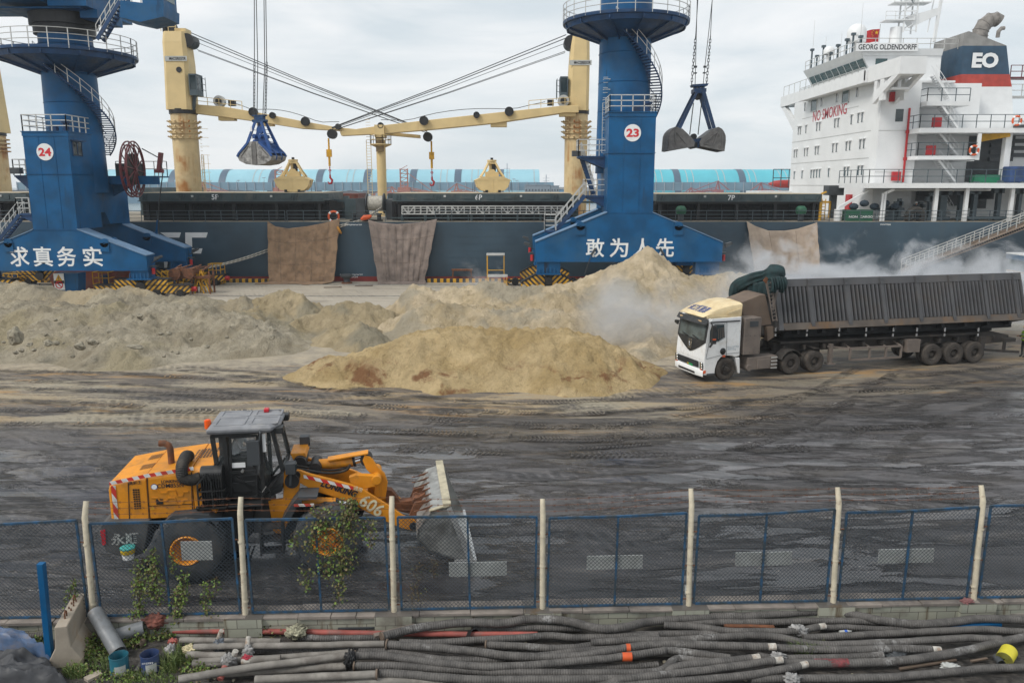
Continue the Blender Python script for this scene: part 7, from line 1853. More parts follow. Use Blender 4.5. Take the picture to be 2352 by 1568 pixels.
for y in(-.56,.46):
 b=MB();b.prism([lq(px,py,-.56)+Vector((0,y+.56,0))for px,py in arm],(0,.10,0))
 ar=b.build('lift_arm',M['lyellow'],loader,bevel=.012)
 b=MB()
 for p_,r_ in(((1190,425),.1),((1858,715),.1),((1520,590),.08)):
  q=lq(*p_,-.56)+Vector((0,y+.56,0));b.cyl(q+Vector((0,-.05,0)),q+Vector((0,.15,0)),r_,18)
 b.build('pin',M['black'],ar,smooth=40)
 if y<0:
  b=MB();a_,c_=lq(1438,502,-.575),lq(1600,560,-.575);dr=lq(1538,538,-.575)-lq(1338,475,-.575);dr.y=0;up_=Vector((-dr.z,0,dr.x))
  b.text('LONKING',lq(1436,505,-.575),dr,up_+dr*.18,1.0*dr.length,.17,.05);b.build('arm_lettering',M['text_black'],ar)
  b=MB();dr2=lq(1690,640,-.575)-lq(1565,560,-.575);dr2.y=0
  b.text('606',lq(1622,600,-.575),dr2,Vector((-dr2.z,0,dr2.x)),.62,.34,.02);b.text('通用',lq(1542,505,-.575),dr,up_,.22,.11,.01);b.build('arm_number',mat('cream_lettering',(.72,.66,.45),.6),ar)
  b=MB();A,B=lq(1232,424,-.572),lq(1515,492,-.572);n_=Vector((0,0,-.085));b.prism([A,B,B+n_,A+n_],(0,-.004,0));b.build('reflective_tape',M['redwhite'],ar)
b=MB();A=lq(1560,570,-.5);b.bx(A.x-.1,A.x+.15,-.46,.46,A.z-.15,A.z+.1);b.build('cross_tube',M['lyellow'],loader)
for y in(-.72,.72):
 off=Vector((0,y+.72,0));A,B,C=lq(1225,575,-.72)+off,lq(1415,578,-.72)+off,lq(1520,595,-.72)+off
 b=MB().mat(0).cyl(A,B,.1,18).mat(2).cyl(B,B.lerp(C,.12),.105,18).mat(1).cyl(B,C,.055,14).mat(2).cyl(C+Vector((0,-.08,0)),C+Vector((0,.12,0)),.09,14);b.build('lift_cylinder',[M['lyellow'],M['chrome'],M['black']],loader,smooth=40)
A,B,C=lq(1215,372,0),lq(1515,350,0),lq(1590,330,0)
b=MB().mat(0).cyl(A.lerp(B,.35),B,.125,20).mat(2).cyl(A,A.lerp(B,.36),.09,14).cyl(B,B.lerp(C,.15),.13,20).mat(1).cyl(B,C,.07,14).mat(2).cyl(C+Vector((0,-.16,0)),C+Vector((0,.16,0)),.15,16).cyl(A+Vector((0,-.2,0)),A+Vector((0,.2,0)),.13,16);b.build('tilt_cylinder',[M['lyellow'],M['chrome'],M['black']],loader,smooth=40)
b=MB();A,B=lq(1370,335,-.05),lq(1600,294,-.05);b.bar(A,B,.28,.03);b.build('cylinder_guard',M['lyellow'],loader)
bell=[(1568,345),(1580,312),(1615,322),(1650,375),(1695,420),(1712,470),(1700,560),(1655,580),(1632,545),(1645,480),(1625,430),(1590,395)]
b=MB()
for y in(-.17,.07):side(b,bell,y,.1)
side(b,[(1490,440),(1530,425),(1650,432),(1668,462),(1640,492),(1560,510),(1500,478)],-.42,.16);q=lq(1648,458,-.45);b.cyl(q,q+Vector((0,.9,0)),.12,18)
b.build('bellcrank',M['lyellow'],loader,bevel=.015)
b=MB();side(b,[(1700,510),(1735,515),(1770,560),(1780,580),(1860,570),(1925,530),(1932,548),(1870,610),(1850,650),(1780,630),(1700,575)],-.12,.24);q=lq(1880,582,-.2);b.cyl(q,q+Vector((0,.4,0)),.13,16);b.build('bucket_link',M['rust'],loader,bevel=.012)
hp2=hose_path([lq(1165,385,-.3),lq(1260,400,-.35),lq(1380,415,-.3),lq(1470,400,-.2),lq(1500,368,-.18)],30)
b=MB().tube(hp2,.035,8).tube([p_+Vector((0,.12,.03))for p_ in hp2],.03,8).tube(hose_path([lq(1190,365,-.1),lq(1230,362,-.1),lq(1300,372,-.05),lq(1330,400,0)],20),.04,8);b.build('hydraulic_hose',M['rubber'],loader,smooth=50)
b=MB();q=lq(1168,455,-.62);b.cut().cyl(q+Vector((0,-.1,0)),q+Vector((0,.1,0)),.17,18);q=lq(1300,385,-.2);b.cut().cyl(q+Vector((0,-.1,0)),q+Vector((0,.5,0)),.15,18);q=lq(1210,360,-.2);b.cut().cyl(q,q+Vector((0,.6,0)),.16,16);b.build('pivot_boss',M['black'],loader,smooth=40)
for(px,py,y)in((1163,385,-.72),(1242,232,.75)):
 q=lq(px,py,y);b=MB().mat(0).bx(q.x-.13,q.x+.1,q.y-.12,q.y+.12,q.z-.13,q.z+.14).bar(q+Vector((-.02,0,-.1)),q+Vector((-.05,0,-.45)),.06).mat(1).bx(q.x+.1,q.x+.12,q.y-.1,q.y+.1,q.z-.1,q.z+.11);b.build('headlight',[M['grey_dark'],M['glass']],loader,bevel=.02)
M['bucket']=mat('scoured_bucket_steel',(.42,.42,.40),.38,.55,var=.22,vs=2.5,dirt=.5,dcol=(.12,.11,.095),ds=1.6)
M['bucket_mud']=mat('muddy_bucket_spill_edge',(.40,.36,.26),.8,0,var=.25,vs=4)
W2=1.5
bp=[lq(px,py,-W2)for px,py in((1960,640),(2072,603),(2207,910),(2092,905),(1950,862),(1878,795),(1886,735))]
b=MB().mat(0)
for y in(-W2,W2-.05):b.prism([p_+Vector((0,y+W2,0))for p_ in bp],(0,.05,0))
back=[bp[1],bp[0],bp[6],bp[5],bp[4],bp[3],bp[2]]
cen=sum(bp,Vector())/7
for i in range(len(back)-1):
 a,c=back[i],back[i+1];n_=((cen-(a+c)/2).normalized())*.05
 b.prism([a,c,c+n_,a+n_],(0,2*W2,0))
bk=b.build('bucket',M['bucket'],loader)
b=MB();t0,t1=bp[0],bp[1]
b.prism([t1+Vector((-.16,-.02,-.05)),t1+Vector((.0,-.02,0)),t1+Vector((.01,-.02,.09)),t1+Vector((-.2,-.02,.09))],(0,2*W2+.04,0))
b.prism([t0+Vector((-.05,0,0)),t1,t1+Vector((0,0,.06)),t0+Vector((-.05,0,.05))],(0,.12,0));b.build('spill_edge',M['bucket_mud'],bk,bevel=.02)
b=MB()
for k in range(7):
 y=-W2+.35+k*(2*W2-.7)/6
 e1,e2=bp[0]+Vector((0,y+W2,0)),bp[6]+Vector((0,y+W2,0));b.prism([e1+Vector((.05,0,.03)),e1+Vector((-.08,0,-.06)),e2+Vector((-.08,0,.3)),e2+Vector((0,0,.3))],(0,.05,0))
for y in(-.5,.4):b.prism([bp[0]+Vector((-.02,y+W2,-.1)),bp[0]+Vector((-.36,y+W2,-.15)),bp[6]+Vector((-.2,y+W2,-.1)),bp[5]+Vector((0,y+W2,.1))],(0,.1,0))
b.build('bucket_rib',M['rust'],bk)
b=MB();l0,l1=bp[2],bp[3];b.prism([l0+Vector((.05,-.04,-.03)),l1+Vector((0,-.04,-.06)),l1+Vector((0,-.04,-.01)),l0+Vector((.05,-.04,.02))],(0,2*W2+.08,0));b.prism([p_+Vector((0,-.025,0))for p_ in(bp[1],bp[2],bp[2]+Vector((-.18,0,.05)),bp[1]+Vector((-.10,0,-.08)))],(0,.03,0));b.build('cutting_edge',M['chrome2']if 'chrome2' in M else mat('polished_edge_steel',(.58,.58,.57),.35,.6,var=.15),bk)
dr_loc=Vector((sx,0,szz-.79));kk=1.0
def rotl(v):return Vector((v.x*FL.c-v.y*FL.s,v.x*FL.s+v.y*FL.c,v.z))
f=Vector((1,0,0));sk=body(1.72,f,{'L':((.22,-.26,1.15),(.46,-.20,1.2),(.54,-.18,1.22)),'R':((.2,.26,1.15),(.42,.2,1.18),(.5,.18,1.2))},{'L':((.42,-.14,.92),(.5,-.14,.5),(.63,-.14,.47)),'R':((.42,.14,.92),(.5,.14,.5),(.63,.14,.47))})
for k_ in('neck','chin','head','crown','nose','chest','shL','shR'):sk[k_]=((sk[k_][0][0]+.12,sk[k_][0][1],sk[k_][0][2]-.03),sk[k_][1])
shirt=mat('pale_grey_shirt',(.55,.58,.60),.9,var=.2,vs=8);hair=mat('black_hair',(.012,.011,.01),.7);trous=mat('dark_trousers',(.03,.032,.04),.9)
def pm(c):return 0 if(c.z>1.47 and not(c.z>1.60 and c.x<.14))else(1 if c.z>1.47 else(2 if c.z>.95 and c.x<.44 else(0 if c.x>.44 and c.z>1.1 else 3)))
o=skinned(sk,BODY_E,[M['skin'],hair,shirt,trous],pm)
o.location=FL.o+rotl(dr_loc);o.rotation_euler=(0,0,LO[2])
tag(o,'driver in a pale grey shirt leaning forward inside the black loader cab','person')
fingers(o,sk['wrL'][0],sk['palL'][0],M['skin'],Vector((0,0,-1)));fingers(o,sk['wrR'][0],sk['palR'][0],M['skin'],Vector((0,0,-1)))
c=FL.o+rotl(lq(232,880,-1.3));t=thing('lidded_pail','white and yellow pail with a teal lid hanging on the loader counterweight','pail',c-Vector((0,0,.09)))
MB().mat(0).lathe([(0,0),(.12,0),(.135,.14),(0,.14)],(0,0,0),Z,20).build('pail',M['text_white'],t,smooth=40);MB().lathe([(.15,.14),(.155,.15),(.16,.24),(.14,.25),(.14,.14)],(0,0,0),Z,20).build('yellow_band',mat('yellow_plastic',(.65,.45,.02),.5),t,smooth=40);MB().lathe([(.165,.25),(.165,.28),(.12,.3),(0,.31)],(0,0,0),Z,20).build('lid',mat('teal_plastic',(.06,.36,.33),.5),t,smooth=40)
ty_=R(19.0);FT=Frame(10.09-1.25*math.sin(ty_),36.59+1.25*math.cos(ty_),ty_)
ry_=R(12.9);FR_=Frame(24.07-1.25*math.sin(ry_),40.36+1.25*math.cos(ry_),ry_)
truck=thing('tipper_truck','white tractor truck with a tilted dark ribbed tipper trailer','truck',FT.o,ty_)
def tq(x,y,yl):return FT.q(zt(x,y),yl)
def tside(b,pts,y,dy):return b.prism([tq(px,py,y)for px,py in pts],(0,dy,0))
NW=-1.25
for x,dual in((0.0,False),):
 wheel(truck,x,-1.25,-.95,.54,.30,-1,M['tyre_dusty'],M['chassis'],dish=-.03);wheel(truck,x,.95,1.25,.54,.30,1,M['tyre_dusty'],M['chassis'],dish=-.03)
d1,d2=FT.q((1818,833),NW).x,FT.q((1873,827),NW).x
for x in(d1,d2):
 wheel(truck,x,-1.25,-.95,.53,.29,-1,M['tyre_dusty'],M['tyre_dusty'],dish=.14);wheel(truck,x,-.92,-.62,.53,.29,-1,M['tyre_dusty'],M['chassis'],dish=.14)
 wheel(truck,x,.62,.92,.53,.29,1,M['tyre_dusty'],M['chassis'],dish=.14);wheel(truck,x,.95,1.25,.53,.29,1,M['tyre_dusty'],M['chassis'],dish=.14)
b=MB().bx(-.6,d2+.9,-.45,-.3,.75,1.0).bx(-.6,d2+.9,.3,.45,.75,1.0).cyl((0,-1,.54),(0,1,.54),.1,12).cyl((d1,-1,.53),(d1,1,.53),.16,12).cyl((d2,-1,.53),(d2,1,.53),.16,12).bx(d1-.1,d2+.3,-.5,.5,1.0,1.2);b.build('chassis_frame',M['chassis'],truck)
xfr=tq(545,1000,NW).x;xre=tq(977,1000,NW).x;zt0_=tq(965,690,NW).z;zbo=tq(530,1415,NW).z
zr0_=tq(600,740,NW).z
prof=[(xfr-.02,zbo),(xfr-.06,tq(540,1215,NW).z),(xfr+.0,tq(540,1010,NW).z),(xfr+.14,zr0_),(xfr+.30,zt0_+.02),(xre,zt0_+.04),(xre,tq(975,1170,NW).z)]
arch=[tq(px,py,NW)for px,py in((905,1185),(870,1170),(800,1165),(735,1185),(690,1240),(660,1335),(655,1395))]
poly=[Vector((x,NW,z))for x,z in prof]+arch+[Vector((tq(655,1400,NW).x,NW,zbo))]
b=MB().prism(poly,(0,2.5,0))
b.prism([tq(px,py,NW)for px,py in((915,1195),(970,1190),(972,1385),(950,1392))],(0,.5,0))
cab=b.build('cab',M['cabwhite'],truck,bevel=.05)
def on_front(u,z,off=.02):
 """point on the cab front: u 0 near side .. 1 far side"""
 y=NW+2.5*u
 x=float(np.interp(z,[p_[1]for p_ in prof[:5]],[p_[0]for p_ in prof[:5]]))
 return Vector((x-off,y,z))
def fz(px,py,u):return FT.q(zt(px,py),NW+2.5*u).z
zws,zwt,zvl=fz(545,1000,0),fz(570,780,0),fz(340,1100,.5)
def front_panel(b,us,off,th=.02):
 vs=[on_front(u,z,off)for u,z in us];return b.add(vs,[tuple(range(len(vs)))])
def strip(b,u0,u1,z0,z1,off,n=6):
 rows=[[on_front(u,z0+(z1-z0)*j/n,off)for u in np.linspace(u0,u1,7)]for j in range(n+1)]
 return b.sheet(rows)
b=MB().mat(0);strip(b,.0,1.0,zws-.02,zwt+.03,.022)
rows=[]
for j in range(6):
 rows.append([on_front(u,zws-.02-(zws-zvl)*(1-abs(2*u-1)**1.3)*j/5*1.0,.022)for u in np.linspace(.0,1,15)])
b.sheet(rows);b.build('front_black_panel',M['plastic_black'],cab)
b=MB();strip(b,.06,.94,zws+.05,zwt-.02,.034);b.build('windscreen',mat('windscreen_glass',(.075,.095,.095),.06,var=.4,vs=1.5,spec=.9),cab)  # base colour lightened to stand for reflections in the glass
b=MB()
for u in(.25,.62):b.cut();a_,c_=on_front(u,zws+.06,.06),on_front(u+.2,zws+.16,.06);b.bar(a_,c_,.03)
b.build('wiper',M['black'],cab)
b=MB();c=on_front(.5,(zws+zvl)/2+.05,.04);xd,yd=Vector((0,-1,0)),Vector((.1,0,1)).normalized()
def E(u,v):return c+xd*u+yd*v
b.mat(0).add([E(-.13,-.2),E(.13,-.2),E(.13,.2),E(-.13,.2)],[(3,2,1,0)])
for(p0,p1)in(((-.13,-.2),(.13,-.2)),((.13,-.2),(.13,.2)),((.13,.2),(-.13,.2)),((-.13,.2),(-.13,-.2)),((-.09,.13),(.09,.13)),((-.1,.1),(-.04,-.13)),((.1,.1),(.04,-.13)),((-.04,-.13),(.04,-.13)),((-.05,.04),(.05,.04))):b.mat(1).bar(E(*p0)-Vector((.01,0,0)),E(*p1)-Vector((.01,0,0)),.022)
b.build('emblem',[M['black'],M['chrome']],cab)
b=MB();v0,v1=zwt-.02,zr0_+.07
b.loft([[Vector((xfr-.16,y,v0))+Vector((.12*abs(y/1.3)**3,0,0))for y in np.linspace(-1.3,1.3,9)],[Vector((xfr-.02,y,v1))+Vector((.12*abs(y/1.3)**3,0,0))for y in np.linspace(-1.28,1.28,9)]],close=False)
vo_=b.build('sun_visor',M['plastic_black'],cab);s_m=vo_.modifiers.new('thickness','SOLIDIFY');s_m.thickness=.05
b=MB()
for y in(-.8,.8):b.cut().bx(xfr-.11,xfr-.06,y-.13,y+.13,(v0+v1)/2,(v0+v1)/2+.06)
b.build('marker_light',mat('amber_lens',(.6,.4,.2),.4),vo_)
zg1,zg0=fz(400,1250,.2),fz(400,1310,.2)
b=MB().mat(0);strip(b,.18,.92,zg0-.02,zg1+.05,.015,2)
b.mat(1)
for k in range(7):z=zg0+(zg1+.03-zg0)*k/6;b.bar(on_front(.19,z,.03),on_front(.91,z,.03),.03,.02)
b.build('grille',[M['black'],M['grey_dark']],cab)
b=MB();zb1=fz(520,1215,0);bpts=[]
for u in np.linspace(0,1,9):bpts.append(u)
b.mat(0).loft([[on_front(u,z,o_)+Vector((.10*abs(2*u-1)**4,0,0))for u in np.linspace(-.0,1,11)]for z,o_ in((zbo-.12,.02),(zbo-.06,.16),(zbo+.16,.17),(zg0-.04,.08))],close=False)
b.mat(1).loft([[on_front(u,z,.176)for u in np.linspace(.22,.8,5)]for z in(zbo-.0,zbo+.10)],close=False)
bu=b.build('bumper',[M['cabwhite'],M['black']],cab,smooth=50)
for u in(.07,.95):
 z0,z1=fz(450,1330,.1),fz(460,1255,.1)
 b=MB().mat(0);strip(b,u-.055,u+.055,z0-.05,z1+.03,.05,3)
 b.mat(1)
 for k in range(3):q=on_front(u,z0+(z1-z0)*(k+.1)/2.4,.055);b.lathe([(0,.02),(.06,.01),(.075,-.01)],q,(-1,0,0),14)
 b.mat(2);q=on_front(u+.0,z0-.02,.06);b.bx(q.x-.01,q.x+.01,q.y-.08,q.y+.08,q.z-.03,q.z+.02)
 b.build('headlight',[M['glass'],M['chrome'],M['orange']],cab)
q=on_front(.46,fz(290,1275,.5),.06);b=MB().mat(0).bx(q.x-.01,q.x,q.y-.24,q.y+.24,q.z-.07,q.z+.08).mat(2).bx(q.x-.014,q.x-.009,q.y+.1,q.y+.24,q.z-.07,q.z+.08)
b.mat(1).text('D16397',q+Vector((-.016,-.06,0)),(0,-1,0),Z,.28,.10,.0).text('鲁B',q+Vector((-.016,.17,0)),(0,-1,0),Z,.12,.10,0)
b.build('licence_plate',[mat('green_plate',(.02,.40,.12),.5),M['text_black'],M['yellow']],cab)
SY=NW-.006
b=MB().add([tq(px,py,SY)for px,py in((597,855),(618,800),(660,778),(775,776),(780,935),(700,985),(590,1000))],[tuple(range(7))]);b.build('side_window',M['glass'],cab)
b=MB()
for pts in([(700,830),(705,960)],[(722,820),(728,950)],[(745,815),(750,940)],[(762,810),(768,935)]):b.bar(tq(*pts[0],SY-.004),tq(*pts[1],SY-.004),.045,.01)
b.build('curtain',mat('brown_curtain',(.10,.085,.075),.9),cab)
b=MB()
for pts in([(808,745),(806,940),(800,1170)],[(545,1210),(800,1145),(975,1125)],[(600,770),(785,765),(785,940),(700,990),(585,1005),(545,1200)],[(600,745),(975,722)]):
 for a_,c_ in zip(pts[:-1],pts[1:]):b.bar(tq(*a_,SY),tq(*c_,SY),.014,.012)
b.build('shut_line',M['grey_dark'],cab)
b=MB();A,B=tq(602,752,SY),tq(974,728,SY);b.bar(A,B,.05,.05);b.build('drip_rail',M['black'],cab)
b=MB();q=tq(758,1112,SY);b.lathe([(0,.03),(.13,.02),(.16,0)],q,(0,-1,0),18).bx(q.x-.16,q.x+.02,q.y-.05,q.y-.01,q.z-.02,q.z+.03);b.build('door_handle',M['black'],cab,smooth=40)
q=tq(768,1172,SY);MB().bx(q.x-.07,q.x+.07,q.y-.02,q.y,q.z-.045,q.z+.045).build('marker_light',M['orange'],cab)
q=tq(480,1365,NW);MB().bx(xfr-.08,xfr+.05,NW-.02,NW,zbo+.1,zbo+.24).build('marker_light',M['orange'],cab)
b=MB();b.text('最大允许牵引质量',tq(885,1055,SY-.003),(1,0,0),Z,.62,.10,.0).text('36070kg',tq(868,1088,SY-.003),(1,0,0),Z,.46,.13,.0);b.build('door_lettering',mat('faded_blue_grey_lettering',(.38,.45,.50),.6),cab)
for y,dy_ in((NW-.28,1),):
 q=tq(638,900,NW-.28)if dy_>0 else Vector((xfr-.25,1.5,tq(638,900,NW-.28).z+.25))
 b=MB().mat(0).bx(q.x-.09,q.x+.13,y-.08,y+.06,q.z-.45,q.z+.4).tube([q+Vector((-.1,.05,.55)),q+Vector((-.05,0,.35))],.03,8).tube([q+Vector((-.1,.1,-.62)),q+Vector((0,0,-.4))],.05,8)
 b.mat(1).bx(q.x-.08,q.x+.1,y-.1,y-.08,q.z-.26,q.z-.2);mo=b.build('mirror',[M['plastic_black'],M['orange']],cab,bevel=.03)
q=FT.q(zt(172,735),1.5);b=MB().loft([[q+Vector((0,-.10,-.13)),q+Vector((0,.16,-.06)),q+Vector((0,.14,.06)),q+Vector((0,-.10,.08))],[q+Vector((.1,-.10,-.13)),q+Vector((.1,.16,-.06)),q+Vector((.1,.14,.06)),q+Vector((.1,-.10,.08))]]).tube([q+Vector((.05,-.08,.0)),q+Vector((.1,-.25,.1)),q+Vector((.2,-.35,.0))],.025,8);b.build('mirror',M['plastic_black'],cab)
b=MB();q0,q1=tq(560,1345,NW),tq(655,1390,NW);b.bx(q0.x-.02,q1.x,NW-.02,NW+.3,q1.z-.05,q1.z+.02).bx(q0.x,q1.x,NW+.05,NW+.3,q1.z,q0.z);b.build('step',M['grey_dark'],cab)
xl0,xl1=tq(540,690,-1.05).x,tq(985,660,-1.1).x;zd0=zt0_+.06
H_=tq(1003,512,-1.08).z-zd0
rings=[]
for k in range(9):
 u=k/8;x=xl0-.12+(xl1-xl0+.12)*u;hgt=H_*(math.sin(u*math.pi/2)**.85)+.03;w_=1.02+.12*u
 rings.append([Vector((x,-w_,zd0)),Vector((x,-w_-.02,zd0+hgt*.55)),Vector((x+.05*u,-w_*.97,zd0+hgt*.88)),Vector((x+.06*u,-w_*.8,zd0+hgt)),Vector((x+.06*u,0,zd0+hgt*1.10)),Vector((x+.06*u,w_*.8,zd0+hgt)),Vector((x+.05*u,w_*.97,zd0+hgt*.88)),Vector((x,w_+.02,zd0+hgt*.55)),Vector((x,w_,zd0))])
b=MB().loft(rings);de=b.build('roof_deflector',M['fairing'],cab,smooth=38)
b=MB()
for(a_,c_)in(((820,640),(985,585)),((560,690),(975,676))):b.bar(tq(*a_,-1.2),tq(*c_,-1.2),.05,.09)
b.build('deflector_flute',M['fairing'],de)
def on_def(u,y,off=.012):
 k=u*8;i=min(int(k),7);k-=i;r0,r1=rings[i],rings[i+1]
 c0=r0[3].lerp(r0[4],1-abs(y)/.85).lerp(r1[3].lerp(r1[4],1-abs(y)/.85),k)
 return Vector((c0.x-off,y,c0.z+off))
b=MB();tv,tf=text_mesh('徐工新能源',.02);x0=min(v[0]for v in tv);x1=max(v[0]for v in tv);y0=min(v[1]for v in tv);y1=max(v[1]for v in tv)
b.add([on_def(.10+.24*(v[1]-y0)/(y1-y0),.78-1.5*(v[0]-x0)/(x1-x0))for v in tv],tf);b.build('deflector_lettering',M['text_blue'],de)
xb0,xb1=tq(1022,1000,NW).x,tq(1232,1000,NW).x;zb1_,zb0_=tq(1240,688,NW).z,tq(1225,1145,NW).z
b=MB().bx(xb0,xb1,NW+.02,1.2,zb0_,zb1_);bb=b.build('battery_box',M['brown_box'],truck,bevel=.03)
b=MB();a_,c_=tq(1100,738,NW+.01),tq(1200,800,NW+.01)
for k in range(8):z=c_.z+(a_.z-c_.z)*k/8;b.bx(a_.x,c_.x,NW-.01,NW+.02,z,z+.035)
b.build('louvre',M['grey_dark'],bb)
b=MB()
for i in range(4):
 for z in(zb0_+.1,zb0_+.9,zb0_+1.7):b.bx(xb0+.08+i*.25,xb0+.11+i*.25,NW+.0,NW+.03,z,z+.03)
b.build('rivet',M['grey_dark'],bb)
b=MB().bx(tq(1075,1200,NW).x,tq(1440,1200,NW).x,NW+.02,-.55,tq(1075,1350,NW).z-.0,tq(1200,1185,NW).z);a_=tq(1190,1200,NW);b.bx(a_.x,tq(1350,1200,NW).x,NW-.02,NW+.03,tq(1190,1335,NW).z,tq(1190,1215,NW).z)
q=tq(1090,1320,NW);b.cyl((q.x,NW,q.z),(q.x,-.6,q.z),.16,16);b.build('side_box',M['brown_box'],truck,bevel=.02)
b=MB()
for k in range(4):z=tq(1400,1320,NW).z+.17*k;b.bx(tq(1360,1200,NW).x,tq(1435,1200,NW).x,NW-.05,NW-.01,z,z+.04)
b.build('step',M['grey_rail'],truck)
b=MB()
for x in(d1,d2):
 for y in(-1.0,1.0):
  b.cut();pts=[(x+.64*math.cos(a),y,.55+.64*math.sin(a))for a in np.linspace(R(25 if x==d1 else 60),R(160 if x==d1 else 100),9)]
  rows=[[(p_[0],y-.3,p_[2])for p_ in pts],[(p_[0],y+.3,p_[2])for p_ in pts]];b.sheet(rows)
b.build('mudguard',M['chassis'],truck)
for fe in truck.children:
 if fe.name.startswith('mudguard'):s_m=fe.modifiers.new('thickness','SOLIDIFY');s_m.thickness=.03
def toT(v):return FT.loc(Vector((v.x*FR_.c-v.y*FR_.s,v.x*FR_.s+v.y*FR_.c,v.z))+FR_.o)
REL=Matrix.Translation(FT.loc(FR_.o))@Matrix.Rotation(ry_-ty_,4,'Z')
def hang(o,par=None):
 o.parent=par or truck
 if par is None:o.matrix_local=REL
 return o
def rq(p,yl):return FR_.q(p,yl)
tx=[rq(p_,-1.25).x for p_ in((2143,812),(2193,810),(2241,807))]
for x in tx:
 for(y0,y1,s_,rm)in((-1.25,-.95,-1,M['tyre_dusty']),(-.92,-.62,-1,M['chassis']),(.62,.92,1,M['chassis']),(.95,1.25,1,M['tyre_dusty'])):
  hang(wheel(None,x,y0,y1,.54,.29,s_,M['tyre_dusty'],rm,26 if y0<-1 else 0,dish=.16))
xs_,xe_=rq((1775,790),-1.0).x,rq((2320,770),-1.0).x
b=MB();zc=1.32
b.bx(xs_+.3,xe_-.9,-.6,-.42,zc-.35,zc+.1).bx(xs_+.3,xe_-.9,.42,.6,zc-.35,zc+.1)
for i in range(12):x=xs_+.6+i*(xe_-xs_-1.6)/11;b.bx(x,x+.12,-1.0,1.0,zc-.2,zc)
for x in tx:b.cyl((x,-1,.54),(x,1,.54),.12,12).bx(x-.12,x+.12,-.62,-.3,.6,1.0)
b.prism([(xe_-1.9,-.9,zc+.15),(xe_-.6,-.9,zc+.12),(xe_+.0,-.9,zc+.0),(xe_,-.9,zc-.35),(xe_-1.9,-.9,zc-.45)],(0,1.8,0))
b.bx(xe_-1.95,xe_-1.7,-1.2,1.2,.35,zc).bar((xe_-1.8,-1.1,.65),(xe_+.55,-1.1,.42),.12).bar((xe_-.3,-1.0,zc-.3),(xe_-.3,-1.0,.5),.12).bx(xe_-.4,xe_+.3,-1.1,-.6,zc-.35,zc-.15)
b.bx(xs_+.5,xe_-.9,-.9,1.1,zc+.1,zc+.2)
hang(b.build('trailer_frame',M['chassis'],None))
b=MB()
g0,g1=rq((1955,790),-1.22).x,rq((2072,785),-1.22).x;gz1,gz0=rq((1960,800),-1.22).z,rq((1960,826),-1.22).z
for z in(gz0,gz1):b.bar((g0,-1.2,z),(g1,-1.2,z),.09)
for k in(0,.38,.7,1):x=g0+(g1-g0)*k;b.bar((x,-1.2,gz0),(x,-1.2,gz1),.09);b.bar((x,-1.2,gz1),(x,-.6,zc-.1),.06)
b.bar((g0-.1,-1.2,gz1),(g0-1.1,-.9,gz1+.1),.08)
x=rq((1912,800),-1.1).x;b.bx(x-.08,x+.08,-1.05,-.85,.35,zc).bx(x-.2,x+.2,-1.15,-.8,.30,.36)
q=rq((2098,795),-1.1);b.bx(q.x-.4,q.x+.35,-1.15,-.65,q.z-.3,q.z+.35)
hang(b.build('side_guard',M['brown_box'],None))
TILT=R(17.5);BW,BH,BL=2.5,2.35,0
q0,q1=rq((1791,757),-1.15),rq((2352,738),-1.15)
xb_0,xb_1=q0.x+.0,q1.x+.15
zlow=rq((2060,747),-1.15).z
def bt(x,y,z):
 c_,s_=math.cos(TILT),math.sin(TILT)
 return Vector((x,-1.15+y*c_+z*s_,zlow-y*s_+z*c_))
BODY=MB
def bbx(b,x0,x1,y0,y1,z0,z1):
 v=[bt(x,y,z)for z in(z0,z1)for y in(y0,y1)for x in(x0,x1)]
 return b.add(v,[(0,2,3,1),(4,5,7,6),(0,1,5,4),(1,3,7,5),(3,2,6,7),(2,0,4,6)])
zT=rq((2060,636),-1.15+.62).z
BH=(zT-zlow)/math.cos(TILT)
b=MB().mat(0);bbx(b,xb_0,xb_1,.11,.16,.0,BH);bbx(b,xb_0,xb_1,BW-.06,BW,0,BH);bbx(b,xb_0,xb_1,.1,BW-.06,0,.08);bbx(b,xb_0,xb_0+.06,.06,BW,0,BH);bbx(b,xb_1-.06,xb_1,.06,BW,0,BH)
zu,zl2=BH-.36,.34
bbx(b,xb_0-.02,xb_1+.02,.0,.12,zu+.02,BH+.03);bbx(b,xb_0-.02,xb_1+.02,BW-.1,BW+.03,BH-.3,BH+.03)
tb=hang(b.build('tipper_body',M['tip'],None))
b=MB().mat(0)
nrib=63;pitch=(xb_1-xb_0)/nrib
posts=[rq((px,700),-1.0).x for px in(2031-0,)]
hinge=[]
for px in(1012,1245,1468,1690,1898,2110,2300):
 hinge.append(FR_.q(z6(px,235),-.6).x)
for i in range(nrib):
 x=xb_0+.1+i*pitch
 v=[bt(x,.11,zl2+.02),bt(x+pitch*.10,-.05,zl2+.02),bt(x+pitch*.48,-.05,zl2+.02),bt(x+pitch*.58,.11,zl2+.02),bt(x,.11,zu),bt(x+pitch*.12,-.05,zu),bt(x+pitch*.48,-.05,zu),bt(x+pitch*.58,.11,zu)]
 b.add(v,[(0,1,5,4),(1,2,6,5),(2,3,7,6),(3,2,1,0),(4,5,6,7)])
b.build('side_rib',M['tip'],tb)
b=MB()
for x in hinge:b.cut();bbx(b,x-.09,x+.09,-.06,.1,zl2-.2,BH+.02);bbx(b,x-.1,x+.05,-.1,-.05,BH-.12,BH+.0);bbx(b,x-.1,x+.05,-.1,-.05,BH-.35,BH-.2);bbx(b,x-.12,x+.08,-.08,-.03,zl2-.1,zl2+.15)
b.cut();bbx(b,xb_0-.02,xb_0+.22,-.04,.06,0,BH)
b.build('side_post',M['tip'],tb)
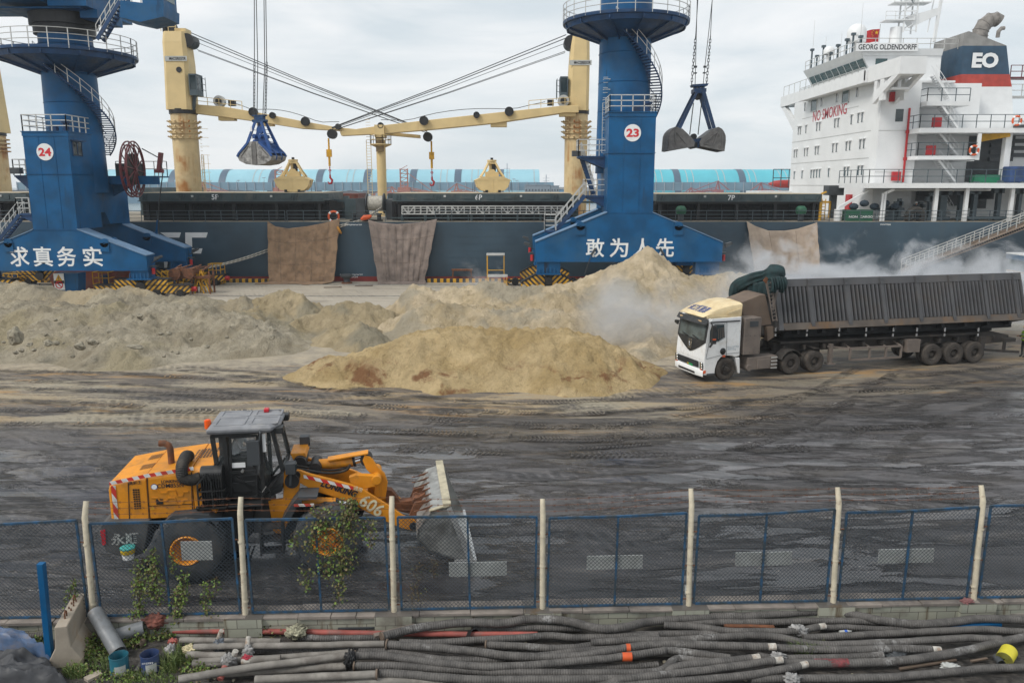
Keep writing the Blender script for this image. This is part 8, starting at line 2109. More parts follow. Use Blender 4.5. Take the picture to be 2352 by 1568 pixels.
b=MB();bbx(b,xb_0+.3,xb_1+.02,-.03,.1,.0,zl2);v=[bt(xb_0-.02,-.03,zl2),bt(xb_0+.3,-.03,zl2),bt(xb_0+.3,-.03,0)];b.prism(v,bt(0,.1,0)-bt(0,0,0));b.build('lower_rail',M['tip_low'],tb)
b=MB()
for i in range(10):x=xb_0+1+i*(xb_1-xb_0-2)/9;bbx(b,x,x+.15,.1,BW-.1,-.18,0)
bbx(b,xb_0+.5,xb_1-.5,.5,.7,-.3,-.02);bbx(b,xb_0+.5,xb_1-.5,BW-.7,BW-.5,-.3,-.02);b.build('underframe',M['void'],tb)
b=MB()
for px in(788,985,1188,1357,1528,1676,1851,2062):
 q=FR_.q(z6(px,602),-1.0);b.cut().cyl(q+Vector((0,0,-.14)),q+Vector((0,0,.0)),.06,10).cyl(q+Vector((0,0,.1)),q+Vector((0,0,.3)),.055,10)
b.build('support_roller',M['chrome'],truck,smooth=40)
for q in truck.children:
 if q.name.startswith('support_roller'):q.matrix_local=REL
b=MB();b.add([bt(xb_0+.1,.2,BH-.15),bt(xb_1-.1,.2,BH-.12),bt(xb_1-.1,BW-.2,BH-.5),bt(xb_0+.1,BW-.2,BH-.5)],[(0,1,2,3)])
rows=[]
rnd=np.random.RandomState(4)
for i in range(60):
 x=xb_0+.8+(xb_1-xb_0-1.6)*i/59
 rows.append([bt(x,y,BH-.3+.30*math.sin(math.pi*(y-.15)/(BW-.3))**.7*(.55+.35*mnoise.noise(Vector((x*.7,y,3)))))for y in np.linspace(.15,BW-.15,9)])
b.sheet(rows);b.build('sand_load',M['sand_beige'],tb,smooth=70)
b=MB();xs0=xb_0-1.55
def rz(px,py,y):return FR_.q(zt(px,py),y)
p_=[rz(px,py,-.95)for px,py in((1225,440),(1290,395),(1375,775),(1250,800))]
b.prism([rz(1000,495,-.95),rz(1010,690,-.95),rz(1245,795,-.95),rz(1372,778,-.95),rz(1292,398,-.95),rz(1225,405,-.95),rz(1120,450,-.95)],(0,1.6,0));hang(b.build('front_shroud',M['brown'],None,bevel=.03))
b=MB();A,B=rz(1310,240,-1.0),rz(1385,745,-1.15)
for o_ in(0,.22):
 o2=Vector((o_,0,.03));b.bar(A+o2,B+o2,.04)
for k in range(11):c=A.lerp(B,(k+.5)/11);b.bar(c,c+Vector((.22,0,.03)),.03)
for k in range(7):b.bar(rz(1375+k*12,370,-1.0),rz(1385,560+8*k,-1.12),.02)
q=rz(1300,262,-1.02);b.bar(q,q+Vector((.25,0,-.85)),.05)
hang(b.build('front_ladder',M['brown_box'],None))
q=rz(1292,230,-1.03);b=MB().loft([[q+Vector((-.13,0,.02)),q+Vector((.02,0,.2)),q+Vector((.14,0,.12)),q+Vector((.05,0,-.15))],[q+Vector((-.13,.03,.02)),q+Vector((.02,.03,.2)),q+Vector((.14,.03,.12)),q+Vector((.05,.03,-.15))]]);hang(b.build('shovel',M['rust'],None))
def tarp_bundle():
 rows=[]
 path=[rz(1520,190,-.75),rz(1440,140,-.55),rz(1360,145,-.35),rz(1290,165,.0),rz(1190,185,.45),rz(1100,215,.8),rz(1010,260,1.15),rz(940,300,1.45),rz(890,400,1.55),rz(870,480,1.55)]
 pp=hose_path(path,60);rad=np.interp(np.linspace(0,1,60),[0,.08,.2,.32,.5,.8,.9,1],[.14,.36,.40,.28,.30,.30,.22,.15])
 vs=[];n=30
 for i,c in enumerate(pp):
  t=(pp[min(i+1,59)]-pp[max(i-1,0)]).normalized();u=(Z-t*t.dot(Z)).normalized();w=t.cross(u);row=[]
  for j in range(n):
   a=2*math.pi*j/n
   k=1+.22*mnoise.noise(Vector((math.cos(a)*2.2,math.sin(a)*2.2,i*.06)))+.10*math.sin(a*9+i*.12)
   row.append(c+(u*math.cos(a)*1.0+w*math.sin(a)*.8)*rad[i]*k)
  rows.append(row)
 b=MB().loft(rows)
 skirt=[]
 for j in range(9):
  v=j/8;row=[]
  for i in range(46):
   u=i/45;px=1335+(1530-1335)*u;top=165+30*abs(u-.5);bot=330+40*math.sin(u*11)*.6+(20 if u<.7 else-60*(u-.7))
   q=rz(px,top+(bot-top)*v,-1.02);q.y+=-.14*math.sin(u*38)*(.25+v)-.14-.10*math.sin(v*3)
   row.append(q)
  skirt.append(row)
 b.sheet(skirt)
 back=[]
 for j in range(7):
  v=j/6;row=[]
  for i in range(40):
   u=i/39;px=1310+(930-1310)*u;top=215+85*u;bot=410+70*u
   q=FR_.q(zt(px,top+(bot-top)*v),-.6+2.0*u);q.x+=.10*math.sin(u*34)*(.3+v)+.15
   row.append(q)
  back.append(row)
 b.sheet(back)
 o=b.build('rolled_tarpaulin',M['tarp_green'],None,smooth=60);s_m=o.modifiers.new('thickness','SOLIDIFY');s_m.thickness=.025
 return o
hang(tarp_bundle())
b=MB();A,B,C=FR_.q(zt(965,330),1.3),FR_.q(zt(1250,255),.2),FR_.q(zt(1205,322),.3)
for k in range(3):
 o_=Vector((0,0,-.16*k));b.bar(A+o_,B+o_,.03)
for k in range(9):c=A.lerp(B,k/8);b.bar(c,c+Vector((0,0,-.36)),.03)
hang(b.build('tarp_frame',M['grey_dark'],None))
b=MB();rows=[[rz(1310,820,-1.0)+Vector((.02*i,0,0))for i in(0,20)]]
b.prism([rz(1310,805,-1.05),rz(1390,800,-1.05),rz(1395,935,-1.05),rz(1320,985,-1.05)],(0,.3,0));hang(b.build('mudflap',M['brown'],None))
wp_=G((2349,820));fdir=Vector((-1,-.1,0)).normalized()
sk=body(1.72,fdir,{'L':((.05,-.24,1.12),(.26,-.16,1.13),(.35,-.13,1.15)),'R':((.02,.24,1.12),(.24,.18,1.16),(.33,.14,1.18))})
camo_=NT('dark_camouflage');cn=camo_.noise(camo_.pos(),14,2);camo_.set(camo_.b.inputs['Base Color'],camo_.mix(camo_.ramp(cn,.48,.56),(.012,.013,.014),(.06,.07,.07)));camo_.b.inputs['Roughness'].default_value=.9
jk=mat('dark_green_jacket',(.03,.05,.04),.9)
o=skinned(sk,BODY_E,[M['skin'],jk,camo_.m,M['black']],lambda c:0 if c.z>1.46 or(c.x<-.28 and c.z>1.0)else(1 if c.z>.9 else(2 if c.z>.12 else 3)))
o.location=wp_;tag(o,'worker in a yellow hard hat and lime reflective vest standing at the right edge','person')
hd=Vector(sk['head'][0]);MB().lathe([(.145,.02),(.115,.03),(.11,.08),(.085,.125),(0,.145)],hd+Vector((0,0,.0)),Z,22).build('hard_hat',mat('yellow_hard_hat',(.75,.48,.02),.4),o,smooth=40)
b=MB().mat(0)
rows=[[(Vector((math.cos(a)*.175*k,math.sin(a)*.215*k,z)))for a in np.linspace(0,2*math.pi,21)]for z,k in((.92,.95),(1.05,.98),(1.2,1.0),(1.32,1.02),(1.43,.8))]
b.sheet(rows);b.mat(1)
for z in(1.0,1.22):b.sheet([[(math.cos(a)*.18,math.sin(a)*.22,z_)for a in np.linspace(0,2*math.pi,21)]for z_ in(z,z+.055)])
b.build('reflective_vest',[mat('lime_vest',(.33,.62,.05),.7),mat('silver_tape',(.6,.62,.6),.35)],o,smooth=60)
fingers(o,sk['wrL'][0],sk['palL'][0],M['skin'],Vector((0,0,-1)));fingers(o,sk['wrR'][0],sk['palR'][0],M['skin'],Vector((0,0,-1)))
pc=P(zd(392,1200),79.5);pc.z=DZ+.03;fdir=Vector((0,-1,0))
sk=body(1.75,fdir,{'L':((.1,-.26,1.15),(.3,-.1,1.15),(.36,-.05,1.16)),'R':((.1,.26,1.15),(.3,.1,1.12),(.36,.05,1.13))})
o=skinned(sk,BODY_E,[M['skin'],mat('navy_overalls',(.015,.02,.035),.9),M['black']],lambda c:0 if c.z>1.47 or c.y<-.3 and c.z>.9 else(1 if c.z>.12 else 2))
o.location=pc;tag(o,'crew member in dark overalls and white helmet by the deck door of the ship','person')
hd=Vector(sk['head'][0]);MB().lathe([(.14,.02),(.115,.03),(.11,.08),(.085,.125),(0,.145)],hd,Z,20).build('hard_hat',M['text_white'],o,smooth=40)
fingers(o,sk['wrL'][0],sk['palL'][0],M['skin'],Vector((0,0,-1)));fingers(o,sk['wrR'][0],sk['palR'][0],M['skin'],Vector((0,0,-1)))
bp0=G((2345,668));t=thing('coach','white and blue striped coach half cut by the right edge behind the tipper truck','coach',bp0,0)
b=MB().mat(0).bx(0,9,0,2.4,.45,.85).mat(1).bx(0,9,0,2.4,.85,1.55).mat(2).bx(-.01,9,-.01,2.4,1.55,1.62).mat(0).bx(.1,9,.03,2.37,1.62,1.7).mat(0).bx(-.1,9,-.1,2.5,2.6,3.05).mat(1).bx(-.12,9,-.12,2.52,3.05,3.15)
b.build('body',[mat('coach_blue',(.01,.07,.15),.4),M['cabwhite'],M['yellow']],t)
MB().bx(.12,9,.05,2.35,1.7,2.6).build('window',M['glass_teal'],t)
wheel(t,1.3,-.02,.25,.45,.25,-1,M['rubber'],M['steel'])
def fy(x):return 15.2+.04*x
FA=math.atan(.04);FW=Frame(0,15.2,FA)
def fq(p,y=0.0):return FW.q(p,y)
tl=NT('glazed_wall_tile');pz_=tl.n('ShaderNodeSeparateXYZ',{0:tl.pos()})
cv=tl.n('ShaderNodeCombineXYZ',{0:pz_.outputs[0],1:pz_.outputs[2]})
br=tl.n('ShaderNodeTexBrick',{'Vector':cv.outputs[0],'Color1':(.36,.36,.29,1),'Color2':(.29,.30,.25,1),'Mortar':(.10,.09,.08,1),'Scale':1.0,'Mortar Size':.007,'Brick Width':.40,'Row Height':.20,'Bias':.0})
dz=tl.noise(tl.pos(),3,5,.65,sc=(1,1,.15));dz2=tl.noise(tl.pos(),1.1,5,.6)
cc=tl.mix(tl.math('MULTIPLY',tl.ramp(dz,.55,.68),.8),br.outputs['Color'],(.10,.065,.03))
cc=tl.mix(tl.math('MULTIPLY',tl.ramp(dz2,.5,.68),.7),cc,(.13,.115,.10))
tl.set(tl.b.inputs['Base Color'],cc);tl.b.inputs['Roughness'].default_value=.5
M['coping']=mat('dusty_stone_coping',(.23,.20,.175),.9,var=.25,vs=2,dirt=.5,dcol=(.09,.08,.075),ds=1.4,bump=.5,bs=12)
wall=thing('low_wall','low tiled wall with stone coping under the wire fence','wall',(0,15.2,0),FA)
MB().bx(-16,16,-.12,.34,-.1,.335).build('tiled_face',tl.m,wall)
b=MB();x=-16
while x<16:
 w=random.uniform(.5,1.3);j=random.uniform(-.02,.02);b.bx(x,x+w-.01,-.15+j,.37,.335,.395+random.uniform(-.012,.018));x+=w
b.build('coping',M['coping'],wall,bevel=.01)
PXS=[212,563,905,1246,1582,1914,2237];PYB=[1392,1405,1397,1389,1384,1377,1369]
PB=[fq((x,y))for x,y in zip(PXS,PYB)]
for q in PB:MB().bx(q.x-.38,q.x+.38,-.21,.36,-.1,.40).build('pier',tl.m,wall)
fence=thing('wire_fence','blue framed chain link fence on cream posts along the low wall','fence',(0,15.2,0),FA)
ZB=.41
TOPS=[((200,1188),(205,1156)),((556,1178),(560,1148)),((901,1176),(903,1147)),((1246,1182),(1245,1152)),((1585,1158),(1583,1133)),((1921,1155),(1918,1128)),((2252,1150),(2249,1123))]
for q,(m_,e_)in zip(PB,TOPS):
 k=fq(m_);dx=(k.x-q.x)*.5
 b=MB().tube([(q.x,0,ZB-.06),(q.x+dx*.5,0,1.2),(q.x+dx,0,k.z),(q.x+dx+.0,.12,k.z+.30)],[.058,.058,.058,.05],12)
 for z in(.7,1.35,2.0):b.lathe([(.06,-.03),(.068,0),(.06,.03)],(q.x+dx*.5,0,z),Z,10)
 b.build('post',M['post_cream'],fence,smooth=40)
edges_=[(-12.5,PB[0].x)]+[(PB[i].x,PB[i+1].x)for i in range(6)]+[(PB[6].x,12.5)]
PT=[1199,1193,1188,1184,1181,1174,1168,1162]
rw=np.random.RandomState(8)
for i,(xa,xb)in enumerate(edges_):
 xa+=.13 if i else 0;xb-=.13 if i<7 else 0
 zt=fq((CX,PT[i]),0).z;zt=FW.q((PXS[min(i,6)],PT[i]),0).z;z0=ZB+.03;dz_=(.045,.03,.0,-.02,.03,.05,.04,.0)[i]
 xm=(xa+xb)/2
 b=MB();T=[(xa,0,zt-dz_),(xm,0,zt-dz_*.6),(xb,0,zt+dz_)]
 for a,c in zip(T[:-1],T[1:]):b.bar(a,c,.04,.045)
 for x,t_ in((xa,T[0]),(xm,T[1]),(xb,T[2])):b.bar((x+.03*(1 if x<0 else-1),0,z0),(x,.0,t_[2]),.04)
 b.bar((xa,0,z0),(xb,0,z0),.04)
 fp=b.build('fence_panel',M['blue_fence'],fence)
 b=MB();p_=.083;H=zt-z0
 for s in(1,-1):
  c=xa-(H if s>0 else 0)-p_
  while c<xb+H:
   pts=[]
   x0,z_0,x1,z_1=c,z0,c+s*H,zt
   def clip(x0,z_0,x1,z_1):
    if x0>x1:x0,z_0,x1,z_1=x1,z_1,x0,z_0
    if x1<xa or x0>xb:return None
    k=(z_1-z_0)/(x1-x0)
    if x0<xa:z_0+=k*(xa-x0);x0=xa
    if x1>xb:z_1+=k*(xb-x1);x1=xb
    return(x0,z_0,x1,z_1)if x1-x0>.02 else None
   r_=clip(x0,z_0,x1,z_1)
   if r_ and not(i in(0,)and rw.rand()<.35 and s>0):
    j=rw.uniform(-.012,.012);b.bar((r_[0],s*.006,r_[1]),(r_[2]+j,s*.006,r_[3]),.0072)
   c+=p_
 b.build('chain_link_mesh',M['mesh']if 'mesh' in M else mat('dull_mesh_wire',(.035,.048,.062),.65,.0,var=.3,vs=3),fp)
def board(x0,y0,x1,y1,lab=None):
 a,c=fq((x0,y0),.05),fq((x1,y1),.05);b=MB().bx(a.x,c.x,.03,.06,c.z,a.z);b.build('sign_board',M['signwhite'],fence)
board(415,1243,489,1284);board(1031,1291,1164,1320);board(1348,1276,1475,1304);board(1690,1268,1817,1296);board(2019,1261,2142,1290)
b=MB()
for k in(.06,.17,.28):
 for i in range(6):
  a,c=PB[i],PB[i+1];za,zc=FW.q(TOPS[i][0],0).z,FW.q(TOPS[i+1][0],0).z
  pts=[Vector((a.x+(c.x-a.x)*u,.12*k/.3,za+(zc-za)*u+k-.10*u*(1-u)*(1+k)))for u in np.linspace(0,1,14)]
  b.tube(pts,.004,4,cap=False)
  for q in pts[1:-1]:b.bar(q+Vector((-.02,0,-.025)),q+Vector((.02,0,.025)),.005);b.bar(q+Vector((.02,0,-.025)),q+Vector((-.02,0,.025)),.005)
b.build('barbed_wire',M['rust'],fence)
b=MB()
for q in PB:
 for z in(.55,1.3,2.05):b.cut().bar((q.x-.13,0,z),(q.x+.13,0,z),.02)
b.build('tie_bracket',M['rust'],fence)
hm=NT('ribbed_hose_rubber');uv=hm.n('ShaderNodeTexCoord').outputs['UV'];hp_o=hm.pos(True)
wv=hm.n('ShaderNodeTexWave',{'Vector':hm.n('ShaderNodeMapping',{'Vector':uv,'Scale':(0,1,1)}).outputs[0],'Scale':6.5,'Distortion':.6,'Detail':1.0},bands_direction='Y')
hn=hm.noise(hp_o,3.2,6,.65);hn2=hm.noise(hp_o,14,5,.7);hn3=hm.noise(hp_o,.9,4,.6)
hc=hm.mix(hm.ramp(hn,.35,.65),(.062,.058,.055),(.115,.107,.10))
hc=hm.mix(hm.math('MULTIPLY',hm.ramp(hn2,.56,.7),.5),hc,(.21,.20,.19))
hc=hm.mix(hm.math('MULTIPLY',hm.ramp(hn3,.60,.70),hm.ramp(hn2,.42,.55)),hc,(.27,.265,.26))
hc=hm.mix(hm.math('MULTIPLY',hm.ramp(wv.outputs['Fac'],.0,.22),-.0),hc,(.02,.02,.02))
hm.set(hm.b.inputs['Base Color'],hc);hm.b.inputs['Roughness'].default_value=.75
hm.bump(hm.math('ADD',wv.outputs['Fac'],hm.math('MULTIPLY',hn2,.7)),.7,.012)
M['hose']=hm.m
M['grey_pipe']=mat('weathered_grey_cement_pipe',(.21,.195,.175),.85,var=.25,vs=3,dirt=.5,dcol=(.13,.115,.10),ds=4,world=True,bump=.3,bs=30)
M['red_pipe']=mat('dusty_red_pipe',(.30,.075,.06),.7,var=.25,vs=3,dirt=.4,dcol=(.15,.11,.095),ds=2.5,world=True)
M['white_end']=mat('chalky_pipe_end',(.42,.40,.36),.8,var=.3,vs=10,dirt=.4,dcol=(.22,.12,.06),ds=9,world=True)
M['plastic_wrap']=mat('grubby_plastic_wrap',(.26,.255,.25),.5,var=.4,vs=9,world=True,bump=.6,bs=30)
def run(zm,pts,z):return[G(zm(*p),z)for p in pts]
def hose(pts,r,label,grp='rubber hoses lying on the near side of the wall',m='hose',ends=(0,0),cat='hose',name='rubber_hose',fl=(0,0),nseg=6):
 P_=hose_path(pts,max(12,len(pts)*nseg))if len(pts)>2 else[pts[0].lerp(pts[1],k)for k in np.linspace(0,1,6)]
 P_=[p+Vector((.0,.012*mnoise.noise(p*2.5),.010*mnoise.noise(p*3+Vector((9,0,0)))))for p in P_]
 b=MB().mat(0).tube(P_,r,12,uvl=True)
 for e,(i,j)in zip(ends,((0,1),(-1,-2))):
  if e:
   d=(P_[i]-P_[j]).normalized();b.mat(1).tube([P_[i]-d*.02,P_[i]+d*.16],r*.9,12).mat(2).tube([P_[i]+d*.155,P_[i]+d*.165],r*.72,12)
 for e,(i,j)in zip(fl,((0,1),(-1,-2))):
  if e:d=(P_[i]-P_[j]).normalized();b.mat(3).tube([P_[i],P_[i]+d*.03],r*1.35,14)
 o=b.build(name,[M[m],M['white_end'],M['black'],M['brown']],smooth=50)
 return tag(o,label,cat,grp)
HR=.072
hose(run(zg,[(780,655),(900,622),(1050,592),(1300,570),(1480,575),(1650,550),(1850,560),(2050,605),(2200,598)],.30)+run(zh,[(150,862),(400,842),(620,830),(720,830),(900,815),(1150,802),(1300,812),(1450,842),(1600,866),(1750,876),(1900,866),(2100,846),(2400,852)],.22),.085,'longest black ribbed hose snaking along the foot of the tiled wall',fl=(1,0))
hose(run(zg,[(1312,604),(1500,610),(1700,602),(1950,605)],.12),HR,'black hose tucked under the longest hose by the wall',fl=(1,0))
hose(run(zg,[(880,688),(1100,690),(1350,672),(1550,664),(1750,650),(1900,660),(2100,655),(2400,645)],.15),HR,'black hose lying just below the red pipe')
hose(run(zg,[(810,700),(950,710),(1100,720),(1300,740),(1500,765),(1700,775),(1900,770),(2050,752),(2200,722),(2420,700)],.26)+run(zh,[(420,1000),(700,1008),(840,1010)],.26),HR+.008,'black hose with an orange tape ring, coupled to the upper grey pipe',fl=(1,0),ends=(0,1))
hose(run(zg,[(-330,716),(-100,709),(300,705),(790,696)],.24),HR-.008,'pale grey pipe end to end with the orange ringed hose, uppermost',m='grey_pipe',cat='pipe',name='grey_pipe',grp='grey pipes at the lower left')
hose(run(zg,[(1392,702),(1600,712),(1850,722),(2050,700),(2400,652)],.14),HR,'black hose with a flanged grey end in the middle of the heap',fl=(1,0))
hose(run(zg,[(-300,800),(0,788),(300,768),(600,745)],.13),HR-.01,'pale grey pipe lowest under the crossing pipes',m='grey_pipe',cat='pipe',name='grey_pipe',grp='grey pipes at the lower left')
hose(run(zg,[(640,742),(850,745),(1000,770),(1150,790),(1350,792),(1600,780),(1900,745),(2150,725)],.13),HR,'black hose scuffed white along its middle, half buried in the heap')
hose(run(zg,[(-420,905),(-200,868),(0,838),(300,800),(560,766)],.27),HR,'grey pipe slanting up over the others to the black rag',m='grey_pipe',cat='pipe',name='grey_pipe',grp='grey pipes at the lower left')
hose(run(zg,[(620,764),(780,765),(950,790),(1150,815),(1400,830),(1700,818),(1900,800),(2100,782),(2400,742)],.27)+run(zh,[(250,1030),(450,1055),(620,1078)],.22),HR,'black hose with a broad orange tape patch, running from the black rag',fl=(1,0))
hose(run(zg,[(-260,872),(0,860),(300,842),(600,826)],.12),HR,'grey pipe flat on the soil ending below the black rag',m='grey_pipe',cat='pipe',name='grey_pipe',grp='grey pipes at the lower left')
hose(run(zg,[(620,824),(900,830),(1200,850),(1500,862),(1800,868),(2100,868),(2400,858)],.18)+run(zh,[(300,1085),(450,1098),(650,1100)],.14),HR+.004,'thick black hose coupled to the grey pipe flat on the soil',fl=(1,0))
hose(run(zg,[(30,906),(300,895),(740,874)],.27),HR,'pale grey pipe with a wire clip, nearest the bottom edge',m='grey_pipe',cat='pipe',name='grey_pipe',grp='grey pipes at the lower left',fl=(0,1))
hose(run(zg,[(760,870),(900,875),(1100,890),(1300,906),(1600,908),(2000,905),(2400,895)],.22)+run(zh,[(300,1130),(600,1096),(745,1080)],.30),HR+.006,'black hose coupled to the wire clipped pipe, white tipped at its right end',ends=(0,1))
hose(run(zg,[(250,932),(600,920),(900,918),(1200,920),(1700,930)],.12),HR,'whitish scuffed hose along the bottom edge',m='grey_pipe')
hose(run(zg,[(1000,955),(1500,945),(2000,948)],.12)+run(zh,[(0,1200),(300,1166),(600,1131),(880,1092)],.28),HR,'black hose rising from the bottom edge to a rusty white tip',ends=(0,1))
hose(run(zh,[(-200,1250),(300,1214),(600,1190),(800,1166),(1030,1122)],.20),HR,'black hose with a white tip, lowest of the three raised ends',ends=(0,1))
hose(run(zh,[(-100,940),(300,936),(600,936)],.12),HR,'dusty hose with torn grey sleeve right of the red painted one')
hose(run(zh,[(230,880),(450,895),(600,916),(800,921),(1000,918),(1140,894)],.20),HR,'black hose ending in a lump of grey plastic wrap',ends=(0,1))
hose(run(zh,[(330,872),(600,866),(900,866),(1200,856),(1530,863)],.14),HR,'straight black hose just below the longest hose at the right',ends=(0,1))
hose(run(zh,[(1150,897),(1300,895),(1500,905),(1700,905)],.10),HR-.01,'short hose behind the blue and white bottle',ends=(0,1))
hose(run(zh,[(1050,957),(1300,946),(1600,930),(1900,915),(2100,908),(2400,925)],.14),HR,'black hose passing under the blue steel channel')
hose(run(zh,[(-200,985),(0,975),(300,970),(600,952),(760,944),(900,955),(1050,985),(1200,1000),(1450,990),(1700,978),(2000,960),(2220,966)],.20),HR,'black hose curling down over two others right of centre')
hose(run(zh,[(840,1012),(1000,1022),(1300,1030),(1600,1020),(1810,1026)],.17),HR+.004,'black hose behind the grass tuft with a rusty white tip',ends=(0,1))
hose(run(zh,[(870,1105),(1050,1110),(1250,1106),(1500,1100),(1750,1076),(2000,1035),(2200,985),(2400,945)],.15),HR+.01,'black hose with a red painted band, rising to the right edge')
hose(run(zh,[(780,1060),(900,1078),(1200,1076),(1520,1060)],.12),HR,'black hose with a torn grey sleeve below the grass tuft',ends=(0,0))
hose(run(zh,[(740,1200),(1000,1196),(1300,1196),(1600,1186),(1900,1160),(2100,1140),(2420,1128)],.10),HR,'black hose lowest at the bottom right corner')
hose(run(zh,[(-200,1060),(0,1062),(200,1046),(400,1052)],.12),HR,'whitish hose below the orange taped ones',m='grey_pipe')
hose(run(zf,[(-60,1205),(100,1180),(250,1162),(400,1150)],.10),HR,'black hose between the blue post and the tiled wall at the left')
hose(run(zf,[(1480,1118),(2352,1120)],.10)+run(zg,[(700,634),(1690,642)],.12),.058,'long straight dusty red pipe lying along the wall',m='red_pipe',cat='pipe',name='red_pipe',grp=None)
hose(run(zf,[(1540,1198),(2000,1204),(2400,1208)],.16),HR-.008,'pale grey pipe with a red rag on its left end',m='grey_pipe',cat='pipe',name='grey_pipe',grp='grey pipes at the lower left')
hose(run(zf,[(1600,1318),(1760,1330),(1930,1330)],.16),HR,'short grey brown pipe with a cream cloth bound end',m='grey_pipe',cat='pipe',name='grey_pipe',grp='grey pipes at the lower left')
hose(run(zf,[(1650,1395),(1800,1395),(1920,1390)],.08),HR,'short grey brown pipe lying under the cream bound one',m='grey_pipe',cat='pipe',name='grey_pipe',grp='grey pipes at the lower left')
hose(run(zf,[(2140,1370),(2400,1350)],.20),HR,'pale pipe with red tape on its left end',m='grey_pipe',cat='pipe',name='grey_pipe',grp='grey pipes at the lower left',ends=(1,0))
for i,(q,lab)in enumerate((([(760,560),(1000,575),(1300,585)],'thin dark hose lying against the wall left of the longest hose'),([(250,660),(500,665),(760,660)],'thin dark hose left of the flanged hose end below the red pipe'),([(1100,812),(1500,826),(2000,838),(2400,820)],'black hose half hidden under the orange taped hoses'),([(0,738),(400,740),(700,738)],'grey hose between the two upper grey pipes'))):
 hose(run(zg,q,.07),HR*.9,lab,m='hose')
b=MB()
for p_,z_,r_ in((zg(2224,722),.26,.088),(zg(2217,772),.27,.084)):
 c=G(p_,z_);b.cut().cyl(c+Vector((-.04 if r_>.086 else-.09,0,0)),c+Vector((.04 if r_>.086 else .09,.0,0)),r_,16)
b.build('orange_tape',M['orange'],smooth=40);tag(bpy.data.objects['orange_tape'],'narrow bright orange tape band round a hose','tape');tag(bpy.data.objects['orange_tape.001'],'broad bright orange tape patch on the lower neighbouring hose','tape')
c=G(zh(1215,1107),.15);tag(MB().tube([c+Vector((-.32,.0,0)),c,c+Vector((.32,.015,.0))],HR+.013,14).build('paint_band',mat('dull_red_band',(.17,.03,.035),.8,var=.5,vs=14,dirt=.5,dcol=(.08,.07,.065),ds=9,world=True),smooth=40),'dull red painted band on the hose at the lower right','paint band')
def lump(p,z,r,m,label,cat,name,seed,sq=(1,1,1),res=4,amp=.35,fq_=2.2):
 bm=bmesh.new();bmesh.ops.create_icosphere(bm,subdivisions=res,radius=1);o_=Vector((seed*3.7,seed,0))
 for v in bm.verts:
  k=v.co.normalized();n_=abs(mnoise.noise(k*fq_+o_));v.co=k*(1-amp+amp*2.0*n_+.12*mnoise.noise(k*6+o_))
  v.co=Vector((v.co.x*sq[0],v.co.y*sq[1],v.co.z*sq[2]))*r
 me=bpy.data.meshes.new(name);bm.to_mesh(me);bm.free();me.materials.append(m);me.polygons.foreach_set('use_smooth',[True]*len(me.polygons))
 o=bpy.data.objects.new(name,me);COL.objects.link(o);o.location=G(p,z);return tag(o,label,cat)
lump(zg(588,795),.26,.2,M['black'],'torn black rag knotted over the pipe joints','rag','rag',1,(.6,.6,1.2))
lump(zg(275,625),.2,.3,mat('camouflage_cloth',(.25,.24,.17),.9,var=.8,vs=14),'camouflage cloth dropped over the red pipe','cloth','cloth',2,(.8,.7,.5))
lump(zf(1330,1030),.36,.30,mat('red_brown_rag',(.13,.045,.032),.9,var=.7,vs=5),'crumpled red brown sack lying by the vine at the wall','rag','sack',3,(.9,.55,.55))
lump(zf(1480,1205),.16,.12,M['red_pipe'],'red rag tied on the end of a pale grey pipe','rag','rag',4,(1,.6,.6))
lump(zf(1620,1270),.2,.17,mat('cream_cloth',(.5,.44,.27),.9,var=.3,vs=8),'cream cloth binding on the end of a short pipe','cloth','cloth',5,(1,.7,.6))
lump(zf(1870,1245),.2,.2,mat('slate_plastic',(.10,.115,.14),.45,var=.6,vs=9),'dark plastic bag tied round an upright pipe stub, left of three','bag','plastic_bag',6,(.7,.6,.9))
lump(zf(2120,1300),.22,.16,M['plastic_wrap'],'grey plastic bag tied round a pipe stub, right of three','bag','plastic_bag',7,(.8,.6,1.0))
lump(zf(1960,1370),.22,.19,M['plastic_wrap'],'grubby plastic bag tied round a pipe stub, middle of three','bag','plastic_bag',8,(.9,.6,1.0))
lump(zf(2110,1350),.24,.12,mat('red_cloth',(.33,.03,.05),.8),'red cloth tied below the right pipe stub','cloth','cloth',9,(1,.6,.7))
lump(zf(1460,1300),.16,.2,M['plastic_wrap'],'grey plastic wrapped stump by the green tuft','bag','plastic_bag',10,(.6,.6,1.1))
lump(zh(1020,912),.2,.22,M['plastic_wrap'],'lump of grey plastic wrap round a hose end','plastic wrap','plastic_wrap',11,(1.1,.6,.6))
lump(zh(900,1065),.2,.15,M['plastic_wrap'],'torn grey sleeve round a hose below the grass tuft','plastic wrap','plastic_wrap',12,(1.1,.6,.6))
lump(zh(985,1198),.14,.17,M['plastic_wrap'],'grey plastic wrap on the lowest hose at the bottom right','plastic wrap','plastic_wrap',13,(1.0,.7,.7))
lump(zh(1600,1065),.08,.2,M['grey_dark'],'crumpled dark sheet lying right of the grass tuft','sheet','scrap_sheet',14,(1.2,.8,.4))
lump(zh(1920,1128),.06,.17,M['signwhite'],'white torn plastic scrap at the lower right','plastic scrap','plastic_scrap',15,(1.3,.8,.35))
lump(zh(358,670),.75,.10,M['signwhite'],'white plastic scrap tied to a cream fence post','plastic scrap','plastic_scrap',16,(.5,.5,1.3))
lump(zh(2015,740),.43,.14,mat('pink_cloth',(.20,.09,.09),.9),'dull pink cloth on the pier of the right fence post','cloth','cloth',17,(1.1,.7,.5))
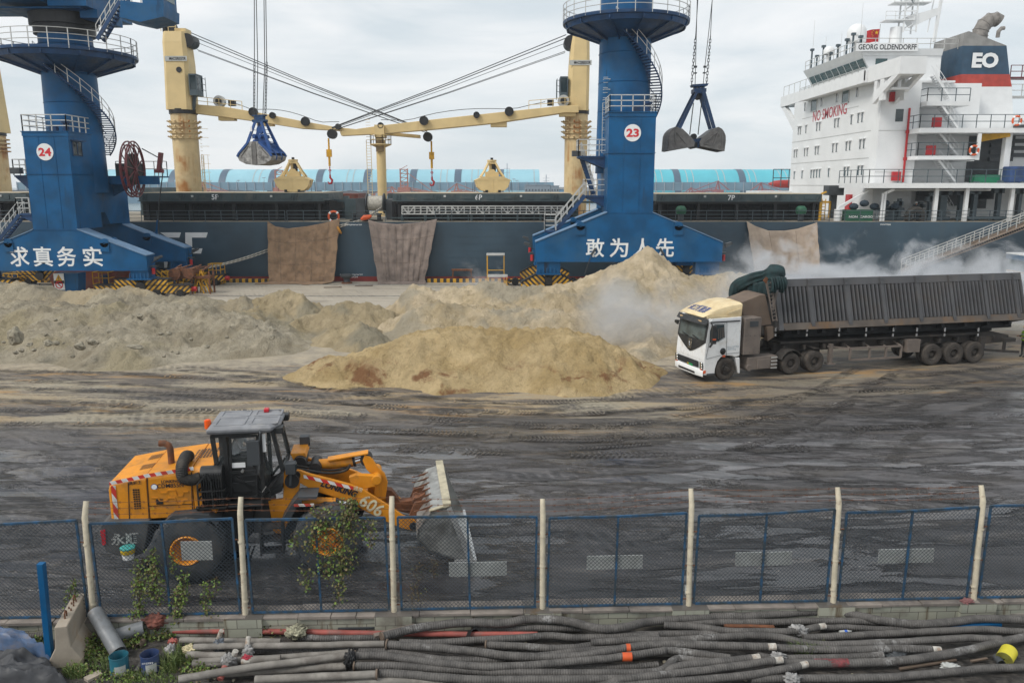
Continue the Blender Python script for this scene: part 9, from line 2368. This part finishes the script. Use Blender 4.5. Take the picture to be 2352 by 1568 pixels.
for p0,p1,z0,z1,r,lab in((zf(1895,1115),zf(1860,1200),.5,.25,.045,'white pipe stub poking up, left of three'),(zf(2125,1165),zf(2115,1270),.42,.25,.05,'white pipe stub poking up, right of three'),(zf(2015,1285),zf(1990,1350),.42,.25,.055,'white pipe stub poking up, middle of three')):
 hose([G(p0,z0),G(p1,z1)],r,lab,m='white_end',cat='pipe',name='pipe_stub',grp='white pipe stubs at the lower left')
hose([G(zf(1925,1420),.28),G(zf(1880,1530),.16)],.06,'short red pipe stub pointing at the bottom edge',m='red_pipe',cat='pipe',name='pipe_stub',grp=None)
def pvc(p0,z0,p1,z1,r,lab,m='pvc',name='pvc_pipe'):
 A,B=G(p0,z0),G(p1,z1);d=(B-A).normalized();L_=(B-A).length
 b=MB().lathe([(r*.9,0),(r,0),(r,L_),(r*.9,L_),(r*.9,0)],A,d,28)
 tag(b.build(name,M[m],smooth=40),lab,'pipe','wide grey plastic pipes by the concrete barrier')
pvc(zf(812,955),.62,zf(1015,1300),.15,.15,'wide grey plastic pipe leaning on the wall with its end in the teal tin')
pvc(zf(950,1170),.16,zf(1235,1085),.26,.14,'wide grey plastic pipe lying behind the leaning one')
pvc(zf(1160,1470),.05,zf(1215,1380),.05,.045,'narrow dirty pipe lying beside the blue and white tin','grey_pipe','grey_pipe')
pvc(zf(1180,1255),.06,zf(1230,1200),.06,.06,'short brown pipe butt lying in the weeds','brown','grey_pipe')
A,B=G(zf(560,1430),0),G(zf(715,1120),0);d=(B-A);L_=d.length;rz_=math.atan2(d.y,d.x)
t=thing('concrete_barrier','stained concrete road barrier with iron lifting loops by the blue post','barrier',A,rz_)
pr=[(-.30,0),(-.30,.12),(-.14,.42),(-.11,.86),(.11,.86),(.14,.42),(.30,.12),(.30,0)]
b=MB().prism([(0,y,z)for y,z in pr],(L_,0,0));b.build('barrier_body',M['concrete'],t,bevel=.02)
b=MB()
for x in(.35,L_-.35):b.tube([(x-.06,0,.84),(x-.06,0,.96),(x,0,1.0),(x+.06,0,.96),(x+.06,0,.84)],.014,6)
for k in range(6):b.cyl((.5+.09*k,.03*(-1)**k,.86),(.5+.09*k,.03*(-1)**k,.9),.015,6)
b.build('lifting_loop',M['rust'],t)
A=G(zf(432,1370));B=P(zf(352,535),A.y);b=MB().bar(A,B,.12,.12);tag(b.build('square_post',M['blue'],bevel=.01),'blue square steel post leaning in front of the fence','post')
def tin(p,r,h,m,band,lab,txt=None):
 c=G(p);t=thing('paint_tin',lab,'tin',c,R(-20),'old paint tins in the weeds')
 MB().lathe([(0,.02),(r,.02),(r,h),(r*1.03,h),(r*1.03,h-.02),(r*.96,h),(r*.95,.05),(0,.05)],(0,0,0),Z,28).build('tin_body',m,t,smooth=40)
 b=MB();n=12
 rows=[[(r*1.006*math.cos(a),r*1.006*math.sin(a),z)for a in np.linspace(R(-75),R(-5),n)]for z in(h*.12,h*.62)]
 b.sheet(rows).build('paper_label',band,t,smooth=60)
 if txt:MB().mat(0).text(txt,(r*.55,-r*.90,h*.74),(.87,.5,0),Z,r*1.2,h*.11,.01).build('tin_lettering',M['text_white'],t)
 MB().lathe([(0,h*.3),(r*.94,h*.3)],(0,0,0),Z,20).build('tin_content',M['grey_dark'],t)
tin(zf(1030,1485),.165,.40,mat('teal_tin',(.015,.14,.20),.55,var=.25,dirt=.5),M['signwhite'],'teal paint tin holding the end of the leaning grey pipe')
tin(zf(1292,1462),.165,.38,mat('blue_tin',(.025,.055,.155),.55,var=.3,dirt=.5,dcol=(.2,.17,.14)),M['signwhite'],'blue and white paint tin with an open top beside the green weeds','内外墙乳胶漆')
def drape(corners,z,m,label,seed,amp=.16):
 n,k=60,44;rows=[]
 for j in range(k+1):
  v=j/k;row=[]
  for i in range(n+1):
   u=i/n;px=corners[0][0]*(1-u)*(1-v)+corners[1][0]*u*(1-v)+corners[2][0]*u*v+corners[3][0]*(1-u)*v;py=corners[0][1]*(1-u)*(1-v)+corners[1][1]*u*(1-v)+corners[2][1]*u*v+corners[3][1]*(1-u)*v
   e=min(1,5*u*(1-u)*4*.5)*min(1,5*v*(1-v)*2)
   q=G((px,py));w=Vector((q.x*1.5,q.y*1.5,seed));q.z=.02+e*(z+amp*mnoise.noise(w)+amp*1.1*(.35-abs(mnoise.noise(Vector((w.x*1.3+w.y*.9,w.y*2.4-w.x*.5,seed)))))+amp*.12*mnoise.noise(w*5));row.append(q)
  rows.append(row)
 o=MB().sheet(rows).build('tarpaulin_heap',m,smooth=70);return tag(o,label,'tarpaulin')
drape([zf(-60,1330),zf(420,1390),zf(640,1640),zf(-60,1660)],.22,M['tarp_black'],'crumpled grey black tarpaulin heap in the bottom left corner',3,.24)
drape([zf(-60,1235),zf(215,1240),zf(470,1400),zf(-40,1330)],.34,M['tarp_blue'],'faded blue tarpaulin lying on the grey black heap',8,.20)
def plank(p0,p1,w,h,z,m,label,name='timber_board',cat='board'):
 A,B=G(p0,z),G(p1,z);return tag(MB().bar(A,B,w,h).build(name,m),label,cat)
plank(zh(1620,1140),zh(1950,1085),.06,.03,.05,M['brown'],'thin wooden batten lying at the lower right');plank(zh(1910,896),zh(2210,876),.12,.07,.12,M['blue'],'blue steel channel lying across the hoses at the right','steel_channel','channel')
plank(zh(2080,812),zh(2400,822),.08,.07,.08,M['grey_pipe'],'cream grey timber by the wall at the right edge');plank(zh(2040,1095),zh(2135,1078),.05,.03,.05,M['brown'],'short batten left of the yellow roll')
plank(zg(730,650),zg(970,590),.12,.05,.24,M['brown_box'],'grey weathered board leaning on the longest hose by the wall');plank(zg(520,600),zg(860,590),.14,.03,.12,M['grey_dark'],'dark flat sheet lying by the wall above the red pipe');plank(zf(735,1540),zf(860,1480),.16,.08,.04,M['concrete'],'broken concrete slab in the weeds near the bottom edge','concrete_slab','slab')
plank(zh(585,888),zh(880,895),.10,.05,.12,M['rust'],'rusty flat bar lying among the hoses','steel_bar','bar')
c=G(zh(2250,1060),.17);t=thing('hose_roll','yellow sleeved roll of flat hose at the right edge','roll',c,R(12))
MB().lathe([(.02,-.16),(.15,-.16)]+[(.15,.16),(.02,.16)],(0,0,0),(.8,.5,.1),26).build('sleeve',mat('yellow_sleeve',(.60,.52,.03),.5),t,smooth=40)
b=MB()
for k in range(7):b.lathe([(.02+.019*k,.0),(.035+.019*k,.012),(.038+.019*k,0)],Vector((-.8,-.5,-.1)).normalized()*.168,(-.8,-.5,-.1),24)
b.build('coil',mat('olive_hose',(.20,.19,.04),.7),t)
pvc(zh(2220,1110),.12,zh(2190,1070),.12,.07,'dark pipe stub under the yellow sleeved roll','grey_dark')
c=G(zh(1300,920),.12);t=thing('water_bottle','clear plastic bottle with a blue label among the hoses','bottle',c,R(8));MB().tube([(-.13,0,0),(.05,0,0),(.1,0,0),(.13,0,0)],[.033,.033,.014,.012],12).build('bottle_body',M['signwhite'],t,smooth=40);MB().cyl((-.03,0,0),(.03,0,0),.034,12).build('bottle_label',mat('blue_label',(.03,.12,.5),.4),t,smooth=40)
c=G(zg(1300,655),.05);tag(MB().lathe([(.0,0),(.14,.02),(.15,.16),(.13,.16),(.12,.04)],c,(.6,-.6,.5),18).build('bowl',M['black'],smooth=40),'upturned black bowl below the red pipe','bowl')
c=G(zf(350,1110),.1);tag(MB().lathe([(0,0),(.10,.0),(.15,.12),(.14,.12),(.09,.02)],c,(.3,-.5,.8),18).build('bowl',M['signwhite'],smooth=40),'white broken bowl beside the blue post','bowl')
for i in range(26):
 x=random.uniform(-7,8.5);y=random.uniform(13.2,14.6);s_=random.uniform(.02,.05);o=bpy.data.objects.new('brick_bit',RM[i%5]);COL.objects.link(o);o.location=(x,y,s_*.6+.02);o.scale=(s_,s_,s_);o.rotation_euler=(0,0,i)
 tag(o,'small stone lying in the black soil among the hoses','stone','small stones among the hoses');o.name='stone'
def leafmat(n,a,b_):
 t=NT(n);oi=t.n('ShaderNodeNewGeometry').outputs['Random Per Island']
 t.set(t.b.inputs['Base Color'],t.mix(oi,a,b_));t.b.inputs['Roughness'].default_value=.6;return t.m
M['leaf']=leafmat('bright_green_leaf',(.055,.115,.016),(.17,.24,.04));M['leaf_dull']=leafmat('olive_leaf',(.045,.068,.018),(.17,.165,.05));M['leaf_dry']=leafmat('dry_leaf',(.09,.065,.025),(.2,.15,.06))
M['stem']=mat('brown_stem',(.07,.05,.03),.9);M['grass']=leafmat('grass_blade',(.045,.09,.018),(.17,.20,.06))
rv=np.random.RandomState(5)
def leaf(b,c,s):
 n_=Vector((rv.normal(),rv.normal()-.8,rv.normal()*.7+.5)).normalized();u=n_.cross(Vector((rv.normal(),rv.normal(),rv.normal()))).normalized();w=n_.cross(u)
 b.add([c,c+u*s*.5+w*s*.42+n_*s*.12,c+u*s,c+u*s*.5-w*s*.42+n_*s*.12],[(0,1,2),(0,2,3)])
def vine(blobs,label,mats,size=.055,base=None,dry=.1):
 """blobs: fence-plane patches (x, y, rx, ry, leaves) read at the zl zoom"""
 b=MB();st=MB()
 t=thing('climbing_vine',label,'vine',(0,15.2,0),FA,'vines climbing the wire fence')
 cs=[]
 for(cx_,cy_,rx,ry,n)in blobs:
  c0=fq(zl(cx_,cy_+ry),-.05);prev=c0;strands=max(2,n//40)
  for k in range(strands):
   a=fq(zl(cx_+rv.uniform(-.4,.4)*rx,cy_+ry*.95),-.04);pts=[a]
   for j in range(6):q=fq(zl(cx_+rv.uniform(-.8,.8)*rx*(.3+.14*j),cy_+ry*(.95-1.9*(j+1)/6)),-.04+rv.uniform(-.05,.05));pts.append(q)
   st.tube(hose_path(pts,18),.006,4,cap=False);cs.extend(hose_path(pts,40))
  for i in range(n):
   if rv.rand()<.55 and cs:q=cs[rv.randint(max(0,len(cs)-40*strands),len(cs))]+Vector((rv.normal()*.045,rv.normal()*.05,rv.normal()*.045))
   else:
    r_=math.sqrt(rv.rand());a=rv.rand()*6.28
    q=fq(zl(cx_+rx*r_*math.cos(a),cy_+ry*r_*math.sin(a)),rv.normal()*.06-.05)
   b.mat(2 if rv.rand()<dry else(0 if rv.rand()<.6 else 1));leaf(b,q,size*rv.uniform(.6,1.35))
 b.build('foliage',mats,t);st.build('stem',M['stem'],t)
LM=[M['leaf'],M['leaf_dull'],M['leaf_dry']];LD=[M['leaf_dull'],M['leaf_dull'],M['leaf_dry']]
vine([(375,920,40,75,90),(290,980,42,85,110),(370,1040,65,90,200),(300,1120,55,110,210),(410,1110,35,70,60),(265,1220,45,30,50)],'bright green vine on the fence left of the pale sign board by the rear wheel',LM)
vine([(545,1060,40,90,130),(520,1150,55,90,170),(500,1240,50,40,90),(485,930,20,60,35)],'green vine on the fence below the pale sign board',LM)
vine([(690,1080,45,60,60),(670,1160,35,60,50),(735,1050,20,50,20),(700,1240,60,30,40)],'thin sparse green vine right of the pale sign board',LM)
vine([(1480,625,70,65,190),(1350,680,110,70,190),(1290,780,100,90,180),(1430,800,100,110,230),(1500,720,90,70,200),(1360,920,120,90,180),(1480,930,70,80,150),(1610,760,45,90,70),(1180,800,35,60,40),(1250,1020,60,70,60),(1420,1060,60,110,90),(1500,640,20,90,30)],'big bushy olive green vine hiding the loader front wheel',[M['leaf_dull'],M['leaf'],M['leaf_dry']],.058,dry=.22)
vine([(1890,1040,60,110,40),(1850,1110,30,60,16),(1980,960,40,60,12)],'dry brownish tendrils on the fence below the bucket',LD,.035,dry=.7)
vine([(-98,1120,22,70,60),(-75,1080,14,70,40),(-100,1220,30,45,60)],'small bright vine on the fence left of the blue post',LM)
def weeds(area,n,label,mats,size=.06,h=.16,name='weed_patch'):
 b=MB()
 for i in range(n):
  z_,cx_,cy_,rx,ry=area[rv.randint(len(area))];r_=math.sqrt(rv.rand());a=rv.rand()*6.28
  q=G(z_(cx_+rx*r_*math.cos(a),cy_+ry*r_*math.sin(a)),0);q.z=abs(rv.normal())*h*(1-r_*.6)+.02
  b.mat(2 if rv.rand()<.08 else int(rv.rand()<.4));leaf(b,q,size*rv.uniform(.6,1.3))
 return tag(b.build(name,mats),label,'weeds',kind='stuff')
weeds([(zf,800,1230,110,90),(zf,860,1330,120,60),(zf,760,1300,60,80)],800,'leafy weeds between the concrete barrier and the leaning pipe',[M['leaf_dull'],M['leaf'],M['leaf_dry']])
weeds([(zf,1150,1220,120,60),(zf,1300,1170,170,50),(zf,1430,1130,90,70)],900,'creeping green vine spreading over the soil below the wall',LM)
weeds([(zf,1350,1520,480,70),(zf,1000,1540,200,50),(zf,1700,1470,160,60),(zf,700,1470,160,50)],900,'low green weeds along the bottom edge by the tins',LM,.055,.10)
weeds([(zf,190,1130,80,30),(zf,340,1260,60,60)],160,'green weeds at the wall foot behind the blue post',LM)
weeds([(zg,850,500,40,18),(zg,1040,530,25,25),(zg,1945,545,30,25),(zg,920,575,30,10)],110,'small green weeds sprouting from the wall coping',LM,.05,.12)
weeds([(zg,100,650,130,30),(zg,200,600,60,25),(zg,2180,630,50,15)],200,'creeping weeds over the red pipe',LD,.05,.16)
def grass(area,n,label,h=.3,z0=0.0):
 b=MB()
 for i in range(n):
  z_,cx_,cy_,rx,ry=area[rv.randint(len(area))];r_=math.sqrt(rv.rand());a=rv.rand()*6.28
  q=G(z_(cx_+rx*r_*math.cos(a),cy_+ry*r_*math.sin(a)),z0);hh=h*rv.uniform(.5,1.2);d=Vector((rv.normal()*.5,rv.normal()*.4,0))*hh;w=Vector((.006,.003,0))
  m_=q+d*.35+Z*hh*.65;e=q+d+Z*hh*.8
  b.add([q-w,q+w,m_+w*.8,m_-w*.8,e],[(0,1,2,3),(3,2,4)])
 return tag(b.build('grass_tuft',M['grass']),label,'grass',kind='stuff')
grass([(zf,1560,1380,130,70),(zf,1450,1440,90,60)],420,'tall green grass tuft beside the cream bound pipe',.32)
grass([(zf,640,1500,90,40),(zf,900,1440,140,60),(zf,1250,1540,300,40)],380,'yellow green grass along the bottom left',.22)
grass([(zh,1090,1050,95,22)],230,'grass tuft growing among the hoses at the right',.26,.05)
def dust(c,size,dens,label,seed,soft=.45,scale=.55,thr=.45):
 b=MB().bx(-size[0]/2,size[0]/2,-size[1]/2,size[1]/2,-size[2]/2,size[2]/2)
 t=NT('drifting_dust');t.t.nodes.remove(t.b)
 p=t.n('ShaderNodeTexCoord').outputs['Object']
 mpn=t.n('ShaderNodeMapping',{'Vector':p,'Location':(seed*5.1,seed*2.3,0),'Scale':(1,1,1.15)})
 nz=t.n('ShaderNodeTexNoise',{'Vector':mpn.outputs[0],'Scale':scale,'Detail':6.0,'Roughness':.62,'Distortion':.5}).outputs['Fac']
 sx=t.n('ShaderNodeSeparateXYZ',{0:p})
 def side_(o,h):return t.ramp(t.math('ABSOLUTE',o),h,h*(1-soft))
 m_=t.math('MULTIPLY',t.math('MULTIPLY',side_(sx.outputs[0],size[0]/2),side_(sx.outputs[1],size[1]/2)),1.0)
 hz_=t.n('ShaderNodeMapRange',{'Value':sx.outputs[2],'From Min':-size[2]/2,'From Max':size[2]/2,'To Min':thr-.22,'To Max':thr+.26}).outputs[0]
 d_=t.n('ShaderNodeMapRange',{'Value':t.math('SUBTRACT',nz,hz_),'From Min':.0,'From Max':.16,'To Min':0.,'To Max':dens}).outputs[0]
 vp=t.n('ShaderNodeVolumePrincipled',{'Color':(.80,.82,.85),'Density':t.math('MULTIPLY',d_,m_),'Anisotropy':.1,'Emission Strength':0.0})
 t.t.links.new(vp.outputs[0],t.out.inputs['Volume'])
 o=b.build('dust_cloud',t.m,loc=c);return tag(o,label,'dust',kind='stuff')
pa,pb_=P((1760,600),50),P((2330,600),50)
dust(((pa.x+pb_.x)/2-1,48.5,4.2),(pb_.x-pa.x+6,6,6.4),1.1,'grey white dust blowing up behind the tipper trailer',2,.35,.5,.468)
q=P((1470,720),44);dust((q.x+.6,45.5,2.6),(9,7,4.6),.34,'thin dust drifting down the slope of the tallest sand pile',5,.6,.4,.42)
q=P((1110,610),66);dust((q.x,66,1.6),(4.5,3,4.4),.4,'small puff of dust left of the yellow stands',9,.6,.6,.44)
q=P((1690,610),62);dust((q.x,61,2.2),(9,4,3.6),.26,'thin dust around the right bogies of crane 23',12,.6,.5,.44)
hz=NT('harbour_air');hz.t.nodes.remove(hz.b)
hz.t.links.new(hz.n('ShaderNodeVolumePrincipled',{'Color':(.80,.87,.93),'Density':.0003,'Anisotropy':.0}).outputs[0],hz.out.inputs['Volume'])
MB().bx(-950,950,-40,900,-7.2,60).build('haze',hz.m)['kind']='stuff'
